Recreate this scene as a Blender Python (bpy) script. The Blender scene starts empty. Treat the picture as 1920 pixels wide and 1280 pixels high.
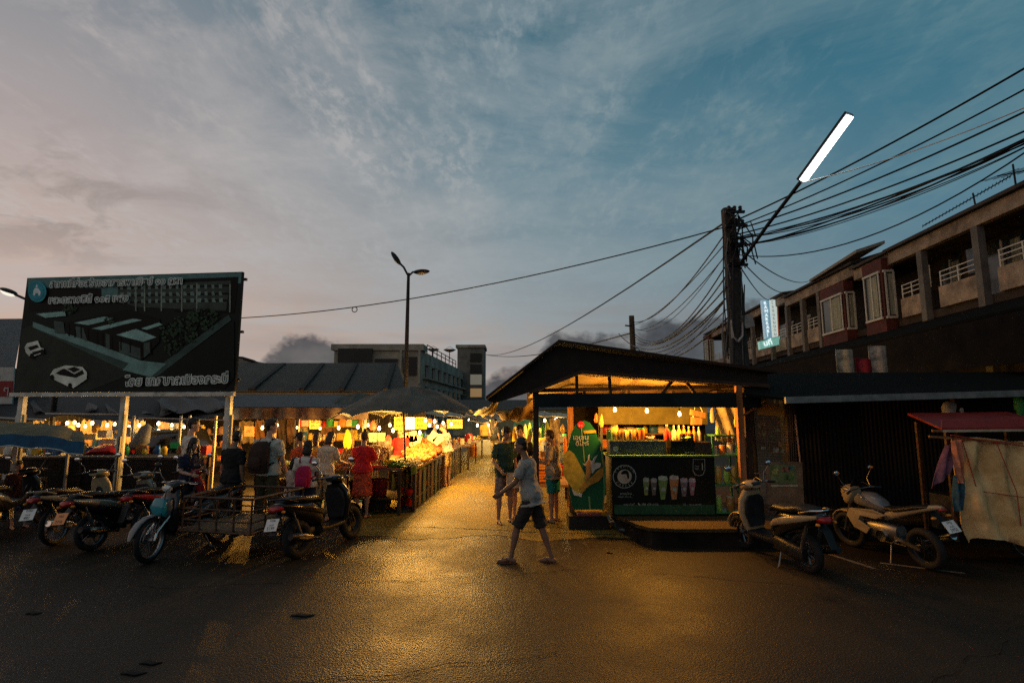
import bpy, math, random
from mathutils import Vector, Matrix, Euler, noise
random.seed(7)
R = math.radians
sc = bpy.context.scene
COL = sc.collection
V = Vector

# ------------------------------------------------------------------ camera geometry
F = 1000.0                      # focal length in photo pixels (1920 wide)
CAMZ = 2.07
PITCH = math.atan(130 / 1000.0)
CP, SP = math.cos(PITCH), math.sin(PITCH)

def ray(u, v):
    x, up = (u - 960) / F, (640 - v) / F
    return V((x, CP - up * SP, SP + up * CP))

def at(u, v, y):
    d = ray(u, v); t = y / d.y
    return V((d.x * t, y, CAMZ + d.z * t))

def gz(u, v, z=0.0):
    d = ray(u, v); t = (z - CAMZ) / d.z
    return V((d.x * t, d.y * t, z))

# ------------------------------------------------------------------ materials
MATS = {}

def M(name, col, rough=.6, metal=0, var=.18, scale=6, bump=0, bscale=40, spec=.25, emit=None, estr=0, coat=0, col2=None, stretch=None, trans=0):
    if name in MATS:
        return MATS[name]
    m = bpy.data.materials.new(name); m.use_nodes = True
    nt = m.node_tree; N = nt.nodes; L = nt.links
    b = N['Principled BSDF']
    b.inputs['Roughness'].default_value = rough
    b.inputs['Metallic'].default_value = metal
    b.inputs['Specular IOR Level'].default_value = spec
    b.inputs['Coat Weight'].default_value = coat
    if trans:
        b.inputs['Transmission Weight'].default_value = trans
    c = (*col, 1)
    if emit:
        b.inputs['Emission Color'].default_value = (*emit, 1)
        b.inputs['Emission Strength'].default_value = estr
    if var or bump:
        tc = N.new('ShaderNodeTexCoord'); mp = N.new('ShaderNodeMapping')
        if stretch: mp.inputs['Scale'].default_value = stretch
        L.new(tc.outputs['Object'], mp.inputs[0])
        nz = N.new('ShaderNodeTexNoise'); nz.inputs['Scale'].default_value = scale; nz.inputs['Detail'].default_value = 6
        nz.inputs['Roughness'].default_value = .65
        L.new(mp.outputs[0], nz.inputs[0])
        rp = N.new('ShaderNodeValToRGB')
        rp.color_ramp.elements[0].position = .3; rp.color_ramp.elements[1].position = .7
        d = col2 if col2 else tuple(x * (1 - 2 * var) for x in col)
        rp.color_ramp.elements[0].color = (*d, 1)
        rp.color_ramp.elements[1].color = (*(tuple(min(1, x * (1 + var)) for x in col) if not col2 else col), 1)
        L.new(nz.outputs[0], rp.inputs[0]); L.new(rp.outputs[0], b.inputs['Base Color'])
        rr = N.new('ShaderNodeMapRange'); rr.inputs[3].default_value = max(.03, rough - .12); rr.inputs[4].default_value = min(1, rough + .12)
        L.new(nz.outputs[0], rr.inputs[0]); L.new(rr.outputs[0], b.inputs['Roughness'])
        if bump:
            n2 = N.new('ShaderNodeTexNoise'); n2.inputs['Scale'].default_value = bscale; n2.inputs['Detail'].default_value = 4
            L.new(mp.outputs[0], n2.inputs[0])
            bp = N.new('ShaderNodeBump'); bp.inputs['Strength'].default_value = bump; bp.inputs['Distance'].default_value = .02
            L.new(n2.outputs[0], bp.inputs['Height']); L.new(bp.outputs[0], b.inputs['Normal'])
    else:
        b.inputs['Base Color'].default_value = c
    MATS[name] = m
    return m

def rib(name, col=(), rough=.5, axis='X', scale=5, col2=None, bump=.6, spec=.12, metal=0, rot=0):
    """corrugated sheet: wave bands give the ribs, noise gives the weathering"""
    if name in MATS: return MATS[name]
    m = M(name, col, rough, metal, .3, 2.5, 0, 40, spec, col2=col2)
    nt = m.node_tree; N = nt.nodes; L = nt.links
    w = N.new('ShaderNodeTexWave'); w.bands_direction = axis; w.inputs['Scale'].default_value = scale
    mp = [n for n in N if n.type == 'MAPPING'][0]; mp.inputs['Rotation'].default_value = (0, 0, rot)
    L.new(mp.outputs[0], w.inputs[0])
    bp = N.new('ShaderNodeBump'); bp.inputs['Strength'].default_value = bump; bp.inputs['Distance'].default_value = .03
    L.new(w.outputs['Color'], bp.inputs['Height']); L.new(bp.outputs[0], N['Principled BSDF'].inputs['Normal'])
    return m

def glow(name, col, s):
    if name in MATS: return MATS[name]
    m = bpy.data.materials.new(name); m.use_nodes = True
    b = m.node_tree.nodes['Principled BSDF']
    b.inputs['Base Color'].default_value = (.8, .8, .8, 1)
    b.inputs['Emission Color'].default_value = (*col, 1); b.inputs['Emission Strength'].default_value = s
    m.cycles.emission_sampling = 'FRONT'
    MATS[name] = m
    return m

# ------------------------------------------------------------------ things
ROOT = {}

def props(o, label=None, cat=None, group=None, kind=None):
    if label: o['label'] = label
    if cat: o['category'] = cat
    if group: o['group'] = group
    if kind: o['kind'] = kind
    return o

def thing(name, label, cat, loc=(0, 0, 0), rz=0, group=None):
    o = bpy.data.objects.new(name, None); COL.objects.link(o)
    o.empty_display_size = .1
    o.location = loc; o.rotation_euler = (0, 0, rz)
    ROOT[o] = Matrix.Translation(V(loc)) @ Matrix.Rotation(rz, 4, 'Z')
    return props(o, label, cat, group)

def dup(o, loc=None, rz=None, label=None, parent=None):
    c = o.copy(); COL.objects.link(c)
    if parent: c.parent = parent
    if loc is not None: c.location = loc
    if rz is not None: c.rotation_euler = (0, 0, rz)
    if label: c['label'] = label
    for ch in list(o.children): dup(ch, parent=c)
    return c

def frame_of(d, up=V((0, 0, 1))):
    d = d.normalized()
    a = d.cross(up)
    if a.length < 1e-4: a = d.cross(V((1, 0, 0)))
    a.normalize(); b = a.cross(d).normalized()
    return a, b

class MB:
    def __init__(s): s.v = []; s.f = []; s.mi = []; s.cur = 0
    def add(s, vs, fs):
        o = len(s.v); s.v += [V(p) for p in vs]
        for f in fs: s.f.append([i + o for i in f]); s.mi.append(s.cur)
        return s
    def box(s, c, d, rz=0, rot=None):
        m = rot if rot is not None else Matrix.Rotation(rz, 3, 'Z')
        h = V(d) / 2; c = V(c)
        vs = [c + m @ V((x * h.x, y * h.y, z * h.z)) for x in (-1, 1) for y in (-1, 1) for z in (-1, 1)]
        return s.add(vs, [(0, 1, 3, 2), (4, 6, 7, 5), (0, 4, 5, 1), (2, 3, 7, 6), (0, 2, 6, 4), (1, 5, 7, 3)])
    def beam(s, a, b, w, h=None):
        a, b = V(a), V(b); h = h or w
        x, z = frame_of(b - a)
        vs = [p + x * i * w / 2 + z * j * h / 2 for p in (a, b) for i, j in ((-1, -1), (1, -1), (1, 1), (-1, 1))]
        return s.add(vs, [(3, 2, 1, 0), (4, 5, 6, 7), (0, 1, 5, 4), (1, 2, 6, 5), (2, 3, 7, 6), (3, 0, 4, 7)])
    def rings(s, rs, closed=False):
        n = len(rs[0]); fs = []
        vs = [p for r in rs for p in r]
        k = len(rs)
        for i in range(k - 1 + (1 if closed else 0)):
            for j in range(n):
                a, b = i * n + j, i * n + (j + 1) % n
                c, d = ((i + 1) % k) * n + (j + 1) % n, ((i + 1) % k) * n + j
                fs.append((a, b, c, d))
        if not closed:
            fs.append(tuple(range(n - 1, -1, -1))); fs.append(tuple((k - 1) * n + j for j in range(n)))
        return s.add(vs, fs)
    def tube(s, pts, r, n=8, ends=False):
        pts = [V(p) for p in pts]
        rr = r if isinstance(r, (list, tuple)) else [r] * len(pts)
        rr = list(rr)
        if ends:   # rounded ends
            d0 = (pts[0] - pts[1]).normalized(); d1 = (pts[-1] - pts[-2]).normalized()
            pts = [pts[0] + d0 * rr[0] * .9, pts[0] + d0 * rr[0] * .6] + pts + [pts[-1] + d1 * rr[-1] * .6, pts[-1] + d1 * rr[-1] * .9]
            rr = [rr[0] * .3, rr[0] * .75] + rr + [rr[-1] * .75, rr[-1] * .3]
        out = []; pa = None
        for i, p in enumerate(pts):
            d = (pts[min(i + 1, len(pts) - 1)] - pts[max(i - 1, 0)])
            if d.length < 1e-6: d = V((0, 0, 1))
            a, b = frame_of(d)
            if pa is not None:
                a = pa - d.normalized() * pa.dot(d.normalized())
                a = a.normalized() if a.length > 1e-5 else frame_of(d)[0]
                b = d.normalized().cross(a)
            else: b = d.normalized().cross(a)
            pa = a
            out.append([p + (a * math.cos(t) + b * math.sin(t)) * rr[i] for t in [2 * math.pi * j / n for j in range(n)]])
        return s.rings(out)
    def cyl(s, a, b, r, r2=None, n=12): return s.tube([a, b], [r, r if r2 is None else r2], n)
    def loft(s, secs, n=16):
        """secs: (centre, half-vector a, half-vector b, power)"""
        out = []
        for sec in secs:
            c, a, b = V(sec[0]), V(sec[1]), V(sec[2]); p = 2 / (sec[3] if len(sec) > 3 else 2)
            ring = []
            for j in range(n):
                t = 2 * math.pi * j / n; ct, st = math.cos(t), math.sin(t)
                ring.append(c + a * math.copysign(abs(ct) ** p, ct) + b * math.copysign(abs(st) ** p, st))
            out.append(ring)
        return s.rings(out)
    def ball(s, c, r, n=12, m=8, rot=None):
        c = V(c); r = V(r) if hasattr(r, '__len__') else V((r, r, r))
        rs = []
        for i in range(m + 1):
            ph = math.pi * (i + .001) / (m + .002) - math.pi / 2
            ring = []
            for j in range(n):
                t = 2 * math.pi * j / n
                p = V((r.x * math.cos(ph) * math.cos(t), r.y * math.cos(ph) * math.sin(t), r.z * math.sin(ph)))
                ring.append(c + (rot @ p if rot else p))
            rs.append(ring)
        return s.rings(rs)
    def torus(s, c, R0, r, ax=(0, 1, 0), n=24, m=8, rw=None):
        a, b = frame_of(V(ax)); w = V(ax).normalized(); c = V(c); rw = rw or r
        rs = []
        for i in range(n):
            t = 2 * math.pi * i / n; d = a * math.cos(t) + b * math.sin(t)
            rs.append([c + d * (R0 + r * math.cos(q)) + w * rw * math.sin(q) for q in [2 * math.pi * j / m for j in range(m)]])
        return s.rings(rs, closed=True)
    def lathe(s, prof, c=(0, 0, 0), n=16):
        c = V(c)
        return s.rings([[c + V((r * math.cos(t), r * math.sin(t), z)) for t in [2 * math.pi * j / n for j in range(n)]] for r, z in prof])
    def quad(s, a, b, c, d): return s.add([a, b, c, d], [(0, 1, 2, 3)])
    def slab(s, pts, th):
        """thick polygon: pts in order, th a vector"""
        n = len(pts); th = V(th); pts = [V(p) for p in pts]
        vs = pts + [p + th for p in pts]
        return s.add(vs, [tuple(range(n - 1, -1, -1)), tuple(range(n, 2 * n))] + [(i, (i + 1) % n, n + (i + 1) % n, n + i) for i in range(n)])
    def grid(s, fn, nu, nv, th=None):
        vs = [V(fn(i / nu, j / nv)) for i in range(nu + 1) for j in range(nv + 1)]
        fs = [(i * (nv + 1) + j, (i + 1) * (nv + 1) + j, (i + 1) * (nv + 1) + j + 1, i * (nv + 1) + j + 1) for i in range(nu) for j in range(nv)]
        if th:   # give the sheet a thickness
            th = V(th); k = len(vs); vs2 = vs + [p + th for p in vs]
            fs2 = fs + [tuple(x + k for x in f[::-1]) for f in fs]
            def I(i, j): return i * (nv + 1) + j
            edge = [I(i, 0) for i in range(nu)] + [I(nu, j) for j in range(nv)] + [I(i, nv) for i in range(nu, 0, -1)] + [I(0, j) for j in range(nv, 0, -1)]
            for q in range(len(edge)):
                a, b = edge[q], edge[(q + 1) % len(edge)]; fs2.append((b, a, a + k, b + k))
            return s.add(vs2, fs2)
        return s.add(vs, fs)
    def mesh(s, name='mesh'):
        me = bpy.data.meshes.new(name); me.from_pydata([tuple(p) for p in s.v], [], s.f)
        return me
    def build(s, name, mat, parent=None, smooth=None, world=False, bevel=0):
        """one mesh object; with world=True the coordinates are world ones and are moved into the parent's frame"""
        if world and parent is not None:
            top = parent
            while top.parent is not None: top = top.parent
            inv = ROOT[top].inverted() if top in ROOT else Matrix()
            s.v = [inv @ p for p in s.v]
        me = s.mesh(name)
        ms = mat if isinstance(mat, (list, tuple)) else [mat]
        for m in ms: me.materials.append(m)
        if len(ms) > 1: me.polygons.foreach_set('material_index', s.mi)
        import bmesh
        bm = bmesh.new(); bm.from_mesh(me); bmesh.ops.recalc_face_normals(bm, faces=bm.faces)
        if bevel: bmesh.ops.bevel(bm, geom=list(bm.edges), offset=bevel, segments=2, affect='EDGES', profile=.6, clamp_overlap=True)
        bm.to_mesh(me); bm.free()
        if smooth is not None:
            me.polygons.foreach_set('use_smooth', [True] * len(me.polygons))
            me.set_sharp_from_angle(angle=R(smooth))
        o = bpy.data.objects.new(name, me); COL.objects.link(o)
        if parent is not None: o.parent = parent
        return o

def solo(mb, name, mat, label, cat, group=None, smooth=None, kind=None, bevel=0):
    """a thing that is one mesh; its origin moves to its base"""
    lo = V((min(p.x for p in mb.v), min(p.y for p in mb.v), min(p.z for p in mb.v)))
    hi = V((max(p.x for p in mb.v), max(p.y for p in mb.v), max(p.z for p in mb.v)))
    c = V(((lo.x + hi.x) / 2, (lo.y + hi.y) / 2, lo.z))
    mb.v = [p - c for p in mb.v]
    o = mb.build(name, mat, None, smooth, bevel=bevel); o.location = c
    ROOT[o] = Matrix.Translation(c)
    return props(o, label, cat, group, kind)

def structure(mb, name, mat, smooth=None):
    return props(mb.build(name, mat, None, smooth), kind='structure')

def remesh(mb, voxel, it=4, disp=0, dscale=.12, factor=.5):
    """voxel union of overlapping closed pieces: one continuous skin"""
    me = mb.mesh('union')
    import bmesh
    bm = bmesh.new(); bm.from_mesh(me); bmesh.ops.recalc_face_normals(bm, faces=bm.faces); bm.to_mesh(me); bm.free()
    o = bpy.data.objects.new('union', me); COL.objects.link(o)
    md = o.modifiers.new('r', 'REMESH'); md.mode = 'VOXEL'; md.voxel_size = voxel; md.use_smooth_shade = True
    if it:
        md = o.modifiers.new('s', 'SMOOTH'); md.iterations = it; md.factor = factor
    if disp:
        t = bpy.data.textures.new('folds', 'CLOUDS'); t.noise_scale = dscale; t.noise_depth = 1
        md = o.modifiers.new('d', 'DISPLACE'); md.texture = t; md.strength = disp; md.mid_level = .5
        md = o.modifiers.new('s2', 'SMOOTH'); md.iterations = 1
    dg = bpy.context.evaluated_depsgraph_get()
    out = bpy.data.meshes.new_from_object(o.evaluated_get(dg))
    bpy.data.objects.remove(o); bpy.data.meshes.remove(me)
    out.polygons.foreach_set('use_smooth', [True] * len(out.polygons))
    return out

def meshobj(me, name, mat, parent):
    me.materials.clear()
    for m in (mat if isinstance(mat, (list, tuple)) else [mat]): me.materials.append(m)
    o = bpy.data.objects.new(name, me); COL.objects.link(o); o.parent = parent
    return o

def text(body, size, mtx, mat, parent, name='lettering', offset=0, align='LEFT', bold=0, ext=0, sx=1, world=True):
    c = bpy.data.curves.new('t', 'FONT'); c.body = body; c.size = size; c.offset = offset; c.extrude = ext
    c.align_x = align; c.resolution_u = 2
    o = bpy.data.objects.new('t', c); COL.objects.link(o)
    me = bpy.data.meshes.new_from_object(o.evaluated_get(bpy.context.evaluated_depsgraph_get()))
    bpy.data.objects.remove(o); bpy.data.curves.remove(c)
    if sx != 1: me.transform(Matrix.Diagonal((sx, 1, 1, 1)))
    m = mtx
    if world and parent is not None:
        top = parent
        while top.parent is not None: top = top.parent
        if top in ROOT: m = ROOT[top].inverted() @ m
    me.transform(m)
    me.materials.clear(); me.materials.append(mat)
    o = bpy.data.objects.new(name, me); COL.objects.link(o)
    if parent is not None: o.parent = parent
    return o

def plane_mtx(o, ux, uz):
    """text plane: o origin, ux reading direction, uz up; faces the viewer in front"""
    ux = V(ux).normalized(); uz = (V(uz) - ux * V(uz).dot(ux)).normalized(); n = ux.cross(uz)
    return Matrix(((ux.x, uz.x, n.x, o[0]), (ux.y, uz.y, n.y, o[1]), (ux.z, uz.z, n.z, o[2]), (0, 0, 0, 1)))

def translucent(m, amount, tint):
    """thin cloth: part of the light passes through to the other side"""
    nt = m.node_tree; N = nt.nodes; L = nt.links
    out = [n for n in N if n.type == 'OUTPUT_MATERIAL'][0]; b = N['Principled BSDF']
    t = N.new('ShaderNodeBsdfTranslucent'); t.inputs[0].default_value = (*tint, 1)
    x = N.new('ShaderNodeMixShader'); x.inputs[0].default_value = amount
    L.new(b.outputs[0], x.inputs[1]); L.new(t.outputs[0], x.inputs[2]); L.new(x.outputs[0], out.inputs[0])
    return m
# ------------------------------------------------------------------ sky, sun, ground
def make_world():
    w = bpy.data.worlds.new('World'); sc.world = w; w.use_nodes = True
    nt = w.node_tree; N = nt.nodes; L = nt.links
    bg = N['Background']; bg.inputs[1].default_value = .1
    def node(t, **k):
        n = N.new(t)
        for a, b in k.items(): setattr(n, a, b)
        return n
    def math_(op, a, b=None, c=None, clamp=False):
        n = node('ShaderNodeMath', operation=op, use_clamp=clamp)
        for i, x in enumerate((a, b, c)):
            if x is None: continue
            if isinstance(x, (int, float)): n.inputs[i].default_value = x
            else: L.new(x, n.inputs[i])
        return n.outputs[0]
    def ramp(fac, pts):
        n = node('ShaderNodeValToRGB'); e = n.color_ramp.elements
        while len(e) < len(pts): e.new(.5)
        for i, (p, c) in enumerate(pts): e[i].position = p; e[i].color = (*c, 1) if len(c) == 3 else c
        L.new(fac, n.inputs[0]); return n.outputs[0]
    def mix(f, a, b):
        n = node('ShaderNodeMix', data_type='RGBA'); n.clamp_result = False
        if isinstance(f, (int, float)): n.inputs[0].default_value = f
        else: L.new(f, n.inputs[0])
        for s, x in ((6, a), (7, b)):
            if isinstance(x, tuple): n.inputs[s].default_value = (*x, 1)
            else: L.new(x, n.inputs[s])
        return n.outputs[2]
    tc = node('ShaderNodeTexCoord'); sep = node('ShaderNodeSeparateXYZ'); L.new(tc.outputs['Generated'], sep.inputs[0])
    X, Y, Z = sep.outputs
    el = math_('ARCSINE', Z); el = math_('DIVIDE', el, R(60), clamp=True)          # 0 horizon .. 1 at 60 deg
    az = math_('ARCTAN2', X, Y); az = math_('MULTIPLY_ADD', az, 1 / R(100), .5, clamp=True)   # 0 left .. 1 right
    SKY_L = [(0, (.42, .27, .19)), (.12, (.4, .28, .215)), (.22, (.35, .27, .235)), (.38, (.275, .24, .235)), (.62, (.12, .15, .175)), (1, (.06, .1, .135))]
    SKY_M = [(0, (.33, .25, .205)), (.1, (.27, .235, .215)), (.2, (.2, .22, .23)), (.4, (.105, .165, .195)), (.62, (.045, .105, .14)), (1, (.025, .07, .105))]
    SKY_R = [(0, (.12, .14, .155)), (.15, (.095, .14, .165)), (.3, (.06, .132, .175)), (.5, (.026, .1, .145)), (.68, (.014, .07, .11)), (1, (.01, .045, .08))]
    l, m, r = ramp(el, SKY_L), ramp(el, SKY_M), ramp(el, SKY_R)
    azl = ramp(az, [(.08, (0, 0, 0)), (.5, (1, 1, 1))]); azr = ramp(az, [(.45, (0, 0, 0)), (.88, (1, 1, 1))])
    col = mix(azr, mix(azl, l, m), r)
    # high thin cloud on a plane overhead
    zz = math_('ADD', math_('MAXIMUM', Z, 0), .12)
    cx, cy = math_('DIVIDE', X, zz), math_('DIVIDE', Y, zz)
    cmb = node('ShaderNodeCombineXYZ'); L.new(cx, cmb.inputs[0]); L.new(cy, cmb.inputs[1])
    def cloud(scale, rot, sx, sy, lo, hi, detail=8, rough=.6, dist=.4, seed=0):
        mp = node('ShaderNodeMapping'); mp.inputs['Rotation'].default_value = (0, 0, R(rot)); mp.inputs['Scale'].default_value = (sx, sy, 1); mp.inputs['Location'].default_value = (seed, seed * .7, seed)
        L.new(cmb.outputs[0], mp.inputs[0])
        n = node('ShaderNodeTexNoise'); n.inputs['Scale'].default_value = scale; n.inputs['Detail'].default_value = detail; n.inputs['Roughness'].default_value = rough; n.inputs['Distortion'].default_value = dist
        L.new(mp.outputs[0], n.inputs[0])
        return ramp(n.outputs[0], [(lo, (0, 0, 0)), (hi, (1, 1, 1))])
    c1 = cloud(1.3, 20, 1, 1.5, .42, .66, seed=3.1, detail=11, rough=.66)
    c2 = cloud(4.5, -25, 1, .4, .44, .68, seed=7.7, dist=.35, detail=12, rough=.66)
    c3 = cloud(26, 35, 1, .6, .45, .62, seed=1.2, dist=.2)
    light = mix(azr, mix(azl, (.34, .3, .285), (.21, .24, .255)), (.085, .155, .18))
    col = mix(math_('MULTIPLY', c1, .8), col, light)
    both = math_('MULTIPLY', c2, c3)
    col = mix(math_('MULTIPLY', math_('ADD', math_('MULTIPLY', c2, .26), math_('MULTIPLY', both, .75)), 1), col, light)
    # grey scattered puffs low on the left
    c4 = cloud(2.6, 0, 1, 1, .5, .62, seed=11.3, rough=.62, dist=.6)
    band = ramp(el, [(.16, (0, 0, 0)), (.25, (1, 1, 1)), (.32, (1, 1, 1)), (.42, (0, 0, 0))])
    lw = ramp(az, [(.1, (1, 1, 1)), (.26, (0, 0, 0))])
    f4 = math_('MULTIPLY', math_('MULTIPLY', c4, band), lw)
    col = mix(math_('MULTIPLY', f4, .55), col, (.17, .145, .135))
    # long purple-grey stratus above the horizon
    mp = node('ShaderNodeMapping'); mp.inputs['Scale'].default_value = (1, 1, 9); L.new(tc.outputs['Generated'], mp.inputs[0])
    ns = node('ShaderNodeTexNoise'); ns.inputs['Scale'].default_value = 2.4; ns.inputs['Detail'].default_value = 7; L.new(mp.outputs[0], ns.inputs[0])
    st = ramp(ns.outputs[0], [(.42, (0, 0, 0)), (.6, (1, 1, 1))])
    sb = ramp(el, [(.06, (0, 0, 0)), (.11, (1, 1, 1)), (.15, (1, 1, 1)), (.21, (0, 0, 0))])
    smid = ramp(az, [(.12, (.1, .1, .1)), (.4, (1, 1, 1)), (.7, (.8, .8, .8))])
    col = mix(math_('MULTIPLY', math_('MULTIPLY', math_('MULTIPLY', st, sb), smid), .7), col, mix(azr, (.2, .155, .14), (.1, .105, .115)))
    # cumulus heads near the horizon: noise-carved skyline
    mp2 = node('ShaderNodeMapping'); mp2.inputs['Scale'].default_value = (1, 1, 1.35); L.new(tc.outputs['Generated'], mp2.inputs[0])
    nc = node('ShaderNodeTexNoise'); nc.inputs['Scale'].default_value = 11; nc.inputs['Detail'].default_value = 9; nc.inputs['Roughness'].default_value = .55; L.new(mp2.outputs[0], nc.inputs[0])
    hgt = ramp(az, [(0, (.03,) * 3), (.22, (.05,) * 3), (.255, (.1,) * 3), (.295, (.15,) * 3), (.35, (.06,) * 3), (.44, (.03,) * 3), (.52, (.1,) * 3), (.55, (.165,) * 3), (.61, (.12,) * 3), (.69, (.17,) * 3), (.8, (.15,) * 3), (1, (.1,) * 3)])
    q = math_('SUBTRACT', math_('ADD', hgt, math_('MULTIPLY', math_('SUBTRACT', nc.outputs[0], .5), .2)), el)
    cm = math_('MULTIPLY', q, 42, clamp=True)
    nd = node('ShaderNodeTexNoise'); nd.inputs['Scale'].default_value = 16; nd.inputs['Detail'].default_value = 8; L.new(mp2.outputs[0], nd.inputs[0])
    ccol = mix(ramp(nd.outputs[0], [(.35, (0, 0, 0)), (.7, (1, 1, 1))]), mix(azr, (.042, .043, .05), (.02, .028, .034)), mix(azr, (.095, .09, .09), (.05, .066, .076)))
    col = mix(math_('MULTIPLY', cm, .94), col, ccol)
    # the physical twilight sky underneath
    sky = node('ShaderNodeTexSky'); sky.sky_type = 'NISHITA'; sky.sun_disc = False; sky.sun_elevation = R(-2); sky.sun_rotation = R(-70)
    n = node('ShaderNodeVectorMath', operation='SCALE'); L.new(col, n.inputs[0]); n.inputs['Scale'].default_value = 15
    ad = node('ShaderNodeVectorMath', operation='MULTIPLY_ADD'); L.new(sky.outputs[0], ad.inputs[0]); ad.inputs[1].default_value = (.1, .1, .1); L.new(n.outputs[0], ad.inputs[2])
    L.new(ad.outputs[0], bg.inputs[0])
make_world()
sl = bpy.data.lights.new('sun', 'SUN'); sl.energy = .03; sl.angle = R(20); sl.color = (1, .8, .65)
so = bpy.data.objects.new('sun', sl); COL.objects.link(so); so.rotation_euler = (R(80), 0, R(-110))

cam = bpy.data.cameras.new('camera'); cam.sensor_width = 36; cam.lens = F / 1920 * 36; cam.clip_end = 3000; cam.clip_start = .05
co = bpy.data.objects.new('camera', cam); COL.objects.link(co); co.location = (0, 0, CAMZ); co.rotation_euler = (R(90) + PITCH, 0, 0)
sc.camera = co
sc.view_settings.view_transform = 'Standard'; sc.view_settings.look = 'None'; sc.view_settings.gamma = 1
sc.view_settings.exposure = 0
sc.cycles.use_denoising = False; sc.cycles.max_bounces = 5; sc.cycles.diffuse_bounces = 3; sc.cycles.glossy_bounces = 3; sc.cycles.transmission_bounces = 4
sc.cycles.sample_clamp_indirect = 1.2; sc.cycles.sample_clamp_direct = 8; sc.cycles.blur_glossy = 1; sc.cycles.use_light_tree = True; sc.cycles.caustics_reflective = False; sc.cycles.caustics_refractive = False
sc.cycles.use_adaptive_sampling = True; sc.cycles.adaptive_threshold = .015

def ground_mat(name, base, dark, patch, rough, bump, grain, spec):
    m = bpy.data.materials.new(name); m.use_nodes = True; nt = m.node_tree; N = nt.nodes; L = nt.links
    b = N['Principled BSDF']; tc = N.new('ShaderNodeTexCoord')
    def noise_(s, d=6, r=.6):
        n = N.new('ShaderNodeTexNoise'); n.inputs['Scale'].default_value = s; n.inputs['Detail'].default_value = d; n.inputs['Roughness'].default_value = r
        L.new(tc.outputs['Object'], n.inputs[0]); return n.outputs[0]
    def ramp(f, a, b_, ca, cb):
        n = N.new('ShaderNodeValToRGB'); n.color_ramp.elements[0].position = a; n.color_ramp.elements[1].position = b_
        n.color_ramp.elements[0].color = (*ca, 1); n.color_ramp.elements[1].color = (*cb, 1); L.new(f, n.inputs[0]); return n.outputs[0]
    def mix(f, a, c, mode='MIX'):
        n = N.new('ShaderNodeMix'); n.data_type = 'RGBA'; n.blend_type = mode
        L.new(f, n.inputs[0]) if not isinstance(f, float) else setattr(n.inputs[0], 'default_value', f)
        L.new(a, n.inputs[6]); L.new(c, n.inputs[7]); return n.outputs[2]
    big = noise_(.45, 7, .62); g = noise_(grain, 3, .7); mid = noise_(3.1, 8, .7)
    c = ramp(big, .36, .66, dark, base)
    st = ramp(mid, .57, .7, (1, 1, 1), patch); c = mix(.75, c, st, 'MULTIPLY')
    sp = ramp(g, .42, .68, (.35, .35, .35), (1.9, 1.8, 1.6)); c = mix(.9, c, sp, 'MULTIPLY')
    L.new(c, b.inputs['Base Color'])
    rr = N.new('ShaderNodeMapRange'); rr.inputs[1].default_value = .35; rr.inputs[2].default_value = .65; rr.inputs[3].default_value = rough - .12; rr.inputs[4].default_value = rough + .14
    L.new(big, rr.inputs[0]); L.new(rr.outputs[0], b.inputs['Roughness'])
    vo = N.new('ShaderNodeTexVoronoi'); vo.inputs['Scale'].default_value = grain * .8; L.new(tc.outputs['Object'], vo.inputs[0])
    b1 = N.new('ShaderNodeBump'); b1.inputs['Strength'].default_value = bump; b1.inputs['Distance'].default_value = .008; L.new(vo.outputs[0], b1.inputs['Height'])
    b2 = N.new('ShaderNodeBump'); b2.inputs['Strength'].default_value = .2; b2.inputs['Distance'].default_value = .03; L.new(mid, b2.inputs['Height']); L.new(b1.outputs[0], b2.inputs['Normal'])
    L.new(b2.outputs[0], b.inputs['Normal']); b.inputs['Specular IOR Level'].default_value = spec
    return m
ASPH = ground_mat('asphalt', (.038, .027, .015), (.014, .0105, .0065), (.3, .3, .3), .58, .45, 75, .23)
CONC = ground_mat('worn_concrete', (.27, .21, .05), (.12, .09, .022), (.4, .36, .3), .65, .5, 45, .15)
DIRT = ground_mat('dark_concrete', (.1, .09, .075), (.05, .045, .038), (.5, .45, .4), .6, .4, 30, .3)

g = MB(); g.quad((-400, -60, 0), (400, -60, 0), (400, 600, 0), (-400, 600, 0)); structure(g, 'road', ASPH)
# concrete alley with a ragged lip against the asphalt
pts = []
random.seed(3)
for i in range(24):
    x = -2.9 + i * (5.1 / 23); pts.append((x, 9.15 + .12 * math.sin(i * .7) + random.uniform(-.07, .07) - .12 * (x > 0), .004))
pts = pts + [(2.6, 12, .004), (6, 70, .004), (-1, 70, .004), (-2.6, 19, .004), (-3.0, 11.2, .004)]
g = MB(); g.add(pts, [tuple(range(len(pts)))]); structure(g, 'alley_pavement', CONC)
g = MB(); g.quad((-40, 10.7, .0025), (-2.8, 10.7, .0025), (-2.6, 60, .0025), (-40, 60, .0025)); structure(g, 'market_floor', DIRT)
g = MB(); g.slab([(1.72, 9.75, 0), (1.98, 8.75, 0), (2.12, 8.5, 0), (2.5, 8.42, 0), (4.5, 8.42, 0), (4.8, 8.95, 0), (14, 8.95, 0), (14, 60, 0), (6.5, 60, 0), (2.5, 12.2, 0), (1.75, 10.6, 0)], (0, 0, .05))
g.v = [p + V((0, 0, .24)) for p in g.v]; structure(g, 'raised_pavement', ground_mat('dirty_pavement', (.09, .062, .026), (.035, .025, .012), (.4, .35, .3), .65, .6, 45, .15))
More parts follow.
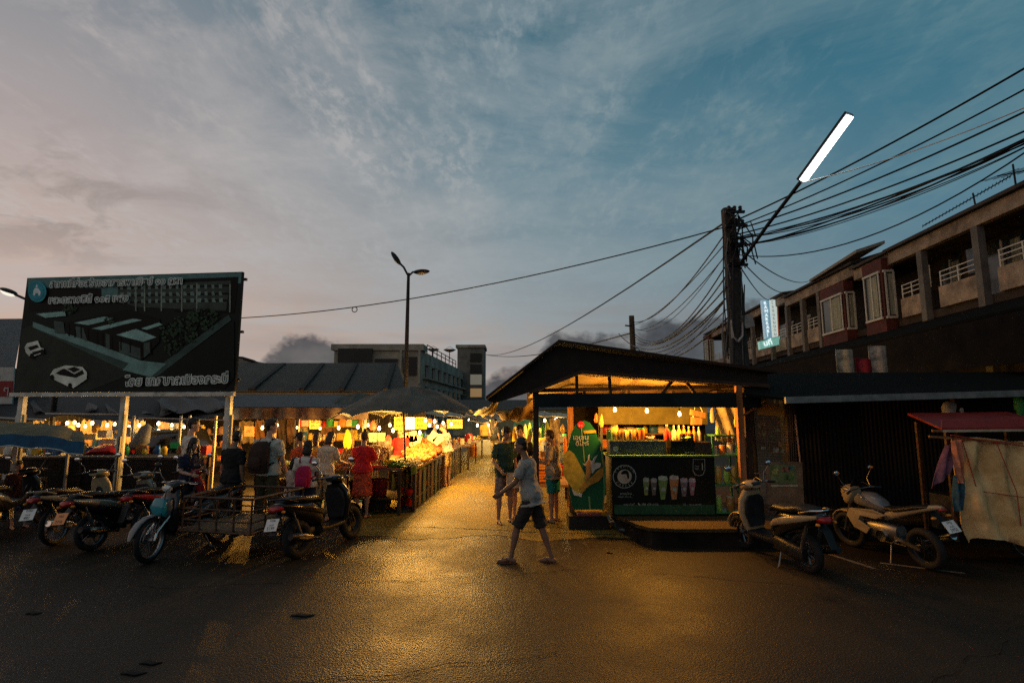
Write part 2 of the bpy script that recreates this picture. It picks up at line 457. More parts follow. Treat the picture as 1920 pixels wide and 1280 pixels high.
g = MB(); g.slab([(1.78, 9.75, 0), (2.04, 8.82, 0), (2.16, 8.56, 0), (2.55, 8.5, 0), (4.45, 8.5, 0), (4.75, 9.03, 0), (13.9, 9.03, 0), (13.9, 59, 0), (6.5, 59, 0), (2.5, 12.3, 0), (1.8, 10.6, 0)], (0, 0, .238)); structure(g, 'kerb', M('kerb_black', (.02, .017, .014), .9, 0, .4, 3, .3, 25, .1))  # kerb below the paving slab, in its own near-black material
for (u0, v0, u1, v1) in ((1528, 1030, 1640, 1066), (1650, 1055, 1810, 1075)):
    a, b_ = gz(u0, v0), gz(u1, v1); d = (b_ - a).normalized(); n_ = V((-d.y, d.x, 0)) * .035
    g = MB(); z = V((0, 0, .004)); g.quad(a + n_ + z, a - n_ + z, b_ - n_ + z, b_ + n_ + z); structure(g, 'road_marking', M('faded_road_paint', (.16, .14, .11), .8, 0, .35, 9, col2=(.05, .045, .04)))
# slab joints and cracks across the concrete
g = MB()
for (ua, va, ub, vb) in ((610, 1003, 735, 988), (700, 1003, 770, 962), (735, 988, 860, 990), (860, 990, 1010, 998), (1010, 998, 1180, 1003)):
    a, b_ = gz(ua, va), gz(ub, vb); k = 10; n_ = V((0, .018, 0)); prev = None
    for i in range(k + 1):
        p = a.lerp(b_, i / k) + V((0, random.uniform(-.03, .03), .0085)); w = n_ * random.uniform(.3, 1)
        if prev: g.quad(prev[0] - prev[1], p - w, p + w, prev[0] + prev[1])
        prev = (p, w)
structure(g, 'pavement_crack', M('crack_dirt', (.02, .018, .015), .9, 0, .1))
random.seed(7)
# ------------------------------------------------------------------ people
SKIN = {
    'tan': M('skin_tan', (.36, .19, .115), .55, 0, .06, 12, .05, 90, .35),
    'fair': M('skin_fair', (.5, .29, .2), .55, 0, .06, 12, .05, 90, .35),
    'brown': M('skin_brown', (.22, .115, .07), .55, 0, .06, 12, .05, 90, .35)}
EYE = M('eye_dark', (.02, .015, .012), .3, 0, 0)
LIP = M('lip', (.3, .1, .08), .5, 0, 0)
BLACKHAIR = M('black_hair', (.012, .01, .009), .5, 0, .3, 60, .6, 120, .4, stretch=(1, 1, .15))
BROWNHAIR = M('brown_hair', (.05, .025, .014), .5, 0, .3, 60, .6, 120, .4, stretch=(1, 1, .15))

def cloth(name, col, var=.12, col2=None, scale=9): return M(name, col, .85, 0, var, scale, .35, 260, .2, col2=col2)

DOWN = {'r': ((.13, -.03, -1), (.05, .16, -1)), 'l': ((-.13, -.03, -1), (-.05, .16, -1))}
STAND = {'r': ((.06, .0, -1), (.02, -.03, -1)), 'l': ((-.06, .0, -1), (-.02, -.03, -1))}

def person(label, loc, rz, H=1.7, skin='tan', arms=None, legs=None, lean=0, turn=0, nod=0, hair='short', hairmat=None,
           top=None, sleeve=.75, hem=-.06, bottom=None, blen=.85, skirt=None, shoe=None, vox=.0095, build=1.0, group=None, hands=True,
           topfit=1.0, toplong=False):
    k = H / 1.75
    arms = arms or DOWN; legs = legs or STAND
    root = thing('person', label, 'person', loc, rz, group)
    TH, SH = .43 * k, .41 * k
    kn, an, pz = {}, {}, 0
    for s in 'rl':
        t, q = V(legs[s][0]).normalized() * TH, V(legs[s][1]).normalized() * SH
        pz = max(pz, -(t + q).z + .075 * k)
    hipz = pz
    pel = V((0, 0, hipz + .05 * k))
    ln = R(lean); up = V((0, math.sin(ln), math.cos(ln))); fw = V((0, math.cos(ln), -math.sin(ln))); rt = V((1, 0, 0))
    w = build
    def sp(t, x=0, y=0): return pel + up * t * k + rt * x * k + fw * y * k
    spine = [(-.13, .085, .075, 0), (-.08, .145, .105, -.005), (.0, .168, .118, -.01), (.08, .16, .112, .0), (.17, .142, .1, .008), (.27, .152, .112, .012), (.36, .168, .12, .008), (.44, .175, .11, -.005), (.49, .15, .085, -.012), (.525, .09, .065, -.008), (.55, .058, .055, .0)]
    b = MB()
    b.loft([(sp(t, 0, y), rt * a * w * k, fw * d * w * k, 2.3) for t, a, d, y in spine], 18)
    # neck and head
    nk0, nk1 = sp(.5, 0, -.005), sp(.605, 0, .02)
    b.tube([nk0, nk1 + up * .03 * k], [.057 * k, .05 * k], 12)
    hr = Matrix.Rotation(R(turn), 3, 'Z') @ Matrix.Rotation(ln * .4 + R(nod), 3, 'X').inverted()
    hr = Matrix.Rotation(R(turn), 3, 'Z') @ Matrix.Rotation(-(ln * .5 + R(nod)), 3, 'X')
    hc = nk1 + up * .015 * k + hr @ V((0, .02, .1)) * k
    def hp(x, y, z): return hc + hr @ V((x, y, z)) * k
    b.ball(hp(0, -.012, .02), (.074 * k, .094 * k, .096 * k), 16, 12, hr)
    b.loft([(hp(0, .03, -.115), hr @ V((.028, 0, 0)) * k, hr @ V((0, .032, .0)) * k), (hp(0, .022, -.1), hr @ V((.045, 0, 0)) * k, hr @ V((0, .05, 0)) * k),
            (hp(0, .015, -.06), hr @ V((.06, 0, 0)) * k, hr @ V((0, .066, 0)) * k), (hp(0, .008, 0), hr @ V((.068, 0, 0)) * k, hr @ V((0, .08, 0)) * k)], 16)
    b.tube([hp(0, .08, .0), hp(0, .098, -.028), hp(0, .108, -.045), hp(0, .088, -.055)], [.008 * k, .011 * k, .015 * k, .01 * k], 8, True)
    for x in (-1, 1): b.ball(hp(x * .075, -.01, -.02), (.012 * k, .022 * k, .034 * k), 8, 6, hr)
    # arms
    J = {'head': hc, 'hr': hr, 'up': up, 'fw': fw}
    shirt = MB()
    for s, sx in (('r', 1), ('l', -1)):
        sh = sp(.455, sx * .172 * w, -.01)
        el = sh + V(arms[s][0]).normalized() * .28 * k; wr = el + V(arms[s][1]).normalized() * .245 * k
        b.tube([sp(.45, sx * .09, -.005), sh, sh.lerp(el, .5), el, el.lerp(wr, .35), wr], [.065 * k, .056 * k * w, .046 * k * w, .039 * k, .038 * k, .027 * k], 12, True)
        d = (wr - el).normalized(); pn = V((-sx, .35, 0)); pn = (pn - d * pn.dot(d)).normalized(); sd = d.cross(pn)
        if sd.dot(fw) < 0: sd = -sd
        hand = wr + d * .055 * k
        Rm = Matrix((sd, d, pn)).transposed()
        b.ball(hand, (.042 * k, .052 * k, .02 * k), 10, 8, Rm)
        if hands:
            for i, (o, l) in enumerate(((.03, .07), (.011, .08), (-.009, .075), (-.028, .058))):
                p0 = hand + d * .035 * k + sd * o * k
                p1 = p0 + (d * .9 + pn * .25 + sd * o * 1.2) * l * .5 * k; p2 = p1 + (d * .6 + pn * .75) * l * .5 * k
                b.tube([p0, p1, p2], [.0115 * k, .0105 * k, .009 * k], 6, True)
            p0 = hand - d * .02 * k + sd * .03 * k
            p1 = p0 + (sd * .8 + d * .6 + pn * .3) * .04 * k; b.tube([p0, p1, p1 + (d * .8 + sd * .2 + pn * .4) * .03 * k], [.015 * k, .012 * k, .01 * k], 6, True)
        J['hand_' + s] = hand + d * .05 * k + pn * .02 * k; J['elbow_' + s] = el; J['wrist_' + s] = wr; J['sh_' + s] = sh
        if sleeve:
            if sleeve <= 1: e = sh.lerp(el, sleeve); shirt.tube([sp(.44, sx * .08), sh, e], [.085 * k, .074 * k * w, .069 * k * topfit], 14)
            else: shirt.tube([sp(.44, sx * .08), sh, el, el.lerp(wr, sleeve - 1)], [.085 * k, .072 * k * w, .056 * k, .045 * k], 14)
        # legs
        hj = pel + rt * sx * .088 * k * w - up * .05 * k
        kj = hj + V(legs[s][0]).normalized() * TH; aj = kj + V(legs[s][1]).normalized() * SH
        b.tube([hj + up * .03 * k, hj.lerp(kj, .35), kj, kj.lerp(aj, .3), kj.lerp(aj, .75), aj], [.09 * k * w, .08 * k * w, .054 * k, .056 * k, .036 * k, .034 * k], 12, True)
        # foot: toe direction follows the shin's pitch
        q = (aj - kj).normalized(); toe = V((sx * .14, 1, 0)); toe = (toe - q * toe.dot(q)).normalized()
        if -q.z > .93: toe = V((sx * .14, 1, 0)).normalized()
        hz = aj.z - .075 * k
        fu = (-q if -q.z <= .93 else V((0, 0, 1)))
        heel = aj - fu * .045 * k - toe * .045 * k; ball_ = aj - fu * .055 * k + toe * .13 * k; tip = aj - fu * .06 * k + toe * .185 * k
        b.tube([heel, aj - fu * .03 * k + toe * .03 * k, ball_, tip], [.032 * k, .036 * k, .028 * k, .018 * k], 10, True)
        J['foot_' + s] = (heel, ball_, tip, toe, fu); kn[s] = kj; an[s] = aj; J['hip_' + s] = hj
    J['knee'] = kn; J['ankle'] = an
    me = remesh(b, vox * k, 5)
    mats = [SKIN[skin], EYE, LIP]
    o = meshobj(me, 'body', mats, root)
    ey = [hp(x * .031, .083, .0) for x in (-1, 1)]; br = [hp(x * .032, .083, .024) for x in (-1, 1)]; mo = hp(0, .085, -.078)
    hri = hr.transposed()
    for p in me.polygons:
        c = p.center
        if (c - hc).length > .16 * k: continue
        l = hri @ (c - hc) / k
        if l.y < .04: continue
        if any((c - e).length < .015 * k for e in ey) or (abs(l.z - .026) < .007 and .014 < abs(l.x) < .052): p.material_index = 1
        elif abs(l.z + .075) < .009 and abs(l.x) < .026: p.material_index = 2
    # clothing
    if top:
        lo = hem
        ss = [(t, a, d, y) for t, a, d, y in spine if lo < t < .53]
        ss = [(lo, .18 * topfit, .135 * topfit, -.005)] + ss
        f = .02
        shirt.loft([(sp(t, 0, y), rt * max(a * w + f + (.022 if t < .12 else 0), (.16 if t < .35 else 0) * topfit * w) * k, fw * (d * w + f + (.022 if t < .12 else 0)) * k, 2.3) for t, a, d, y in ss], 20)
        meshobj(remesh(shirt, .0125 * k, 3, .04 * k, .075), 'shirt', top, root)
    if skirt:
        z0, z1, w0, w1 = skirt
        s_ = MB()
        s_.loft([(sp(z0), rt * w0 * k, fw * w0 * .75 * k), (sp(z0 * .6 + z1 * .4), rt * (w0 * .5 + w1 * .5) * k, fw * (w0 * .4 + w1 * .42) * k), (sp(z1), rt * w1 * k, fw * w1 * .85 * k)], 24)
        meshobj(remesh(s_, .014 * k, 3, .05 * k, .07), 'skirt', bottom, root)
    elif bottom:
        s_ = MB()
        s_.loft([(sp(t, 0, y), rt * (a * w + .02) * k, fw * (d * w + .018) * k, 2.3) for t, a, d, y in spine if t < .1], 18)
        for s in 'rl':
            hj, kj, aj = J['hip_' + s], kn[s], an[s]
            if blen <= 1: s_.tube([hj + up * .03 * k, hj.lerp(kj, .3), hj.lerp(kj, blen)], [.104 * k * w, .104 * k * w, .092 * k * w], 14)
            else: s_.tube([hj + up * .03 * k, hj.lerp(kj, .4), kj, kj.lerp(aj, blen - 1)], [.104 * k * w, .1 * k * w, .075 * k, .062 * k], 14)
        meshobj(remesh(s_, .0125 * k, 3, .034 * k, .07), 'trousers' if blen > 1 else 'shorts', bottom, root)
    # hair
    hm = hairmat or BLACKHAIR
    h_ = MB()
    if hair in ('short', 'crop', 'bun', 'cap'):
        g = .004 if hair == 'crop' else .012
        h_.ball(hp(0, -.024, .034), ((.076 + g * .6) * k, (.09 + g) * k, (.09 + g) * k), 16, 12, hr)
        h_.ball(hp(0, -.055, -.02), (.066 * k, .052 * k, .062 * k), 12, 8, hr)
        if hair == 'short': h_.ball(hp(.015, .045, .085), (.055 * k, .045 * k, .03 * k), 10, 8, hr)
        if hair == 'bun': h_.ball(hp(0, -.05, .145), (.04 * k, .04 * k, .036 * k), 10, 8, hr)
    elif hair in ('long', 'bob'):
        dn = V((0, 0, -1)); L_ = .38 if hair == 'long' else .13
        h_.ball(hp(0, -.022, .032), (.088 * k, .102 * k, .102 * k), 16, 12, hr)
        e = hp(0, -.06, -.06)
        h_.loft([(hp(0, -.04, .06), hr @ V((.085, 0, 0)) * k, hr @ V((0, .07, 0)) * k), (e, hr @ V((.095, 0, 0)) * k, hr @ V((0, .06, 0)) * k),
                 (e + dn * L_ * .55 * k - fw * .02 * k, rt * .1 * k, fw * .05 * k), (e + dn * L_ * k - fw * .02 * k, rt * .06 * k, fw * .03 * k)], 14)
        if hair == 'long':
            for x in (-1, 1): h_.tube([hp(x * .06, .03, .06), hp(x * .082, .03, -.05), sp(.44, x * .09, .09), sp(.28, x * .1, .12)], [.022 * k, .028 * k, .032 * k, .016 * k], 8, True)
    if h_.v:
        meshobj(remesh(h_, .011 * k, 2, .018 * k, .03), 'hair', hm, root)
    if hair == 'cap':
        c_ = MB(); c_.ball(hp(0, -.012, .065), (.088 * k, .106 * k, .075 * k), 16, 10, hr)
        c_.loft([(hp(0, .06, .05), hr @ V((.07, 0, 0)) * k, hr @ V((0, 0, .008)) * k), (hp(0, .17, .035), hr @ V((.05, 0, 0)) * k, hr @ V((0, 0, .005)) * k)], 12)
        c_.build('cap', hm if hairmat else cloth('dark_cap', (.03, .02, .02)), root, 40)
    if shoe:
        for s in 'rl':
            heel, bl, tip, toe, fu = J['foot_' + s]
            sd = toe.cross(fu)
            m_ = MB(); d = -fu * .036 * k
            m_.loft([(heel - toe * .04 * k + d * .9, sd * .022 * k, fu * .012 * k, 3), (heel - toe * .02 * k + d, sd * .036 * k, fu * .014 * k, 3), (heel.lerp(bl, .5) + d * .9, sd * .036 * k, fu * .012 * k, 3), (bl + d * .8, sd * .046 * k, fu * .012 * k, 3), (tip + toe * .022 * k + d * .6, sd * .025 * k, fu * .01 * k, 3)], 14)
            so = m_.build('sandal', shoe, root, 50)
            st = MB()
            st.tube([heel.lerp(bl, .5) + sd * .04 * k + d * .5, heel.lerp(bl, .62) + sd * .025 * k + fu * .028 * k, bl + fu * .026 * k, heel.lerp(bl, .62) - sd * .025 * k + fu * .028 * k, heel.lerp(bl, .5) - sd * .04 * k + d * .5], .009 * k, 6)
            st.build('strap', shoe, so, 60)
    J['sp'] = sp
    m = ROOT[root]
    J['W'] = lambda p: m @ p
    J['k'] = k
    return root, J

def backpack(label, J, mat, size=(.3, .17, .46), t=.27, group=None):
    """worn on the back of a person: body, pocket, two straps"""
    W, sp, k = J['W'], J['sp'], J['k']
    up, fw, rt = J['up'], J['fw'], V((1, 0, 0))
    rot = V((W(V((1, 0, 0))) - W(V((0, 0, 0)))))
    base = W(sp(t - .22, 0, -.13 - size[1] / 2))
    t_ = thing('backpack', label, 'backpack', base, math.atan2(rot.y, rot.x), group)
    def Q(a, b, c): return W(sp(a, b, c))
    b = MB()
    y0 = -.135
    secs = []
    for z, a, d in ((-.24, .6, .5), (-.22, .9, .85), (-.1, 1, 1), (.08, .97, .9), (.18, .8, .65), (.225, .5, .35)):
        secs.append((sp(t + z * size[2] / .46, 0, y0 - size[1] / 2 * d), rt * size[0] / 2 * a * k, fw * size[1] / 2 * d * k, 3))
    b.loft(secs, 20); b.v = [W(p) for p in b.v]
    b.build('bag', mat, t_, 50, True)
    p = MB()
    p.loft([(sp(t - .18, 0, y0 - size[1] - .01), rt * .09 * k, fw * .02 * k, 3), (sp(t - .14, 0, y0 - size[1] - .015), rt * .11 * k, fw * .035 * k, 3), (sp(t - .03, 0, y0 - size[1] - .012), rt * .105 * k, fw * .03 * k, 3), (sp(t + .0, 0, y0 - size[1] + .0), rt * .09 * k, fw * .015 * k, 3)], 16)
    p.v = [W(q) for q in p.v]; p.build('pocket', mat, t_, 50, True)
    for x in (-1, 1):
        s = MB()
        s.tube([sp(.42, x * .1, -.15), sp(.515, x * .105, -.06), sp(.51, x * .11, .03), sp(.42, x * .12, .125), sp(.28, x * .15, .125), sp(.16, x * .17, .03), sp(.12, x * .14, -.14)], .018 * k, 8)
        s.v = [W(q) for q in s.v]; s.build('strap', mat, t_, 60, True)
    return t_

FLIP = M('flip_flop_rubber', (.02, .02, .022), .6, 0, .1)
BROWNSOLE = M('brown_sandal_leather', (.09, .04, .02), .6, 0, .1)
C = cloth
def P2(u, v): p = gz(u, v); return (p.x, p.y, 0)

# walking man nearest the camera (walks to the left, turned a little away)
w_, wj = person('man in a grey tee and dark shorts striding across the road, nearest figure', (.27, 7.66, 0), R(74), 1.7, 'brown',
    arms={'r': ((.1, -.12, -1), (.02, .12, -1)), 'l': ((-.12, .5, -1), (-.05, .85, -.62))}, legs={'r': ((.02, -.3, -1), (.02, -.36, -1)), 'l': ((-.02, .52, -1), (-.02, .2, -1))},
    lean=9, nod=8, turn=10, hair='crop', top=C('grey_tee_cloth', (.3, .29, .26)), bottom=C('dark_shorts_cloth', (.035, .03, .026)), blen=.95, shoe=BROWNSOLE, vox=.0075, hem=-.12, topfit=1.08)
# group at the juice stall
p14, j14 = person('man in a dark green shirt and floral shorts beside the walking man', P2(946, 980), R(-155), 1.72, 'tan',
    arms={'r': ((.25, .1, -1), (-.25, .8, -.6)), 'l': ((-.2, .0, -1), (.3, .75, -.45))}, hair='short', nod=18, turn=18,
    top=C('dark_green_cloth', (.025, .06, .045)), bottom=C('floral_cloth', (.36, .27, .22), .2, (.1, .05, .05), 26), blen=.95, shoe=FLIP, hem=-.1)
b_ = MB(); q = j14['W'](j14['hand_l']) + V((-.02, -.05, -.12))
b_.loft([(q + V((0, 0, -.17)), V((.13, 0, 0)), V((0, .05, 0)), 3), (q + V((0, 0, -.05)), V((.15, 0, 0)), V((0, .06, 0)), 3), (q + V((0, 0, .1)), V((.13, 0, 0)), V((0, .03, 0)), 3)], 14)
solo(b_, 'shoulder_bag', C('cream_canvas', (.5, .36, .22)), 'cream canvas bag with dark base held by the man in dark green', 'bag', smooth=50)
p15, j15 = person('person in a black top facing the camera behind the walking man', (.16, 10.6, 0), R(170), 1.74, 'fair', arms={'r': ((.5, .1, -1), (-.35, .7, -.3)), 'l': ((-.4, .1, -1), (.5, .7, -.4))}, hair='short', nod=6,
    top=C('black_tee_cloth', (.015, .014, .014)), bottom=C('floral_skirt_cloth', (.4, .3, .25), .2, (.12, .05, .06), 30), blen=.9, shoe=FLIP)
p17, j17 = person('man in a grey beige tee and teal shorts reading his phone by the green sign', P2(1038, 978), R(62), 1.66, 'tan',
    arms={'r': ((.1, .12, -1), (-.25, 1, .1)), 'l': ((-.12, .15, -1), (.3, 1, .15))}, hair='short', nod=24, hairmat=BROWNHAIR,
    top=C('beige_tee_cloth', (.36, .3, .22)), bottom=C('teal_shorts_cloth', (.02, .2, .17)), blen=.8, shoe=BROWNSOLE, hem=-.12, topfit=1.08)
ph = MB(); ph.box((0, 0, 0), (.075, .012, .15), rot=Matrix.Rotation(R(62), 3, 'Z') @ Matrix.Rotation(R(-40), 3, 'X')); q = (j17['W'](j17['hand_r']) + j17['W'](j17['hand_l'])) / 2
ph.v = [p + q for p in ph.v]
solo(ph, 'phone', M('phone_black', (.01, .01, .012), .15, 0, 0), 'black phone in the hands of the man in teal shorts', 'phone')
# white shirt man at the fried food stall
p12, j12 = person('man in a white tee and khaki shorts reaching over the fried food stall', (-1.83, 15.3, 0), R(72), 1.7, 'fair',
    arms={'r': ((.15, -.1, -1), (.05, .1, -1)), 'l': ((-.1, .75, -.75), (-.1, 1, -.12))}, lean=8, nod=16, hair='short', hairmat=BROWNHAIR,
    top=C('white_tee_cloth', (.62, .56, .48)), bottom=C('khaki_cloth', (.4, .3, .16)), blen=.85, shoe=BROWNSOLE, hem=-.02)
bg = MB(); q = j12['W'](j12['hand_r'])
bg.loft([(q + V((0, 0, -.3)), V((.09, 0, 0)), V((0, .05, 0))), (q + V((0, 0, -.16)), V((.11, 0, 0)), V((0, .06, 0))), (q + V((0, 0, -.02)), V((.02, 0, 0)), V((0, .02, 0)))], 12)
solo(bg, 'plastic_bag', M('white_plastic_bag', (.7, .66, .58), .4, 0, .1, 10, .4, 30), 'white plastic bag hanging from the hand of the man in khaki shorts', 'bag', smooth=50)
# woman in red
p11, j11 = person('woman in a red blouse and patterned skirt with a hair bun', P2(677, 970), R(-8), 1.62, 'tan',
    arms={'r': ((.3, .35, -1), (-.1, .8, .55)), 'l': ((-.15, .25, -1), (.1, 1, -.1))}, nod=14, hair='bun', hairmat=BROWNHAIR,
    top=C('red_blouse_cloth', (.5, .02, .025)), bottom=C('orange_pattern_cloth', (.55, .1, .03), .2, (.28, .03, .03), 22), skirt=(.08, -.5, .155, .23), shoe=BROWNSOLE, sleeve=.9, hem=-.02, topfit=1.05)
# group in front of the vegetables, mostly seen from behind
p6, j6 = person('tall man in a pale tee with a large dark backpack', (-4.28, 9.55, 0), R(-12), 1.87, 'fair', arms={'r': ((.22, .12, -1), (-.05, .5, -.8)), 'l': ((-.25, -.02, -1), (.05, .15, -1))}, turn=-55, hair='short', hairmat=BROWNHAIR,
    top=C('pale_tee_cloth', (.55, .5, .4)), bottom=C('olive_trouser_cloth', (.08, .065, .035)), blen=1.9, shoe=FLIP, build=1.08)
backpack('dark brown backpack on the tall man in the pale tee', j6, C('brown_nylon', (.04, .022, .016)), (.34, .2, .5), .24)
person('man in a black tee and dark trousers standing behind the cart, back to camera', (-4.78, 9.35, 0), R(-20), 1.68, 'brown', nod=14, hair='crop', top=C('black_tee_cloth', ()), bottom=C('dark_trouser_cloth', (.02, .02, .022)), blen=1.9, shoe=FLIP, build=1.05)
person('man in a white tee with his head above the long haired woman', (-6.05, 10.2, 0), R(-62), 1.88, 'fair', turn=-10, hair='short', top=C('white_tee_cloth', ()), bottom=C('dark_trouser_cloth', ()), blen=1.9, sleeve=.8, shoe=FLIP)
person('woman with long black hair in a dark blue top, looking down at her hands', (-5.72, 9.7, 0), R(-115), 1.55, 'fair', arms={'r': ((.1, .1, -1), (-.2, 1, -.2)), 'l': ((-.15, .15, -1), (.2, 1, -.15))}, nod=10, hair='long', top=C('navy_cloth', (.02, .024, .05)), bottom=C('dark_trouser_cloth', ()), blen=1.9, shoe=FLIP)
person('woman in an orange top seen behind the right billboard post', (-5.45, 10.55, 0), R(-30), 1.72, 'fair', arms={'r': ((.3, .2, -1), (0, .8, -.4)), 'l': ((-.3, .2, -1), (0, .8, -.3))}, hair='short', top=C('orange_top_cloth', (.5, .12, .05)), bottom=C('yellow_green_cloth', (.35, .38, .1)), blen=1.6, shoe=FLIP)
person('fair haired shopper in a pink top between the black tee and the backpack', (-4.9, 11.0, 0), R(-20), 1.62, 'fair', hair='bob', hairmat=M('fair_hair', (.4, .22, .09), .5, 0, .2, 60), top=C('pink_cloth', (.55, .24, .2)), bottom=C('khaki_cloth', ()), blen=1.8, hands=False, vox=.012)
person('small child with black hair in a pale frilly dress', (-3.8, 9.42, 0), R(-60), 1.24, 'tan', arms={'r': ((.2, .3, -1), (-.2, 1, .1)), 'l': ((-.2, .3, -1), (.2, 1, .1))}, nod=20, hair='bob', top=C('pale_dress_cloth', (.55, .42, .34)), bottom=C('pale_dress_cloth', ()), skirt=(.1, -.32, .14, .24), shoe=FLIP, build=.95)
p8, j8 = person('girl with bobbed black hair wearing a pink backpack', (-3.52, 9.35, 0), R(4), 1.52, 'tan', arms={'r': ((.15, .1, -1), (0, .5, -.8)), 'l': ((-.2, .05, -1), (-.05, .5, -.8))}, nod=8, hair='bob', top=C('white_tee_cloth', ()), bottom=C('navy_cloth', ()), blen=1.8, shoe=FLIP)
backpack('crimson pink backpack on the girl with bobbed hair', j8, C('crimson_nylon', (.35, .012, .06)), (.3, .16, .4), .16)
person('woman in a white top with an orange strap leaning to the potato pile', (-3.62, 10.55, 0), R(-22), 1.63, 'fair', arms={'r': ((.2, .5, -1), (.1, 1, -.3)), 'l': ((-.2, .2, -1), (0, .6, -.7))}, lean=8, nod=14, hair='bob', hairmat=BROWNHAIR, top=C('cream_top_cloth', (.6, .48, .34)), bottom=C('khaki_cloth', ()), blen=1.8, shoe=FLIP)
person('shopper in an orange red shirt and a dark cap', (-4.18, 10.75, 0), R(60), 1.6, 'tan', nod=14, hair='cap', top=C('orange_red_cloth', (.55, .09, .03)), bottom=C('dark_trouser_cloth', ()), blen=1.8, hands=False, vox=.012)
person('shopper with reddish brown hair in a yellow top behind the child', (-4.05, 11.2, 0), R(-30), 1.58, 'tan', hair='bob', hairmat=BROWNHAIR, top=C('yellow_top_cloth', (.6, .4, .08)), bottom=C('khaki_cloth', ()), blen=1.8, hands=False, vox=.012)
# far people down the alley
person('distant person in a yellow top down the alley', (-1.35, 26.5, 0), R(10), 1.66, 'tan', hair='short', top=C('yellow_top_cloth', ()), bottom=C('dark_shorts_cloth', ()), blen=.9, hands=False, vox=.016)
person('distant person in dark clothes with a pale bag strap, right side of the alley', (-.72, 22.6, 0), R(-30), 1.68, 'tan', hair='short', top=C('black_tee_cloth', ()), bottom=C('khaki_cloth', ()), blen=1.8, hands=False, vox=.016)
person('farthest walker in pale clothes in the middle of the alley', (-1.5, 33, 0), R(180), 1.64, 'tan', hair='short', top=C('white_tee_cloth', ()), bottom=C('dark_trouser_cloth', ()), blen=1.9, hands=False, vox=.018)
# stallholders behind the tables
person('stallholder in a red apron behind the vegetables', (-3.0, 14.6, 0), R(170), 1.6, 'tan', arms={'r': ((.3, .3, -1), (-.2, 1, -.2)), 'l': ((-.3, .3, -1), (.2, 1, -.2))}, hair='short', nod=15, top=C('red_blouse_cloth', ()), bottom=C('dark_trouser_cloth', ()), blen=1.9, hands=False, vox=.012)
person('child in a dark red shirt sitting in the shade under the blue canopy', (-9.05, 10.0, 0), R(-120), 1.25, 'tan', hair='short', top=C('dark_red_cloth', (.05, .014, .012)), bottom=C('navy_cloth', ()), blen=.9, legs={'r': ((.1, .8, -.6), (0, .1, -1)), 'l': ((-.1, .8, -.6), (0, .1, -1))}, hands=False, vox=.012)
# ------------------------------------------------------------------ motorbikes
RUB = M('tyre_rubber', (.012, .012, .012), .75, 0, .2, 20, .3, 60, .3)
RIM = M('alloy_rim', (.25, .25, .25), .35, .9, .1)
RIMD = M('dark_rim', (.03, .03, .03), .4, .6, .1)
CHR = M('chrome', (.7, .68, .64), .15, 1, .1)
STEEL = M('dull_steel', (.2, .19, .18), .4, .9, .2)
BLKP = M('black_plastic', (.014, .014, .015), .42, 0, .2, 8, .1, 120)
SEAT = M('seat_vinyl', (.012, .011, .011), .45, 0, .2, 10, .2, 150)
BLKG = M('black_gloss_paint', (.008, .008, .009), .18, 0, .1, 4, coat=.6)
MIRR = M('mirror_glass', (.75, .8, .85), .04, 1, 0)
LENS = M('headlamp_lens', (.55, .55, .5), .08, 0, 0, spec=.8, coat=.6)
REDL = M('tail_lens_red', (.35, .01, .01), .15, 0, 0, coat=.5)
AMBL = M('indicator_amber', (.6, .22, .02), .2, 0, 0, coat=.5)
PLATE = M('plate_white', (.75, .73, .68), .45, 0, .1)
PLATEO = M('plate_orange', (.8, .3, .1), .45, 0, .1)
INK = M('ink_black', (.015, .015, .015), .6, 0, 0)

def S(x, z, hw, hh, p=2.6, tilt=0):
    return (V((x, 0, z)), V((0, hw, 0)), V((math.sin(tilt) * -hh, 0, math.cos(tilt) * hh)), p)

def wheel(parent, c, r, tw, rim, steer=0, n_sp=5, rimw=.03):
    ax = V((math.sin(steer) * -1, math.cos(steer), 0)); fx = V((math.cos(steer), math.sin(steer), 0)); c = V(c)
    w = MB(); w.torus(c, r - tw * .95, .016, ax, 32, 8, rimw)
    w.cyl(c - ax * .05, c + ax * .05, .035, n=14); w.cyl(c - ax * .045, c - ax * .04, .085, n=20)
    for i in range(n_sp):
        t = 2 * math.pi * i / n_sp; d = fx * math.cos(t) + V((0, 0, 1)) * math.sin(t)
        w.beam(c + d * .03, c + d * (r - tw * .95), .022, .014) if n_sp < 9 else w.tube([c + d * .03, c + d * (r - tw)], .0035, 5)
    o = w.build('wheel', rim, parent, 40)
    t = MB(); t.torus(c, r - tw * .5, tw * .5, ax, 40, 12, tw * .55); t.build('tyre', RUB, o, 60)
    return o

def plate(root, c, tilt, lines, mat=None, w=.2, h=.165):
    """number plate facing -x, tilted back"""
    c = V(c); up = V((math.sin(tilt), 0, math.cos(tilt))); n = V((-math.cos(tilt), 0, math.sin(tilt)))
    b = MB(); b.slab([c + V((0, s * w / 2, 0)) + up * t * h / 2 for s, t in ((-1, -1), (1, -1), (1, 1), (-1, 1))], n * .004)
    o = b.build('licence_plate', mat or PLATE, root)
    for i, (t, sz) in enumerate(lines):
        m = plane_mtx(c + n * .0065 + up * (h * .5 - (i + .88) * h / len(lines) + .01), (0, -1, 0), up)
        text(t, sz, m, INK, o, align='CENTER', world=False)
    return o

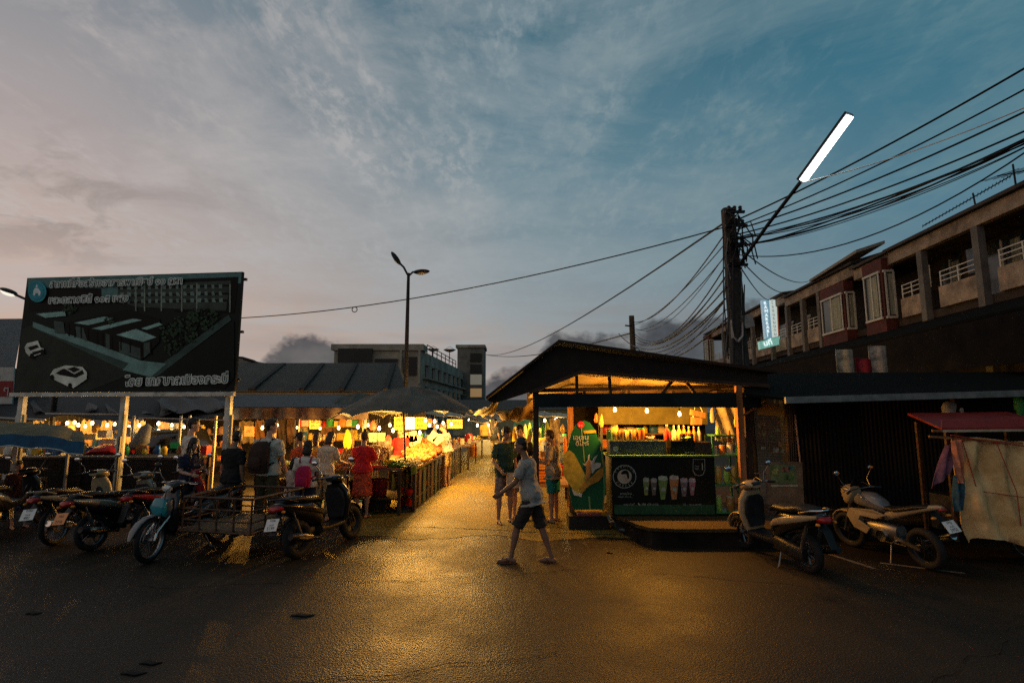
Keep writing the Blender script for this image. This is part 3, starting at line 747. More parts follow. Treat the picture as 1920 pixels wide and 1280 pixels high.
def handlebars(root, x, z, w, mir=True, mat=STEEL, mz=.22, mdx=0):
    b = MB(); b.tube([(x - .1, w, z - .01), (x - .03, w * .55, z + .01), (x + .02, 0, z), (x - .03, -w * .55, z + .01), (x - .1, -w, z - .01)], .011, 8)
    h = b.build('handlebar', mat, root, 60)
    for s in (-1, 1):
        g = MB(); g.tube([(x - .1, s * w, z - .01), (x - .055, s * w * .72, z + .003)], .019, 10); g.build('grip', BLKP, h, 60)
        l = MB(); l.tube([(x - .02, s * w * .6, z + .01), (x + .02, s * w * .8, z), (x - .03, s * w * 1.03, z - .005)], .006, 6); l.build('brake_lever', CHR, h, 60)
        if mir:
            k = MB(); k.tube([(x - .02, s * w * .62, z + .01), (x + .02 + mdx, s * w * .75, z + mz * .5), (x - .01 + mdx, s * w * .98, z + mz)], .006, 6); mo = k.build('mirror_stem', STEEL, root, 60)
            e = MB(); rot = Matrix.Rotation(R(90), 3, 'Y'); e.ball((x + mdx, s * w * 1.02, z + mz + .035), (.018, .06, .042), 14, 8); e.build('mirror_shell', BLKP, mo, 60)
            e = MB(); e.ball((x - .014 + mdx, s * w * 1.02, z + mz + .035), (.008, .053, .036), 14, 6); e.build('mirror_glass', MIRR, mo, 60)
    return h

def scooter(label, rear, yaw, body, panel=None, apron=None, r=.26, tw=.1, wb=1.27, slim=1.0, steer=0, rim=None, ptxt=(), pmat=None, rack=True, seat=None, under=False, front=True, group='motorbikes parked along the roadside', lean=0, nsp=5, tailc=None):
    """step-through motorbike; rear wheel contact at the origin, nose along +x"""
    root = thing('scooter' if not under else 'motorcycle', label, 'scooter' if not under else 'motorcycle', (rear[0], rear[1], 0), yaw, group)
    root.rotation_euler = (R(lean), 0, yaw)
    ROOT[root] = Matrix.Translation(V((rear[0], rear[1], 0))) @ Matrix.Rotation(yaw, 4, 'Z') @ Matrix.Rotation(R(lean), 4, 'X')
    panel = panel or body; apron = apron or body; s = slim; rim = rim or RIMD
    wheel(root, (0, 0, r), r, tw, rim, 0, nsp)
    wheel(root, (wb, 0, r), r, tw * .92, rim, steer, nsp)
    # tail body, side panels and seat
    b = MB(); b.loft([S(-.42, .78, .04 * s, .02), S(-.38, .77, .085 * s, .05), S(-.22, .72, .125 * s, .085), S(0, .665, .15 * s, .115), S(.2, .62, .155 * s, .15), S(.36, .56, .14 * s, .17), S(.47, .48, .11 * s, .15), S(.52, .42, .07 * s, .1)], 20)
    b.build('tail_body', body, root, 55)
    for q in (-1, 1):
        p = MB()
        p.loft([(V((-.36, q * .075 * s, .775)), V((0, .03, 0)), V((0, 0, .022)), 2.5), (V((-.15, q * .12 * s, .73)), V((0, .035, 0)), V((.01, 0, .042)), 2.5), (V((.12, q * .142 * s, .665)), V((0, .035, 0)), V((.015, 0, .05)), 2.5), (V((.34, q * .135 * s, .6)), V((0, .03, 0)), V((.02, 0, .04)), 2.5), (V((.47, q * .1 * s, .53)), V((0, .02, 0)), V((.01, 0, .02)), 2.5)], 14)
        p.build('side_panel', panel, root, 55)
    t = MB(); t.loft([S(-.33, .815, .06 * s, .018), S(-.27, .83, .11 * s, .04), S(-.06, .83, .135 * s, .048), S(.1, .8, .14 * s, .05), (V((.18, 0, .785)), V((0, .135 * s, 0)), V((-.01, 0, .045)), 2.6), S(.38, .775, .115 * s, .048), S(.5, .74, .075 * s, .035), S(.54, .71, .04 * s, .018)], 18)
    t.build('seat', seat or SEAT, root, 55)
    if rack:
        g = MB(); g.tube([(-.1, .12 * s, .79), (-.3, .125 * s, .85), (-.42, .08 * s, .865), (-.45, 0, .87), (-.42, -.08 * s, .865), (-.3, -.125 * s, .85), (-.1, -.12 * s, .79)], .013, 8); g.build('grab_rail', tailc or STEEL, root, 60)
    l = MB(); l.loft([S(-.45, .74, .05 * s, .022), S(-.43, .745, .085 * s, .04), S(-.35, .75, .095 * s, .045)], 14); tl = l.build('tail_light', REDL, root, 50)
    for q in (-1, 1):
        a = MB(); a.ball((-.4, q * .125 * s, .7), (.035, .022, .02), 10, 6); a.build('indicator', AMBL, tl, 60)
    mg = MB(); mg.loft([(V((-.3, 0, .68)), V((0, .07, 0)), V((.01, 0, .01)), 4), (V((-.4, 0, .6)), V((0, .06, 0)), V((.01, 0, .01)), 4), (V((-.47, 0, .42)), V((0, .055, 0)), V((.01, 0, .006)), 4)], 12); mg.build('rear_mudguard', BLKP, root, 50)
    if ptxt: plate(root, (-.475, 0, .55), R(28), ptxt, pmat)
    # engine, swing arm, exhaust, stand
    e = MB(); e.loft([(V((-.08, .1, r)), V((0, .045, 0)), V((0, 0, .085)), 3), (V((.15, .1, r + .02)), V((0, .06, 0)), V((0, 0, .1)), 3), (V((.4, .06, r + .05)), V((0, .09, 0)), V((0, 0, .1)), 3), (V((.52, .03, r + .05)), V((0, .07, 0)), V((0, 0, .06)), 3)], 14); en = e.build('engine', STEEL if under else BLKP, root, 50)
    for i in range(4):
        f = MB(); f.box((.42 + i * .025, 0, r + .04), (.008, .2, .16)); f.build('cooling_fin', STEEL, en)
    x = MB(); x.tube([(.4, -.08, r), (.3, -.15, r - .05), (.12, -.17, r - .01), (.1, -.17, r)], .018, 8); x.tube([(.12, -.17, r - .01), (.05, -.175, r), (-.25, -.18, r + .07), (-.34, -.18, r + .09)], [.025, .052, .058, .045], 14); ex = x.build('exhaust', CHR if under else BLKP, root, 50)
    x = MB(); x.loft([(V((.06, -.232, r + .01)), V((0, .006, 0)), V((0, 0, .02)), 3), (V((-.1, -.236, r + .04)), V((0, .007, 0)), V((0, 0, .042)), 3), (V((-.24, -.238, r + .07)), V((0, .006, 0)), V((0, 0, .025)), 3)], 12); x.build('heat_shield', CHR, ex, 50)
    for q in (-1, 1):
        h = MB(); h.tube([(-.02, q * .11, r), (-.2, q * .12 * s, .66)], [.014, .014], 8); h.tube([(-.05, q * .112, r + .06), (-.16, q * .118 * s, .56)], .028, 10); h.build('rear_shock', STEEL, root, 60)
    k = MB(); k.tube([(.35, .1, .2), (.32, .2, .02)], .011, 6); k.tube([(.32, .2, .02), (.28, .24, .015)], .014, 6); k.build('kick_stand', STEEL, root, 60)
    # floor and leg shield
    if not under:
        f = MB(); f.loft([S(.42, .32, .12, .06, 4), S(.55, .31, .15, .035, 4), S(.9, .32, .155, .035, 4), S(.99, .36, .12, .05, 4)], 14); f.build('footboard', BLKP, root, 50)
    fx = wb - .22
    a = MB()
    a.loft([(V((fx - .1, 0, .3)), V((0, .11 * s, 0)), V((.02, 0, .01)), 3), (V((fx - .08, 0, .42)), V((0, .17 * s, 0)), V((.05, 0, .015)), 3), (V((fx - .05, 0, .62)), V((0, .2 * s, 0)), V((.06, 0, .015)), 3), (V((fx - .08, 0, .8)), V((0, .19 * s, 0)), V((.06, 0, .015)), 3), (V((fx - .12, 0, .93)), V((0, .12 * s, 0)), V((.06, 0, .01)), 3)], 18)
    ap = a.build('leg_shield', apron, root, 50)
    if not under:
        i = MB(); i.loft([(V((fx - .155, 0, .42)), V((0, .13 * s, 0)), V((.02, 0, 0)), 3), (V((fx - .13, 0, .6)), V((0, .165 * s, 0)), V((.025, 0, 0)), 3), (V((fx - .16, 0, .78)), V((0, .16 * s, 0)), V((.025, 0, 0)), 3), (V((fx - .17, 0, .86)), V((0, .1 * s, 0)), V((.02, 0, 0)), 3)], 16); i.build('inner_shield', BLKP, ap, 50)
    else:
        i = MB(); i.loft([S(.45, .5, .07, .09), S(.7, .5, .06, .07), (V((.9, 0, .64)), V((0, .06, 0)), V((-.04, 0, .05)), 2.5), (V((fx - .06, 0, .8)), V((0, .06, 0)), V((-.05, 0, .02)), 2.5)], 14); i.build('frame_spine', body, root, 50)
    n = MB(); n.loft([(V((fx - .03, 0, .56)), V((0, .1 * s, 0)), V((.07, 0, .02)), 2.5), (V((fx + .01, 0, .7)), V((0, .13 * s, 0)), V((.09, 0, .02)), 2.5), (V((fx - .01, 0, .84)), V((0, .1 * s, 0)), V((.06, 0, .02)), 2.5)], 16); n.build('nose', panel, ap, 50)
    # headset, fork and front mudguard
    hx = fx - .14
    h = MB(); h.loft([(V((hx - .12, 0, 1.0)), V((0, .07, 0)), V((0, 0, .03)), 2.4), (V((hx - .06, 0, 1.005)), V((0, .12, 0)), V((0, 0, .055)), 2.4), (V((hx + .04, 0, .995)), V((0, .13, 0)), V((0, 0, .07)), 2.4), (V((hx + .13, 0, .975)), V((0, .09, 0)), V((0, 0, .06)), 2.4), (V((hx + .17, 0, .965)), V((0, .05, 0)), V((0, 0, .04)), 2.4)], 18); hd = h.build('headset', body if not front else apron, root, 50)
    h = MB(); h.ball((hx + .15, 0, .965), (.035, .085, .05), 14, 8); h.build('headlight', LENS, root, 60)
    h = MB(); h.box((hx - .115, 0, 1.035), (.05, .13, .02), rot=Matrix.Rotation(R(-35), 3, 'Y')); h.build('dashboard', BLKG, hd, bevel=.005)
    handlebars(root, hx, 1.02, .34)
    for q in (-1, 1):
        k = MB(); k.tube([(fx - .02, q * .07, .6), (wb - .03, q * .075, r + .1), (wb, q * .075, r)], .017 if not under else .02, 8); k.build('fork', CHR if under else BLKP, root, 60)
    m = MB(); secs = []
    for i in range(9):
        t = R(10 + i * 20); rr = r + .03
        secs.append((V((wb + math.cos(t) * rr, 0, r + math.sin(t) * rr)), V((0, (.055 if 0 < i < 8 else .025), 0)), V((math.cos(t) * .014, 0, math.sin(t) * .014)), 2.5))
    m.loft(secs, 12); m.build('front_mudguard', panel, root, 60)
    return root

cream = M('cream_paint', (.34, .26, .15), .25, 0, .08, 4, coat=.5)
silver = M('silver_paint', (.3, .26, .19), .28, .35, .08, 4, coat=.5)
whitep = M('white_paint', (.27, .22, .14), .28, 0, .1, 4, coat=.5)
redp = M('red_paint', (.28, .015, .02), .22, 0, .1, 4, coat=.5)
tealp = M('teal_paint', (.02, .22, .26), .25, 0, .1, 4, coat=.5)
greyp = M('grey_paint', (.14, .14, .14), .28, .2, .1, 4, coat=.5)

def yaw_to(p, q): return math.atan2(q[1] - p[1], q[0] - p[0])

# left row, noses to the market
scooter('dark motorcycle with a grey tail, farthest left of the parked row', (-8.55, 8.9), R(92), BLKG, greyp, BLKG, r=.29, tw=.075, slim=.85, under=True, rim=RIMD, nsp=24, lean=-6)
scooter('black motorcycle with a white tail stripe, cream headset and white plate', (-7.1, 8.62), R(91), BLKG, whitep, cream, r=.29, tw=.075, slim=.85, under=True, rim=RIM, ptxt=(('กจข', .06), ('กระบี่', .035), ('482', .06)), nsp=24, lean=-6, tailc=whitep)
scooter('silver scooter with an orange plate between two black motorbikes', (-6.28, 8.3), R(80), BLKP, silver, silver, r=.27, tw=.085, slim=.95, rim=RIM, ptxt=(('1กฉ', .055), ('2716', .06)), pmat=PLATEO, lean=-6)
scooter('black and red motorcycle with one round mirror, half hidden behind the silver scooter', (-5.75, 8.75), R(78), BLKG, redp, redp, r=.29, tw=.075, slim=.85, under=True, rim=RIM, nsp=24, lean=-5)
scooter('black maxi scooter with a white plate in front of the shoppers', (-3.02, 7.86), R(72), BLKG, BLKG, BLKG, r=.27, tw=.13, slim=1.08, rim=RIMD, ptxt=(('1กฌ', .052), ('กระบี่', .034), ('5199', .062)), tailc=BLKP, lean=-7)
# right side
scooter('cream and black retro scooter parked below the kerb in front of the menu boards', (3.84, 7.2), R(104), BLKG, cream, cream, r=.255, tw=.1, rim=RIM, tailc=CHR, lean=-6, nsp=7)

# sidecar motorcycle with a railed cargo cart
sx, sy = -4.72, 8.85
syaw = math.atan2(7.75 - 8.85, -4.98 + 4.72)
sd = scooter('black motorcycle with teal front panel and a railed sidecar', (sx, sy), syaw, BLKG, greyp, BLKG, r=.3, tw=.07, wb=1.22, slim=.85, under=True, rim=RIM, nsp=24, steer=R(12), group='motorbikes parked along the roadside')
k = MB(); k.loft([(V((1.1, 0, .6)), V((0, .1, 0)), V((.05, 0, .02)), 3), (V((1.13, 0, .72)), V((0, .13, 0)), V((.05, 0, .02)), 3), (V((1.09, 0, .83)), V((0, .1, 0)), V((.04, 0, .02)), 3)], 14); k.build('teal_panel', tealp, sd, 50)
FR = M('rusty_steel_tube', (.09, .055, .035), .5, .5, .35, 14)
WD = M('worn_plank', (.16, .1, .055), .75, 0, .3, 5, .4, 30, stretch=(1, 8, 1))
c = MB()
x0, x1, y0, y1 = -.15, 1.0, .3, 1.42
def rail(z, r=.016):
    c.tube([(x0, y0, z), (x1, y0, z)], r); c.tube([(x0, y1, z), (x1, y1, z)], r); c.tube([(x0, y0, z), (x0, y1, z)], r); c.tube([(x1, y0, z), (x1, y1, z)], r)
for z in (.4, .55, .7, .86): rail(z, .019 if z in (.4, .86) else .012)
for i in range(5):
    for xx in (x0, x1): c.tube([(xx, y0 + (y1 - y0) * i / 4, .4), (xx, y0 + (y1 - y0) * i / 4, .86)], .013)
for i in range(1, 4):
    for yy in (y0, y1): c.tube([(x0 + (x1 - x0) * i / 4, yy, .4), (x0 + (x1 - x0) * i / 4, yy, .86)], .013)
c.tube([(.2, 0, .42), (.2, y0, .42)], .02); c.tube([(.75, 0, .45), (.75, y0, .42)], .02); c.tube([(.3, y0, .4), (.3, y1 + .14, .3)], .018)
cg = c.build('cargo_rails', FR, sd, 60)
c = MB(); c.box(((x0 + x1) / 2, (y0 + y1) / 2, .425), (x1 - x0 - .04, y1 - y0 - .04, .025)); c.build('cargo_floor', WD, sd)
wheel(sd, (.3, y1 + .17, .27), .27, .075, RIM, 0, 24)

# white sport motorcycle, right
def sportbike(label, rear, yaw, lean=-7):
    root = thing('motorcycle', label, 'motorcycle', (*rear, 0), yaw, 'motorbikes parked along the roadside')
    root.rotation_euler = (R(lean), 0, yaw)
    ROOT[root] = Matrix.Translation(V((*rear, 0))) @ Matrix.Rotation(yaw, 4, 'Z') @ Matrix.Rotation(R(lean), 4, 'X')
    wheel(root, (0, 0, .29), .29, .11, RIMD, 0, 5); wheel(root, (1.32, 0, .29), .29, .095, RIMD, R(8), 5)
    t = MB(); t.loft([S(.5, .76, .07, .05), S(.58, .8, .12, .09), S(.75, .85, .15, .12), S(.92, .86, .15, .11), S(1.02, .83, .1, .07)], 18); t.build('fuel_tank', greyp, root, 50)
    t = MB(); t.loft([S(-.38, .93, .03, .015), S(-.3, .92, .06, .035), S(0, .84, .085, .06), S(.3, .74, .1, .08), S(.5, .66, .1, .07)], 16); tb = t.build('tail_body', whitep, root, 50)
    t = MB(); t.loft([S(-.2, .915, .07, .02), S(0, .875, .11, .035), S(.3, .79, .12, .04), S(.55, .78, .08, .03)], 16); t.build('seat', SEAT, root, 50)
    for q in (-1, 1):
        f = MB()
        f.slab([(.42, q * .16, .7), (.62, q * .19, .76), (1.05, q * .2, .72), (1.16, q * .17, .58), (1.02, q * .19, .42), (.8, q * .19, .36), (.72, q * .185, .46), (.9, q * .2, .56), (.85, q * .2, .63), (.6, q * .18, .62)], (0, -q * .03, 0))
        f.build('side_fairing', whitep, root, bevel=.01)
        f = MB(); f.tube([(1.12, q * .1, .75), (1.32, q * .095, .29)], .022, 10); f.build('fork', STEEL, root, 60)
        f = MB(); f.ball((-.33, q * .13, .8), (.03, .04, .02), 10, 6); f.build('indicator', AMBL, root, 60)
    f = MB(); f.loft([(V((1.06, 0, .96)), V((0, .1, 0)), V((.02, 0, .06)), 3), (V((1.14, 0, .92)), V((0, .13, 0)), V((.05, 0, .13)), 3), (V((1.24, 0, .86)), V((0, .1, 0)), V((.05, 0, .13)), 3), (V((1.3, 0, .8)), V((0, .045, 0)), V((.03, 0, .08)), 3)], 18); fr = f.build('front_fairing', whitep, root, 50)
    f = MB(); f.ball((1.27, 0, .86), (.04, .08, .05), 12, 8); f.build('headlight', LENS, root, 60)
    f = MB(); f.loft([(V((1.05, 0, 1.04)), V((0, .11, 0)), V((.006, 0, .004)), 3), (V((1.0, 0, 1.16)), V((0, .09, 0)), V((.006, 0, .004)), 3), (V((.98, 0, 1.2)), V((0, .05, 0)), V((.006, 0, .004)), 3)], 12); f.build('windscreen', BLKG, fr, 50)
    handlebars(root, .98, 1.0, .33, mz=.26, mdx=.05)
    m = MB(); secs = []
    for i in range(8):
        a = R(20 + i * 20); rr = .325
        secs.append((V((1.32 + math.cos(a) * rr, 0, .29 + math.sin(a) * rr)), V((0, (.07 if 0 < i < 7 else .03), 0)), V((math.cos(a) * .018, 0, math.sin(a) * .018)), 2.5))
    m.loft(secs, 12); m.build('front_mudguard', whitep, root, 60)
    e = MB(); e.loft([S(.35, .42, .1, .12), S(.5, .42, .14, .16), S(.75, .42, .15, .15), S(.9, .48, .11, .1)], 14); en = e.build('engine', STEEL, root, 50)
    for q in (-1, 1):
        e = MB(); e.cyl((.55, q * .13, .38), (.55, q * .18, .38), .085, n=20); e.build('engine_cover', CHR, en, 50)
    e = MB(); e.tube([(.9, -.08, .4), (.8, -.12, .2), (.4, -.16, .2), (.2, -.18, .28), (-.28, -.2, .5)], [.02, .022, .022, .05, .055], 12); e.build('exhaust', CHR, root, 50)
    e = MB(); e.beam((0, .09, .29), (.5, .09, .4), .03, .05); e.beam((0, -.09, .29), (.5, -.09, .4), .03, .05); e.build('swing_arm', STEEL, root)
    e = MB(); e.loft([(V((-.2, 0, .86)), V((0, .06, 0)), V((.01, 0, .01)), 4), (V((-.38, 0, .72)), V((0, .055, 0)), V((.01, 0, .01)), 4), (V((-.46, 0, .56)), V((0, .05, 0)), V((.01, 0, .006)), 4)], 12); e.build('rear_mudguard', BLKP, root, 50)
    e = MB(); e.ball((-.37, 0, .9), (.03, .06, .025), 12, 6); e.build('tail_light', REDL, root, 60)
    plate(root, (-.45, 0, .69), R(35), (('1กฎ', .052), ('กระบี่', .034), ('2950', .062)))
    k = MB(); k.tube([(.45, .12, .25), (.4, .24, .02)], .012, 6); k.build('kick_stand', STEEL, root, 60)
    for q in (-1, 1):
        k = MB(); k.tube([(.35, q * .1, .34), (.33, q * .24, .33)], .014, 6); k.build('foot_peg', CHR, root, 60)
    return root
sb_ = sportbike('white and grey sport motorcycle with a white plate, right of the cream scooter', (5.5, 7.35), R(102), lean=-7)
sb_.scale = (.92, .92, .92)
# ------------------------------------------------------------------ billboard
WHITE_ST = M('white_steel_paint', (.6, .58, .5), .5, .1, .25, 5, .15, 30)
def billboard():
    A, B = at(25, 738, 10.8), at(440, 734, 10.3)
    A.z = B.z = 2.44
    ux = B - A; W = ux.length; ux.normalize(); H = 2.36; uz = V((0, 0, 1)); n = ux.cross(uz)      # n points to the camera
    root = thing('billboard', 'large billboard with Thai writing and a picture of a planned market, on white posts', 'billboard', (A.x, A.y, 0), math.atan2(ux.y, ux.x))
    def P(s, t, d=0): return A + ux * s * W + uz * t * H + n * d
    p = MB(); p.slab([P(0, 0), P(1, 0), P(1.0, 1), P(.0, 1)], -n * .06)
    pan = p.build('panel', M('billboard_vinyl', (.016, .021, .018), .5, 0, .3, 2.2, spec=.1, col2=(.008, .011, .009)), root, world=True)
    f = MB()
    f.beam(P(-.004, -.02, .03), P(1.004, -.02, .03), .07, .075); f.build('bottom_rail', WHITE_ST, root, world=True)
    for s in (.025, .5, .965):
        q = MB(); b = P(s, 0, -.1); q.beam((b.x, b.y, 0), (b.x, b.y, 2.4), .1, .1); q.build('post', WHITE_ST, root, world=True)
    for s in (.05, .51, .985):
        q = MB(); b = P(s, 0, -.06); q.beam((b.x, b.y, 0), (b.x, b.y, 2.0), .05, .05); q.build('brace', M('old_yellow_paint', (.42, .36, .22), .6, 0, .3), root, world=True)
    q = MB()
    for s in (.02, .5, .98): q.beam(P(s, 0, -.1), P(s, 1, -.1), .05, .05)
    for t in (.1, .5, .95): q.beam(P(0, t, -.15), P(1, t, -.15), .05, .05)
    q.build('back_frame', STEEL, root, world=True)
    # picture: coordinates read off the photograph's enlarged view
    TL, TR, BR, BL = (228, 168), (1845, 100), (1770, 1000), (100, 1020)
    def st(X, Y):
        s = t = .5
        for _ in range(12):
            x0 = TL[0] * t + BL[0] * (1 - t); x1 = TR[0] * t + BR[0] * (1 - t); s = (X - x0) / (x1 - x0)
            y0 = BL[1] * (1 - s) + BR[1] * s; y1 = TL[1] * (1 - s) + TR[1] * s; t = (Y - y0) / (y1 - y0)
        return s, t
    lay = [.003]
    def pic(name, polys, col, rough=.5):
        m = MB()
        for pl in polys:
            pts = []
            for X, Y in pl:
                s, t = st(X, Y); pts.append(P(min(max(s, .004), .996), min(max(t, .004), .996), lay[0]))
            m.add(pts, [tuple(range(len(pts)))])
        lay[0] += .0016
        c = tuple(x * (2.0 if max(col) > .1 else 1.15 if max(col) > .03 else .6) for x in col)
        return m.build(name, M('print_' + name, c, rough, 0, .22, 3.5, spec=.1), pan, world=True)
    random.seed(5)
    pic('picture_sky', [[(235, 172), (1838, 106), (1832, 190), (1400, 190), (1000, 215), (800, 240), (228, 240)], [(800, 235), (1000, 215), (930, 330), (800, 330)]], (.06, .12, .11))
    pic('picture_ground', [[(170, 560), (260, 520), (1000, 820), (960, 900), (700, 1000), (110, 1010)]], (.03, .036, .027))
    pic('picture_dark_block', [[(1320, 165), (1815, 140), (1780, 420), (1340, 410)], [(240, 240), (800, 240), (800, 330), (560, 400), (240, 420)]], (.012, .013, .012))
    pic('picture_facade', [[(930, 215), (1760, 170), (1720, 400), (1060, 380), (920, 330)]], (.055, .07, .055))
    pic('picture_floor_bands', [[(930, 228 + k), (1755, 200 + k * 1.03), (1753, 216 + k * 1.03), (930, 244 + k)] for k in (0, 60, 110)], (.014, .016, .014))
    pic('picture_window', [[(945 + i * 52, 218 + 52 * j - i * 1.2), (945 + i * 52 + random.randint(16, 30), 218 + 52 * j - i * 1.2), (945 + i * 52 + random.randint(16, 30), 248 + 52 * j - i * 1.2), (945 + i * 52, 248 + 52 * j - i * 1.2)] for i in range(15) for j in range(3)], (.1, .14, .12))
    pic('picture_columns', [[(x, 195), (x + 10, 195), (x + 4, 410), (x - 6, 410)] for x in (1060, 1125, 1250, 1400, 1510, 1750)], (.14, .16, .125))
    pic('picture_road_kerb', [[(260, 520), (560, 600), (1010, 770), (1180, 850), (1740, 430), (1760, 470), (1200, 900), (960, 850), (260, 540)]], (.05, .085, .072))
    pic('picture_forecourt', [[(270, 500), (450, 560), (700, 640), (1090, 780), (1280, 800), (1160, 900), (950, 850), (1000, 800), (480, 620), (270, 540)]], (.1, .17, .15))
    pic('picture_road', [[(1200, 900), (1780, 470), (1775, 900), (1700, 980)]], (.018, .024, .02))
    pic('picture_roof_shade', [[(520, 500), (1000, 400), (1240, 470), (1230, 640), (1090, 780), (900, 700), (520, 580)]], (.012, .015, .013))
    pic('picture_roof', [[(300, 440), (520, 418), (530, 452), (370, 470)], [(590, 505), (820, 455), (900, 470), (700, 520)], [(725, 545), (1040, 468), (1105, 478), (800, 556)], [(910, 590), (1060, 545), (1210, 605), (1110, 640)], [(1100, 540), (1230, 495), (1260, 510), (1140, 550)]], (.16, .26, .23))
    pic('picture_stall_front', [[(435, 490), (510, 500), (520, 590), (440, 580)], [(600, 530), (660, 540), (690, 640), (610, 610)], [(830, 580), (860, 590), (860, 700), (830, 690)], [(930, 640), (1090, 690), (1090, 770), (930, 720)], [(1115, 650), (1165, 640), (1160, 720), (1115, 760)]], (.07, .1, .085))
    pic('picture_stall_posts', [[(x, y), (x + 10, y), (x + 10, y + 95), (x, y + 92)] for x, y in ((545, 510), (590, 520), (640, 525), (690, 545), (760, 570), (800, 580), (870, 600), (940, 610), (1010, 630), (1090, 650), (1160, 640))], (.008, .009, .008))
    tr = []
    for cx, cy, rx, ry, k in ((1380, 570, 150, 90, 150), (1560, 440, 120, 60, 110), (1480, 500, 160, 70, 120), (560, 400, 60, 35, 40), (1330, 680, 60, 60, 40), (860, 480, 40, 25, 18)):
        for _ in range(k):
            a = random.uniform(0, 6.28); q = math.sqrt(random.random()); x, y = cx + math.cos(a) * rx * q, cy + math.sin(a) * ry * q; s = random.uniform(5, 16)
            tr.append([(x - s, y), (x, y - s * .8), (x + s * .9, y + s * .2), (x, y + s)])
    pic('picture_tree_shade', tr[::2], (.012, .02, .012)); pic('picture_tree', tr[1::2], (.035, .065, .035))
    pic('picture_car_body', [[(400, 890), (430, 850), (520, 820), (650, 830), (685, 870), (680, 920), (580, 985), (540, 975), (420, 920)], [(205, 690), (225, 660), (310, 640), (330, 690), (355, 700), (350, 730), (250, 765), (215, 730)]], (.4, .4, .34))
    pic('picture_car_glass', [[(445, 878), (500, 845), (650, 850), (665, 880), (600, 910), (470, 890)], [(230, 690), (305, 670), (320, 690), (250, 715)], [(265, 725), (345, 705), (350, 725), (270, 750)]], (.012, .013, .013))
    pic('picture_car_roof', [[(515, 845), (590, 825), (655, 850), (590, 885)]], (.33, .33, .28))
    pic('picture_sunroof', [[(535, 845), (590, 830), (635, 850), (585, 872)]], (.02, .022, .02))
    pic('picture_car_wheel', [[(x + 16 * math.cos(a), y + 20 * math.sin(a)) for a in [i * .6 for i in range(10)]] for x, y in ((555, 968), (418, 908), (262, 755), (345, 722))], (.008, .008, .008))
    # emblem
    def disc(cx, cy, r, n_=24): return [(cx + r * .88 * math.cos(i * 6.283 / n_), cy + r * math.sin(i * 6.283 / n_)) for i in range(n_)]
    pic('emblem_disc', [disc(316, 272, 82)], (.02, .17, .2)); pic('emblem_ring', [disc(316, 272, 66)], (.03, .11, .15)); pic('emblem_field', [disc(316, 272, 60)], (.02, .16, .19))
    pic('emblem_figure', [[(285, 300), (290, 262), (305, 245), (330, 250), (345, 275), (340, 305), (328, 305), (325, 285), (305, 285), (300, 305)], [(308, 240), (316, 215), (324, 240)]], (.45, .5, .45))
    WT = M('lettering_outline', (.7, .74, .66), .5, 0, .12); BT = M('lettering_black', (.012, .013, .012), .5, 0, 0)
    for body, (X0, Y0), X1, sz in (('สถานที่ก่อสร้างอาคารพาณิชย์ ๑๐ คูหา', (415, 240), 1412, .2), ('และตลาดซิตี้ ๑๐๕ แผง', (400, 362), 1008, .2), ('โดย เทศบาลเมืองกระบี่', (975, 966), 1728, .24)):
        s0, t0 = st(X0, Y0); s1, t1 = st(X1, Y0 - (0.04 * (X1 - X0)))
        o = P(s0, t0, .045); d = P(s1, t1, .045) - o
        tmp = text(body, sz, Matrix(), WT, None); wd = tmp.dimensions.x; w_ = max(p_.co.x for p_ in tmp.data.vertices); bpy.data.objects.remove(tmp)
        k = d.length / w_
        for off, mt, dz in ((.016, WT, 0), (-.001, BT, .002)):
            mtx = plane_mtx(o + n * dz, d, uz)
            text(body, sz, mtx, mt, pan, 'lettering', offset=off * sz / .2, sx=k)
billboard()

# ------------------------------------------------------------------ left edge
CORR_G = rib('grey_corrugated_roof', (.1, .11, .11), .55, 'X', 6, (.05, .055, .058))
r_ = thing('house', 'grey roofed building with a red and white sign, at the left edge', 'building', at(-30, 740, 14) * V((1, 1, 0)))
m = MB(); a, b_ = at(-160, 602, 17), at(44, 600, 17); m.slab([at(-200, 690, 14.2), at(28, 690, 14.2), b_, a], (0, 0, .05)); m.build('roof', CORR_G, r_, world=True)
m = MB(); a, b_ = at(-200, 690, 14.4), at(24, 690, 14.4); m.slab([(a.x, 14.4, 0), (b_.x, 14.4, 0), (b_.x, 14.4, b_.z), (a.x, 14.4, a.z)], (0, 3, 0)); m.build('wall', M('dirty_plaster', (.12, .115, .1), .8, 0, .25, 3), r_, world=True)
def board(name, corners, Y, th, mat, parent=None, **k):
    m = MB(); m.slab([at(u, v, Y) for u, v in corners], (0, th, 0)); return m.build(name, mat, parent, world=True, **k)
sg = thing('shop_sign', 'red and white Thai sign hanging below the grey roof', 'sign', at(-20, 755, 13.9) * V((1, 1, 1)))
board('panel', ((-90, 688), (26, 688), (22, 757), (-96, 757)), 13.9, .04, M('sign_white', (.5, .47, .42), .5, 0, .12), sg)
board('red_band', ((-90, 714), (24.5, 714), (23, 743), (-95, 743)), 13.885, .012, M('sign_red', (.25, .02, .02), .5, 0, .12), sg)
o = at(-48, 711, 13.86); text('มงคล', .27, plane_mtx(o, (1, 0, 0), (0, 0, 1)), M('sign_red', ()), sg)
o = at(4, 738, 13.86); text('ๆ', .3, plane_mtx(o, (1, 0, 0), (0, 0, 1)), M('sign_white', ()), sg)

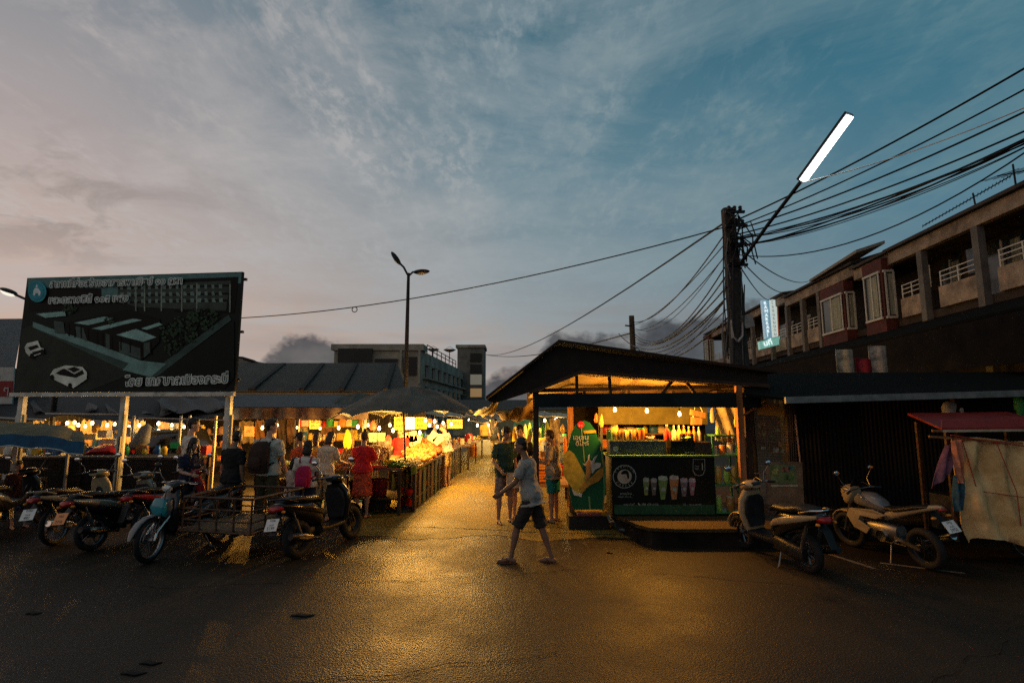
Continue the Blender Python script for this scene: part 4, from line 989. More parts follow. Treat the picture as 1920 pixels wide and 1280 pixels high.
# ------------------------------------------------------------------ lamps, poles, wires
GALV = M('galvanised_steel', (.12, .12, .12), .5, .7, .2)
DARKM = M('dark_metal', (.02, .02, .022), .5, .4, .2)
LAMPG = M('lamp_glass', (.4, .4, .36), .2, 0, 0)
sl_ = thing('street_lamp', 'tall street lamp with two cobra heads rising behind the market roof', 'street lamp', at(765, 690, 16) * V((1, 1, 0)))
q = at(766, 512, 16); b_ = V((q.x, 16, 0))
m = MB(); m.tube([b_, b_ + V((0, 0, 4.4)), q], [.075, .06, .045], 10); m.build('pole', DARKM, sl_, 60, True)
for (ua, va), (ub, vb) in (((748, 492), (738, 478)), ((782, 510), (797, 509))):
    m = MB(); m.tube([q - V((0, 0, .1)), at((ua + 766) / 2, (va + 512) / 2 - 1, 16), at(ua, va, 16)], .032, 8); ar = m.build('arm', DARKM, sl_, 60, True)
    a, c = at(ua, va, 16), at(ub, vb, 16); d = (c - a).normalized()
    m = MB(); mid = a.lerp(c, .55); m.ball(mid, (.26, .12, .075), 14, 8, d.to_track_quat('X', 'Z').to_matrix()); m.build('lamp_head', DARKM, ar, 60, True)
    m = MB(); m.ball(mid - V((0, 0, .04)), (.17, .09, .06), 12, 6, d.to_track_quat('X', 'Z').to_matrix()); m.build('lens', LAMPG, ar, 60, True)
sl2 = thing('street_lamp', 'street lamp with a pale head leaning in from behind the billboard', 'street lamp', at(120, 640, 13) * V((1, 1, 0)))
q = at(120, 590, 13)
m = MB(); m.tube([(q.x, 13, 0), q], [.07, .05], 10); m.build('pole', DARKM, sl2, 60, True)
m = MB(); m.tube([q, at(60, 566, 13), at(26, 551, 13)], .03, 8); m.build('arm', DARKM, sl2, 60, True)
a, c = at(30, 553, 13), at(2, 543, 13); d = (c - a).normalized().to_track_quat('X', 'Z').to_matrix()
m = MB(); m.ball(a.lerp(c, .5) + V((0, 0, .03)), (.22, .12, .06), 14, 8, d); lh = m.build('lamp_head', DARKM, sl2, 60, True)
m = MB(); m.ball(a.lerp(c, .52) - V((0, 0, .02)), (.19, .1, .07), 12, 6, d); m.build('lens', glow('pale_lamp_lens', (1, .95, .8), .9), lh, 60, True)

PY = 11.0
up_ = thing('utility_pole', 'dark concrete utility pole with cable brackets beside the juice stall', 'utility pole', (4.74, PY, 0))
CON_P = M('pole_concrete', (.05, .045, .04), .85, 0, .3, 5, .3, 30)
m = MB(); m.loft([(V((4.76, PY, 0)), V((.19, 0, 0)), V((0, .16, 0)), 5), (V((4.69, PY, 4.5)), V((.15, 0, 0)), V((0, .13, 0)), 5), (at(1364, 392, PY), V((.12, 0, 0)), V((0, .1, 0)), 5)], 12); m.build('pole', CON_P, up_, 40, True)
for z, w in ((6.25, .3), (5.95, .34), (5.55, .3), (5.1, .3)):
    m = MB(); m.beam((4.63 - w * .35, PY - .14, z), (4.63 + w, PY - .14, z), .06, .05); br = m.build('bracket', DARKM, up_, world=True)
    for i in range(3):
        x = MB(); x.lathe([(.02, -.05), (.045, -.03), (.03, 0), (.045, .02), (.025, .05)], (4.6 + i * w * .4, PY - .14, z + .08), 10); x.build('insulator', M('brown_porcelain', (.06, .03, .02), .3, 0, .1), br, 60, True)
m = MB(); m.box(at(1401, 603, PY - .12), (.2, .16, .27), rot=Matrix.Rotation(R(-12), 3, 'Y')); m.build('meter_box', M('grey_box_paint', (.3, .28, .25), .5, 0, .15), up_, world=True, bevel=.01)
m = MB(); m.tube([at(1372, 600, PY - .18), at(1374, 632, PY - .22), at(1384, 640, PY - .22), at(1392, 630, PY - .2), at(1394, 605, PY - .18)], .03, 8); m.build('cable_loop', M('pale_conduit', (.4, .36, .32), .5, 0, .1), up_, 60, True)
random.seed(11)
for i in range(9):
    u = random.uniform(1356, 1396); v0 = random.uniform(395, 560); v1 = v0 + random.uniform(80, 260)
    m = MB(); m.tube([at(u, v0, PY - .2), at(u + random.uniform(-6, 8), (v0 + v1) / 2, PY - .22), at(u + random.uniform(-4, 10), v1, PY - .2)], random.choice([.008, .012, .02]), 6); m.build('cable_drop', random.choice([DARKM, DARKM, M('grey_cable', (.14, .14, .13), .6, 0, .1)]), up_, 60, True)
# tangle of loops round the pole head
for i in range(20):
    a = at(1368 + random.uniform(-6, 10), random.uniform(395, 480), PY - .18); c = at(1390 + random.uniform(-10, 25), random.uniform(395, 470), PY - .3)
    m = MB(); m.tube([a, a.lerp(c, .4) + V((random.uniform(-.1, .1), -.1, random.uniform(.0, .2))), c, c + V((random.uniform(-.1, .1), 0, -random.uniform(.1, .4)))], .014, 6); m.build('cable_loop', DARKM, up_, 60, True)
# fluorescent lamp on a long arm
fl = thing('street_light', 'lit fluorescent tube lamp on a long slanting arm above the pole', 'street light', at(1388, 495, PY - .2))
a, b_, c = at(1386, 497, PY - .2), at(1502, 340, 9.3), at(1594, 213, 8.4)
m = MB(); m.tube([a, a.lerp(b_, .5) + V((0, 0, .03)), b_], .035, 10); m.build('arm', DARKM, fl, 60, True)
d = (c - b_).normalized(); sdv = d.cross(V((0, 0, 1))).normalized(); dn = sdv.cross(d).normalized()
if dn.z > 0: dn = -dn
m = MB(); m.slab([b_ + sdv * .085, c + sdv * .085, c - sdv * .085, b_ - sdv * .085], -dn * .05); m.build('lamp_housing', DARKM, fl, world=True)
m = MB(); m.loft([(b_ + d * .03 + dn * .03, sdv * .08, dn * .03, 3), (c - d * .03 + dn * .03, sdv * .08, dn * .03, 3)], 12); m.build('diffuser', glow('fluorescent', (.95, 1, .95), 9), fl, 50, True)

def wire(p0, p1, sag, r=.012, label='', cat='cable', n=18, group='overhead cables', mat=None, wob=0):
    m = MB(); pts = []
    for i in range(n + 1):
        t = i / n; p = V(p0).lerp(V(p1), t); p.z -= sag * 4 * t * (1 - t); p.x += wob * math.sin(t * 9); pts.append(p)
    m.tube(pts, r, 6)
    return solo(m, 'overhead_cable', mat or DARKM, label, cat, group, 60)
lab = 'black overhead cable fanning from the utility pole to the right edge'
# to the right: far end nearer the camera
for (u0, v0), (u1, v1), Y1, sag, r in (((1376, 415), (1990, 88), 6.5, .1, .016), ((1380, 425), (1990, 130), 6.5, .12, .013), ((1376, 432), (1990, 176), 6.5, .14, .015), ((1380, 440), (1990, 215), 6.5, .15, .014)):
    wire(at(u0, v0, PY - .15), at(u1, v1, Y1), sag, r, lab)
for i in range(11):
    wire(at(1378, 440 + random.uniform(0, 26), PY - .15), at(1990, 224 + random.uniform(0, 16), 6.3), random.uniform(.16, .34), random.choice([.007, .009, .013]), 'black cable of the thick sagging bundle right of the utility pole', group='sagging cable bundle', wob=random.uniform(-.05, .05))
wire(at(1503, 342, 9.3), at(1990, 172, 6.3), .12, .008, 'pale thin wire above the sagging cable bundle', mat=M('pale_wire', (.5, .5, .48), .4, 0, 0), group=None)
wire(at(1385, 478, PY - .1), at(1990, 238, 6.35), .55, .011, 'cable hanging in a deep curve from the utility pole up to the bundle', group=None)
for (u1, v1, Y1) in ((1516, 527, 24), (1478, 546, 26), (1448, 560, 28)): wire(at(1388, 460 + (v1 - 520), PY - .1), at(u1, v1, Y1), .3, .014, 'service cable from the utility pole to the shophouse fascia', group='service cables to the shophouses')
# to the left
wire(at(1362, 425, PY), at(452, 596, 16), .35, .014, 'long black cable crossing the sky from the utility pole to the billboard', group=None)
wire(at(1362, 415, PY), at(908, 664, 60), 1.0, .022, 'cable dropping from the pole top to the far hotel tower', group=None)
wire(at(1180, 625, 24), at(908, 664, 60), .6, .03, 'cable from the small far pole to the hotel tower', group=None)
fp = thing('utility_pole', 'small distant utility pole standing behind the juice stall roof', 'utility pole', at(1187, 650, 24) * V((1, 1, 0)))
a = at(1184, 592, 24); m = MB(); m.loft([(V((a.x + .1, 24, 0)), V((.15, 0, 0)), V((0, .13, 0)), 5), (a, V((.11, 0, 0)), V((0, .1, 0)), 5)], 12); m.build('pole', CON_P, fp, 40, True)
m = MB(); m.beam(at(1172, 610, 23.8), at(1190, 612, 23.8), .06); m.build('bracket', DARKM, fp, world=True)
for i in range(12):
    wire(at(1358 + i % 3 * 4, 440 + i * 14, PY), at(1188, 604 + i * 5, 24), random.uniform(.3, 1.1), random.choice([.009, .012, .016]), 'black cable of the fan between the two utility poles', group='cable fan between the poles')
wire(at(1360, 560, PY), at(1160, 625, 24), .9, .018, 'slack lowest cable looping between the two utility poles', group=None)
rg = MB(); A_, B_ = at(1362, 425, PY), at(452, 596, 16); rp = A_.lerp(B_, .696) - V((0, 0, .35 * 4 * .696 * .304 + .07)); rg.torus(rp, .07, .012, (0, 1, 0)); solo(rg, 'cable_ring', DARKM, 'small dark ring hanging on the long cable above the market roof', 'cable ring', smooth=60)

# ------------------------------------------------------------------ far hotel, tree, small house
HW = M('hotel_concrete', (.33, .295, .235), .8, 0, .25, .5)
HD = M('hotel_dark', (.03, .028, .026), .6, 0, .2, .5)
HG = M('hotel_window_glass', (.02, .02, .02), .3, 0, .1, spec=.2)
def hotel():
    Y0, Y1 = 60., 94.
    A, B, Cc, D = at(627, 655, Y0), at(790, 651, Y0), at(872, 690, Y1), at(860, 651, Y1)
    root = thing('hotel', 'pale concrete hotel with a stair tower and satellite dishes, behind the market', 'building', (B.x, Y0, 0))
    zt = 9.55
    m = MB(); m.slab([(A.x, Y0, 0), (B.x, Y0, 0), (Cc.x, Y1, 0), (A.x + 4, Y1, 0)], (0, 0, zt - .7)); wl = m.build('wall', HW, root, world=True)
    m = MB(); m.slab([(A.x - .3, Y0 - .3, zt - .7), (B.x + .3, Y0 - .3, zt - .7), (B.x + .3, Y0 + 2, zt - .7), (A.x - .3, Y0 + 2, zt - .7)], (0, 0, .7)); m.build('parapet', HW, root, world=True)
    m = MB(); a, b = at(634, 653, Y0 - .5), at(697, 690, Y0 - .5); m.slab([(a.x, Y0 - .5, b.z - 2), (b.x, Y0 - .5, b.z - 2), (b.x, Y0 - .5, a.z), (a.x, Y0 - .5, a.z)], (0, .15, 0)); m.build('dark_hoarding', HD, root, world=True)
    m = MB(); a, b = at(704, 671, Y0 - .05), at(745, 681, Y0 - .05); m.box(((a.x + b.x) / 2, Y0 - .1, (a.z + b.z) / 2 - .6), (b.x - a.x, .3, a.z - b.z + 1)); m.build('recess', HD, root, world=True)
    m = MB(); a, b = at(757, 669, Y0 - .05), at(781, 704, Y0 - .05); m.box(((a.x + b.x) / 2, Y0 - .05, (a.z + b.z) / 2), (b.x - a.x, .2, a.z - b.z)); m.build('window', HG, root, world=True)
    for s in (-1, 1):
        m = MB(); x = a.x - .3 if s < 0 else b.x + .3; m.box((x, Y0 - .15, (a.z + b.z) / 2), (.25, .3, 4)); m.build('pilaster', HW, root, world=True)
    # wing windows and ledges (wall from B to C)
    d = V((Cc.x - B.x, Y1 - Y0, 0)); L_ = d.length; d.normalize(); n = V((d.y, -d.x, 0))
    for fz in (6.6, 4.1, 1.8):
        m = MB(); m.slab([V((B.x, Y0, fz - .9)) + d * 1, V((B.x, Y0, fz - .9)) + d * (L_ - 1), V((B.x, Y0, fz - .9)) + d * (L_ - 1) + n * .5, V((B.x, Y0, fz - .9)) + d + n * .5], (0, 0, .18)); m.build('ledge', HW, root, world=True)
        for i in range(8):
            c = V((B.x, Y0, fz)) + d * (3 + i * 3.9) + n * .03
            m = MB(); m.slab([c - d * .75 - V((0, 0, .7)), c + d * .75 - V((0, 0, .7)), c + d * .75 + V((0, 0, .7)), c - d * .75 + V((0, 0, .7))], n * .06); w = m.build('window', HG, root, world=True)
            m = MB(); m.slab([c - d * .85 + V((0, 0, .75)), c + d * .85 + V((0, 0, .75)), c + d * .85 + n * .6 + V((0, 0, .6)), c - d * .85 + n * .6 + V((0, 0, .6))], (0, 0, .06)); m.build('window_hood', HW, w, world=True)
    m = MB()
    for z in (.5, 1.0): m.tube([V((B.x, Y0, zt - .7 + z)) + d * 3, V((B.x, Y0, zt - .7 + z)) + d * 24], .06, 5)
    for i in range(8): m.tube([V((B.x, Y0, zt - .8)) + d * (3 + i * 3), V((B.x, Y0, zt + .3)) + d * (3 + i * 3)], .06, 5)
    m.build('roof_railing', HD, root, 60, True)
    # stair tower
    a, b = at(860, 650, Y1), at(909, 650, Y1)
    m = MB(); m.slab([(a.x, Y1 - 2, 0), (b.x, Y1 - 2, 0), (b.x, Y1 + 4, 0), (a.x, Y1 + 4, 0)], (0, 0, a.z - .4)); tw = m.build('stair_tower', M('tower_concrete', (.19, .175, .145), .8, 0, .25, .5), root, world=True)
    m = MB(); m.slab([(a.x - .3, Y1 - 2.3, a.z - .4), (b.x + .2, Y1 - 2.3, a.z - .4), (b.x + .2, Y1 + 4, a.z - .4), (a.x - .3, Y1 + 4, a.z - .4)], (0, 0, .5)); m.build('tower_cap', HW, tw, world=True)
    for v0, v1, g in ((662, 678, 0), (683, 700, 0), (702, 721, 1), (728, 744, 2)):
        p, q = at(882, v0, Y1 - 2.1), at(903, v1, Y1 - 2.1)
        m = MB(); m.box(((p.x + q.x) / 2, Y1 - 2.1, (p.z + q.z) / 2), (q.x - p.x, .2, p.z - q.z)); m.build('landing', [HD, M('landing_glow_dim', (.2, .18, .14), emit=(1, .9, .7), estr=.12), M('landing_glow_warm', (.3, .2, .1), emit=(1, .6, .25), estr=.22)][g], tw, world=True)
    for u, v in ((812, 656), (843, 657)):
        c = at(u, v, 72); s_ = thing('satellite_dish', 'satellite dish on the hotel roof, ' + ('the left of the two' if u < 820 else 'the right of the two'), 'satellite dish', c - V((0, 0, .9)))
        m = MB(); m.lathe([(.05, -.25), (.5, -.12), (.85, .1), (.83, .13), (.45, -.06), (.03, -.2)], c, 18); m.build('dish', HW, s_, 60, True)
        m = MB(); m.tube([c - V((0, 0, 1.2)), c - V((0, 0, .2))], .06, 6); m.build('mast', HD, s_, 60, True)
        m = MB(); m.tube([c + V((.7, 0, .1)), c + V((0, 0, .55)), c + V((-.7, 0, .1))], .03, 5); m.build('feed_arm', HD, s_, 60, True)
hotel()
h_ = thing('house', 'small pale house with a curved roof, right of the billboard', 'building', at(466, 700, 40) * V((1, 1, 0)))
m = MB(); a, b_ = at(430, 672, 40), at(492, 690, 40); m.slab([(a.x, 40, 0), (b_.x, 40, 0), (b_.x, 40, b_.z), (at(470, 675, 40).x, 40, at(470, 675, 40).z), (a.x, 40, a.z)], (0, 6, 0)); m.build('wall', M('pale_plaster', (.3, .29, .25), .8, 0, .15, 1), h_, world=True)
m = MB(); m.tube([at(425, 669, 39.8), at(455, 671, 39.8), at(475, 677, 39.8), at(498, 690, 39.8)], .12, 6); m.build('roof', HD, h_, 60, True)
m = MB(); m.box(at(462, 690, 39.95), (.9, .1, .8)); m.build('window', HG, h_, world=True)

def tree(name, label, base, h, rx, rz, leaves, lm):
    root = thing(name, label, 'tree', base)
    b = V(base); m = MB(); m.tube([b, b + V((.1, 0, h * .4)), b + V((0, 0, h * .75))], [.28, .2, .08], 8)
    for i in range(6):
        a = i * 1.05; m.tube([b + V((.05, 0, h * (.4 + .04 * i))), b + V((math.cos(a) * rx * .6, math.sin(a) * rx * .6, h * (.6 + .04 * i)))], [.1, .03], 6)
    m.build('trunk', M('bark', (.07, .05, .035), .9, 0, .3, 12, .6, 40), root, 60, True)
    c = MB(); cl = [(random.gauss(0, .45), random.gauss(0, .45), random.gauss(0, .42)) for _ in range(26)]
    for i in range(leaves):
        q = random.choice(cl); p = b + V((q[0] * rx + random.gauss(0, .16) * rx, q[1] * rx + random.gauss(0, .16) * rx, h * .75 + q[2] * rz + random.gauss(0, .15) * rz))
        e = Euler((random.uniform(0, 6), random.uniform(0, 6), random.uniform(0, 6))).to_matrix(); s = random.uniform(.1, .24)
        c.add([p + e @ V((-s, 0, 0)), p + e @ V((0, -s * .5, .02)), p + e @ V((s, 0, 0)), p + e @ V((0, s * .5, .02))], [(0, 1, 2, 3)])
    c.build('crown', lm, root, world=True)
LEAF = M('leaf_dark', (.03, .05, .02), .6, 0, .3, 2)
p = at(1290, 690, 55); tree('tree', 'dark leafy tree top showing behind the juice stall roof', (p.x, 55, 0), 6.6, 2.6, 1.5, 2600, LEAF)
p = at(1345, 690, 60); tree('tree', 'lower dark tree beside the end of the shophouses', (p.x, 60, 0), 5.6, 2.0, 1.2, 1400, LEAF)
# ------------------------------------------------------------------ shophouses on the right
SK = .09; SA = math.atan2(1, SK); SO = V((12.15, 0, 0))
SROT = Matrix.Rotation(SA, 4, 'Z')
BEIGE = M('shophouse_plaster', (.27, .21, .155), .75, 0, .35, 1.6)
BRICKR = M('brick_red_paint', (.075, .018, .012), .7, 0, .35, 1.5)
DARKW = M('shophouse_dark_wall', (.03, .022, .017), .8, 0, .3, 1.5)
SGLASS = M('shophouse_glass', (.03, .04, .04), .12, 0, .1, spec=.6)
CURT = M('pale_curtain', (.26, .27, .21), .8, 0, .3, 5, stretch=(6, 6, .3))
WFR = M('window_frame_paint', (.4, .4, .36), .5, 0, .1)
RAILM = M('railing_white', (.5, .48, .43), .5, 0, .1)
GREYC = M('grey_column', (.12, .112, .1), .8, 0, .2, 2)
ROOFD = M('dark_roof_tile', (.045, .035, .03), .7, 0, .3, 3)
def SW(s, w, z): return SO + SROT.to_3x3() @ V((s, w, z))
def sbox(name, s0, s1, w0, w1, z0, z1, mat, root, bevel=0):
    m = MB(); m.slab([SW(s0, w0, z0), SW(s1, w0, z0), SW(s1, w1, z0), SW(s0, w1, z0)], (0, 0, z1 - z0)); return m.build(name, mat, root, world=True, bevel=bevel)
def balcony(root, s0, s1, z0=5.3):
    b = sbox('balcony', s0, s1, .0, .12, z0, z0 + .66, BEIGE, root)
    m = MB()
    for z in (.18, .33, .48): m.tube([SW(s0 + .03, .06, z0 + .66 + z), SW(s1 - .03, .06, z0 + .66 + z)], .018, 6)
    n = max(2, int((s1 - s0) / .75))
    for i in range(n + 1): s = s0 + .05 + (s1 - s0 - .1) * i / n; m.tube([SW(s, .06, z0 + .6), SW(s, .06, z0 + 1.16)], .022, 6)
    m.build('railing', RAILM, b, 60, True)
def bay(root, s0, s1, z0, z1, W=.4):
    b = sbox('bay_window', s0, s1, .02, W, z0, z1, BRICKR, root)
    sbox('window', s0 + .18, s1 - .18, W, W + .02, z0 + .55, z1 - .55, SGLASS, b)
    sbox('window', s0 - .02, s0, .05, W - .07, z0 + .55, z1 - .55, SGLASS, b)
    sbox('curtain', s0 - .045, s0 - .025, .08, W * .6, z0 + .6, z1 - .6, CURT, b); sbox('curtain', s0 + .3, s0 + .3 + (s1 - s0) * .45, W + .025, W + .04, z0 + .6, z1 - .6, CURT, b)
    for s in (s0 + .16, (s0 + s1) / 2, s1 - .16): sbox('window_frame', s - .03, s + .03, W + .04, W + .07, z0 + .5, z1 - .5, WFR, b)
    for w in (.05, W - .07): sbox('window_frame', s0 - .075, s0 - .047, w - .03, w + .03, z0 + .5, z1 - .5, WFR, b)
    for z in (z0 + .5, z1 - .5): sbox('window_frame', s0 - .08, s0 - .0, .04, W - .01, z - .04, z + .04, WFR, b); sbox('window_frame', s0 + .1, s1 - .1, W + .01, W + .08, z - .04, z + .04, WFR, b)
def shophouse(label, s0, s1, zt, bays, cols, bals, rise=.35):
    root = thing('shophouse', label, 'building', SW(s0, 0, 0))
    sbox('wall', s0, s1, -7, -1.3, 0, zt - .1, DARKW, root)
    sbox('floor_slab', s0, s1, -1.3, .0, 5.05, 5.3, DARKW, root); sbox('ceiling_slab', s0, s1, -1.3, -.02, zt - .42, zt - .1, DARKW, root)
    sbox('fascia', s0, s1, -.02, .18, zt - .42, zt, BEIGE, root)
    m = MB(); m.slab([SW(s0 - .2, .35, zt + .01), SW(s1, .35, zt + .01), SW(s1, -3, zt + rise * 2), SW(s0 - .2, -3, zt + rise * 2)], (0, 0, .1)); m.build('roof', ROOFD, root, world=True)
    sbox('lower_wall', s0, s1, -1.3, -.4, 0, 5.05, DARKW, root)
    for s in cols: sbox('column', s - .12, s + .12, .0, .2, 2.5, zt - .42, GREYC, root)
    for a, b in bals:
        balcony(root, a, b)
        dr = sbox('balcony_door', a + .1, b - .1, -1.3, -1.27, 5.3, 7.2, SGLASS, root)
        sbox('curtain', a + .15, a + .5, -1.265, -1.25, 5.35, 7.1, CURT, dr); sbox('door_frame', (a + b) / 2 - .04, (a + b) / 2 + .04, -1.265, -1.22, 5.3, 7.2, WFR, dr)
    for a, b, z0, z1 in bays: bay(root, a, b, z0, z1)
    for a, b in bals[:2]:
        for z in (3.2, 3.6, 4.0): pass
        sh = sbox('lower_shutter', a, b, -.4, -.36, 2.9, 4.4, rib('dark_louvre', (.05, .035, .03), .6, 'Z', 5, (.025, .018, .016)), root)
    return root
shophouse('near shophouse with beige balconies and white railings, at the right edge', 4.0, 18.9, 7.75, [], (9.9, 12.4, 14.85, 17.25), ((10.2, 11.9), (12.7, 14.3), (15.0, 16.6), (17.4, 18.5)))
sr = shophouse('shophouse end section with a brick red bay window, left of the near balconies', 18.92, 21.2, 7.72, ((18.95, 20.2, 4.9, 7.6),), (), (), .3)
shophouse('middle shophouse with a red bay window and a raised gable roof', 21.22, 27.9, 7.95, ((21.6, 23.6, 4.9, 7.4),), (24.3, 26.0, 27.8), ((24.5, 25.7), (26.2, 27.6)), .5)
shophouse('farthest shophouse of the row, behind the utility pole', 27.92, 43.5, 8.2, ((41.8, 43.4, 4.9, 8.1),), (30, 33, 36, 39), ((28.2, 29.6), (30.3, 32.6), (33.3, 35.6), (36.3, 38.6), (39.3, 41.4)), .2)
m = MB(); m.slab([SW(20.3, .5, 8.2), SW(24.3, .5, 8.0), SW(24.3, -.6, 8.35), SW(20.3, -.6, 8.55)], (0, 0, .12)); g = thing('roof_ledge', 'pale sloping roof ledge on top of the middle shophouse', 'roof', SW(22, 0, 8)); m.build('ledge', M('ledge_grey', (.2, .18, .15), .7, 0, .2), g, world=True)
# long dark canopy in front of the ground floors
cn = thing('shop_canopy', 'long dark canopy running along the shophouse row above the shops', 'canopy', SW(20, .5, 4))
m = MB(); m.slab([SW(5, .25, 4.95), SW(43, .25, 4.75), SW(43, 2.4, 4.0), SW(5, 2.4, 4.2)], (0, 0, .08)); m.build('roof_sheet', rib('black_corrugated', (.009, .008, .007), .85, 'X', 5, (.005, .005, .004), spec=.04), cn, world=True)
m = MB(); m.slab([SW(5, 2.35, 3.1), SW(43, 2.35, 3.0), SW(43, 2.35, 4.02), SW(5, 2.35, 4.22)], SROT.to_3x3() @ V((0, .05, 0))); m.build('valance', M('dark_canvas', (.009, .007, .006), .85, 0, .35, 2, spec=.08), cn, world=True)
for i, (u0, v0, u1, v1, c, nm, lb) in enumerate(((1570, 655, 1600, 700, (.4, .38, .3), 'poster', 'pale poster hanging below the dark canopy, left of the red cloth'), (1632, 648, 1662, 700, (.42, .38, .32), 'poster', 'pale poster hanging below the dark canopy, right of the red cloth'), (1606, 670, 1634, 700, (.3, .02, .03), 'red_cloth', 'red cloth hanging between two pale posters under the canopy'))):
    y = 14.6
    p, q = at(u0, v1, y), at(u1, v0, y); m = MB()
    m.grid(lambda a, b: V((p.x + (q.x - p.x) * a, y + .04 * math.sin(a * 7), p.z + (q.z - p.z) * b * (1 - .12 * a * (i == 2)))), 8, 4, (0, .01, 0)); solo(m, nm, M(nm + '_print%s' % ('' if i else '_grey'), c, .6, 0, .45, 3.5), lb, nm.replace('_', ' '), smooth=60)
for i, (s0, s1, c) in enumerate(((15.2, 15.5, (.4, .3, .2)), (15.6, 15.95, (.1, .13, .18)), (12.9, 13.25, (.3, .08, .07)), (17.6, 17.9, (.35, .33, .28)))):
    m = MB(); m.grid(lambda a, b: SW(s0 + (s1 - s0) * a, -.35 + .03 * math.sin(a * 9), 6.2 + .75 * b), 6, 4, (0, .01, 0)); solo(m, 'laundry', M('laundry_%d' % i, c, .8, 0, .15), ('tan laundry', 'dark blue laundry', 'red laundry', 'pale laundry')[i] + ' hanging inside a near balcony', 'laundry', smooth=60)
# hotel signs
sg = thing('vertical_sign', 'lit blue and white vertical hotel sign above a teal sign on the shophouses', 'sign', at(1445, 640, 29) * V((1, 1, 1)))
BLUE = glow('sign_blue_lit', (.03, .30, .46), .55); WHITE = glow('sign_white_lit', (.75, .95, .9), .5); TEAL = glow('sign_teal_lit', (.02, .42, .36), .6); WL = glow('sign_letter_lit', (.9, 1, 1), 1.0); ORG = M('sign_orange', (.5, .15, .06), .5, 0, .1, emit=(.7, .2, .08), estr=.15)
def sgb(name, c4, mat, th=.25, y=29):
    m = MB(); m.slab([at(u, v, y) for u, v in c4], (0, th, 0)); return m.build(name, mat, sg, world=True)
a = sgb('blue_panel', ((1429, 562), (1442, 561), (1448, 633), (1436, 635)), BLUE); b_ = sgb('white_panel', ((1442.3, 561), (1456, 562), (1459, 630), (1448.3, 633)), WHITE); sgb('orange_edge', ((1456.2, 565), (1458.5, 566), (1461, 629), (1459.2, 630)), ORG)
t_ = sgb('teal_panel', ((1424, 640), (1462, 630), (1464, 645), (1426, 655)), TEAL)
for i, ch in enumerate('KRABIMARKET'[:9]):
    p = at(1432.2 + i * .8, 571 + i * 7.5, 28.96); text('RAMARKABI'[i], .26, plane_mtx(p, (1, 0, 0), (0, 0, 1)), WL, a)
    p = at(1446.5 + i * .6, 570 + i * 7.3, 28.96); text('โรงแรมนที'[i] if 'โรงแรมนที'[i] not in 'ี' else 'น', .24, plane_mtx(p, (1, 0, 0), (0, 0, 1)), BRICKR, b_)
text('นที', .42, plane_mtx(at(1433, 649, 28.96), at(1462, 640, 29) - at(1424, 650, 29), (0, 0, 1)), WL, t_)
for s in (30.1,):
    m = MB(); m.beam(SW(s, .1, 7.2), at(1445, 590, 29.1), .08); m.beam(SW(s, .1, 6.2), at(1450, 620, 29.1), .08); m.build('bracket', DARKM, sg, world=True)
# antennas on the roof
def antenna(label, base, top, a, b, n, el):
    root = thing('antenna', label, 'tv antenna', base)
    m = MB(); m.tube([base, top], .025, 6); m.build('mast', DARKM, root, 60, True)
    m = MB(); m.tube([a, b], .018, 6); bm = m.build('boom', DARKM, root, 60, True)
    d = (b - a); sd_ = V((d.y, -d.x, 0)).normalized() * el
    if sd_.length < .01: sd_ = V((0, el, 0))
    for i in range(n):
        p = a + d * (i / (n - 1)); k = 1 - .35 * i / n; e = MB(); e.tube([p - sd_ * k, p + sd_ * k], .009, 5); e.build('element', DARKM, bm, 60, True)
y = 16
antenna('long comb antenna pointing down to the left over the near balconies', at(1832, 400, y), at(1824, 362, y), at(1895, 330, y - 1), at(1730, 424, y + .3), 26, .22)
antenna('upright antenna with level bars at the far right roof corner', at(1905, 350, 14.5), at(1899, 308, 14.5), at(1870, 330, 14.2), at(1935, 318, 14.8), 6, .5)

# ------------------------------------------------------------------ low shop front under a long dark roof
lr = thing('shop', 'low dark shop front with closed shutters under a long tin roof, right side', 'building', (9.5, 10.3, .29))
m = MB(); m.slab([at(1398, 742, 8.6), at(1480, 752, 8.4), at(1990, 736, 8.4), at(1990, 700, 12), at(1398, 702, 12)], (0, 0, .04)); m.build('roof', rib('black_corrugated', ()), lr, world=True)
a, b_ = at(1472, 750, 8.36), at(1990, 735, 8.36)
m = MB(); m.beam(a, b_, .05, .1); m.build('gutter', M('grey_tin', (.22, .23, .22), .45, .4, .25, 4), lr, world=True)
m = MB(); m.slab([(5.2, 10.3, .29), (8.3, 10.3, .29), (8.3, 10.3, 2.5), (5.2, 10.3, 2.5)], (0, .15, 0)); m.build('shutter', rib('dark_shutter', (.02, .018, .016), .6, 'X', 4, (.012, .01, .009)), lr, world=True)
m = MB(); m.slab([(8.3, 10.6, .29), (14, 10.6, .29), (14, 10.6, 2.5), (8.3, 10.6, 2.5)], (0, .15, 0)); m.build('back_wall', M('dark_stained_wall', (.022, .018, .015), .8, 0, .4, 1.5), lr, world=True)
for x in (5.15, 8.3, 11.2):
    m = MB(); m.box((x, 10.05, 1.35), (.1, .1, 2.3)); m.build('post', M('dark_timber', (.04, .025, .016), .8, 0, .3, 4), lr, world=True)
m = MB(); m.slab([at(1398, 744, 9.0), at(1990, 742, 9.0), at(1990, 736, 9.0), at(1398, 738, 9.0)], (0, .05, 0)); m.build('beam', M('dark_timber', ()), lr, world=True)
random.seed(23)
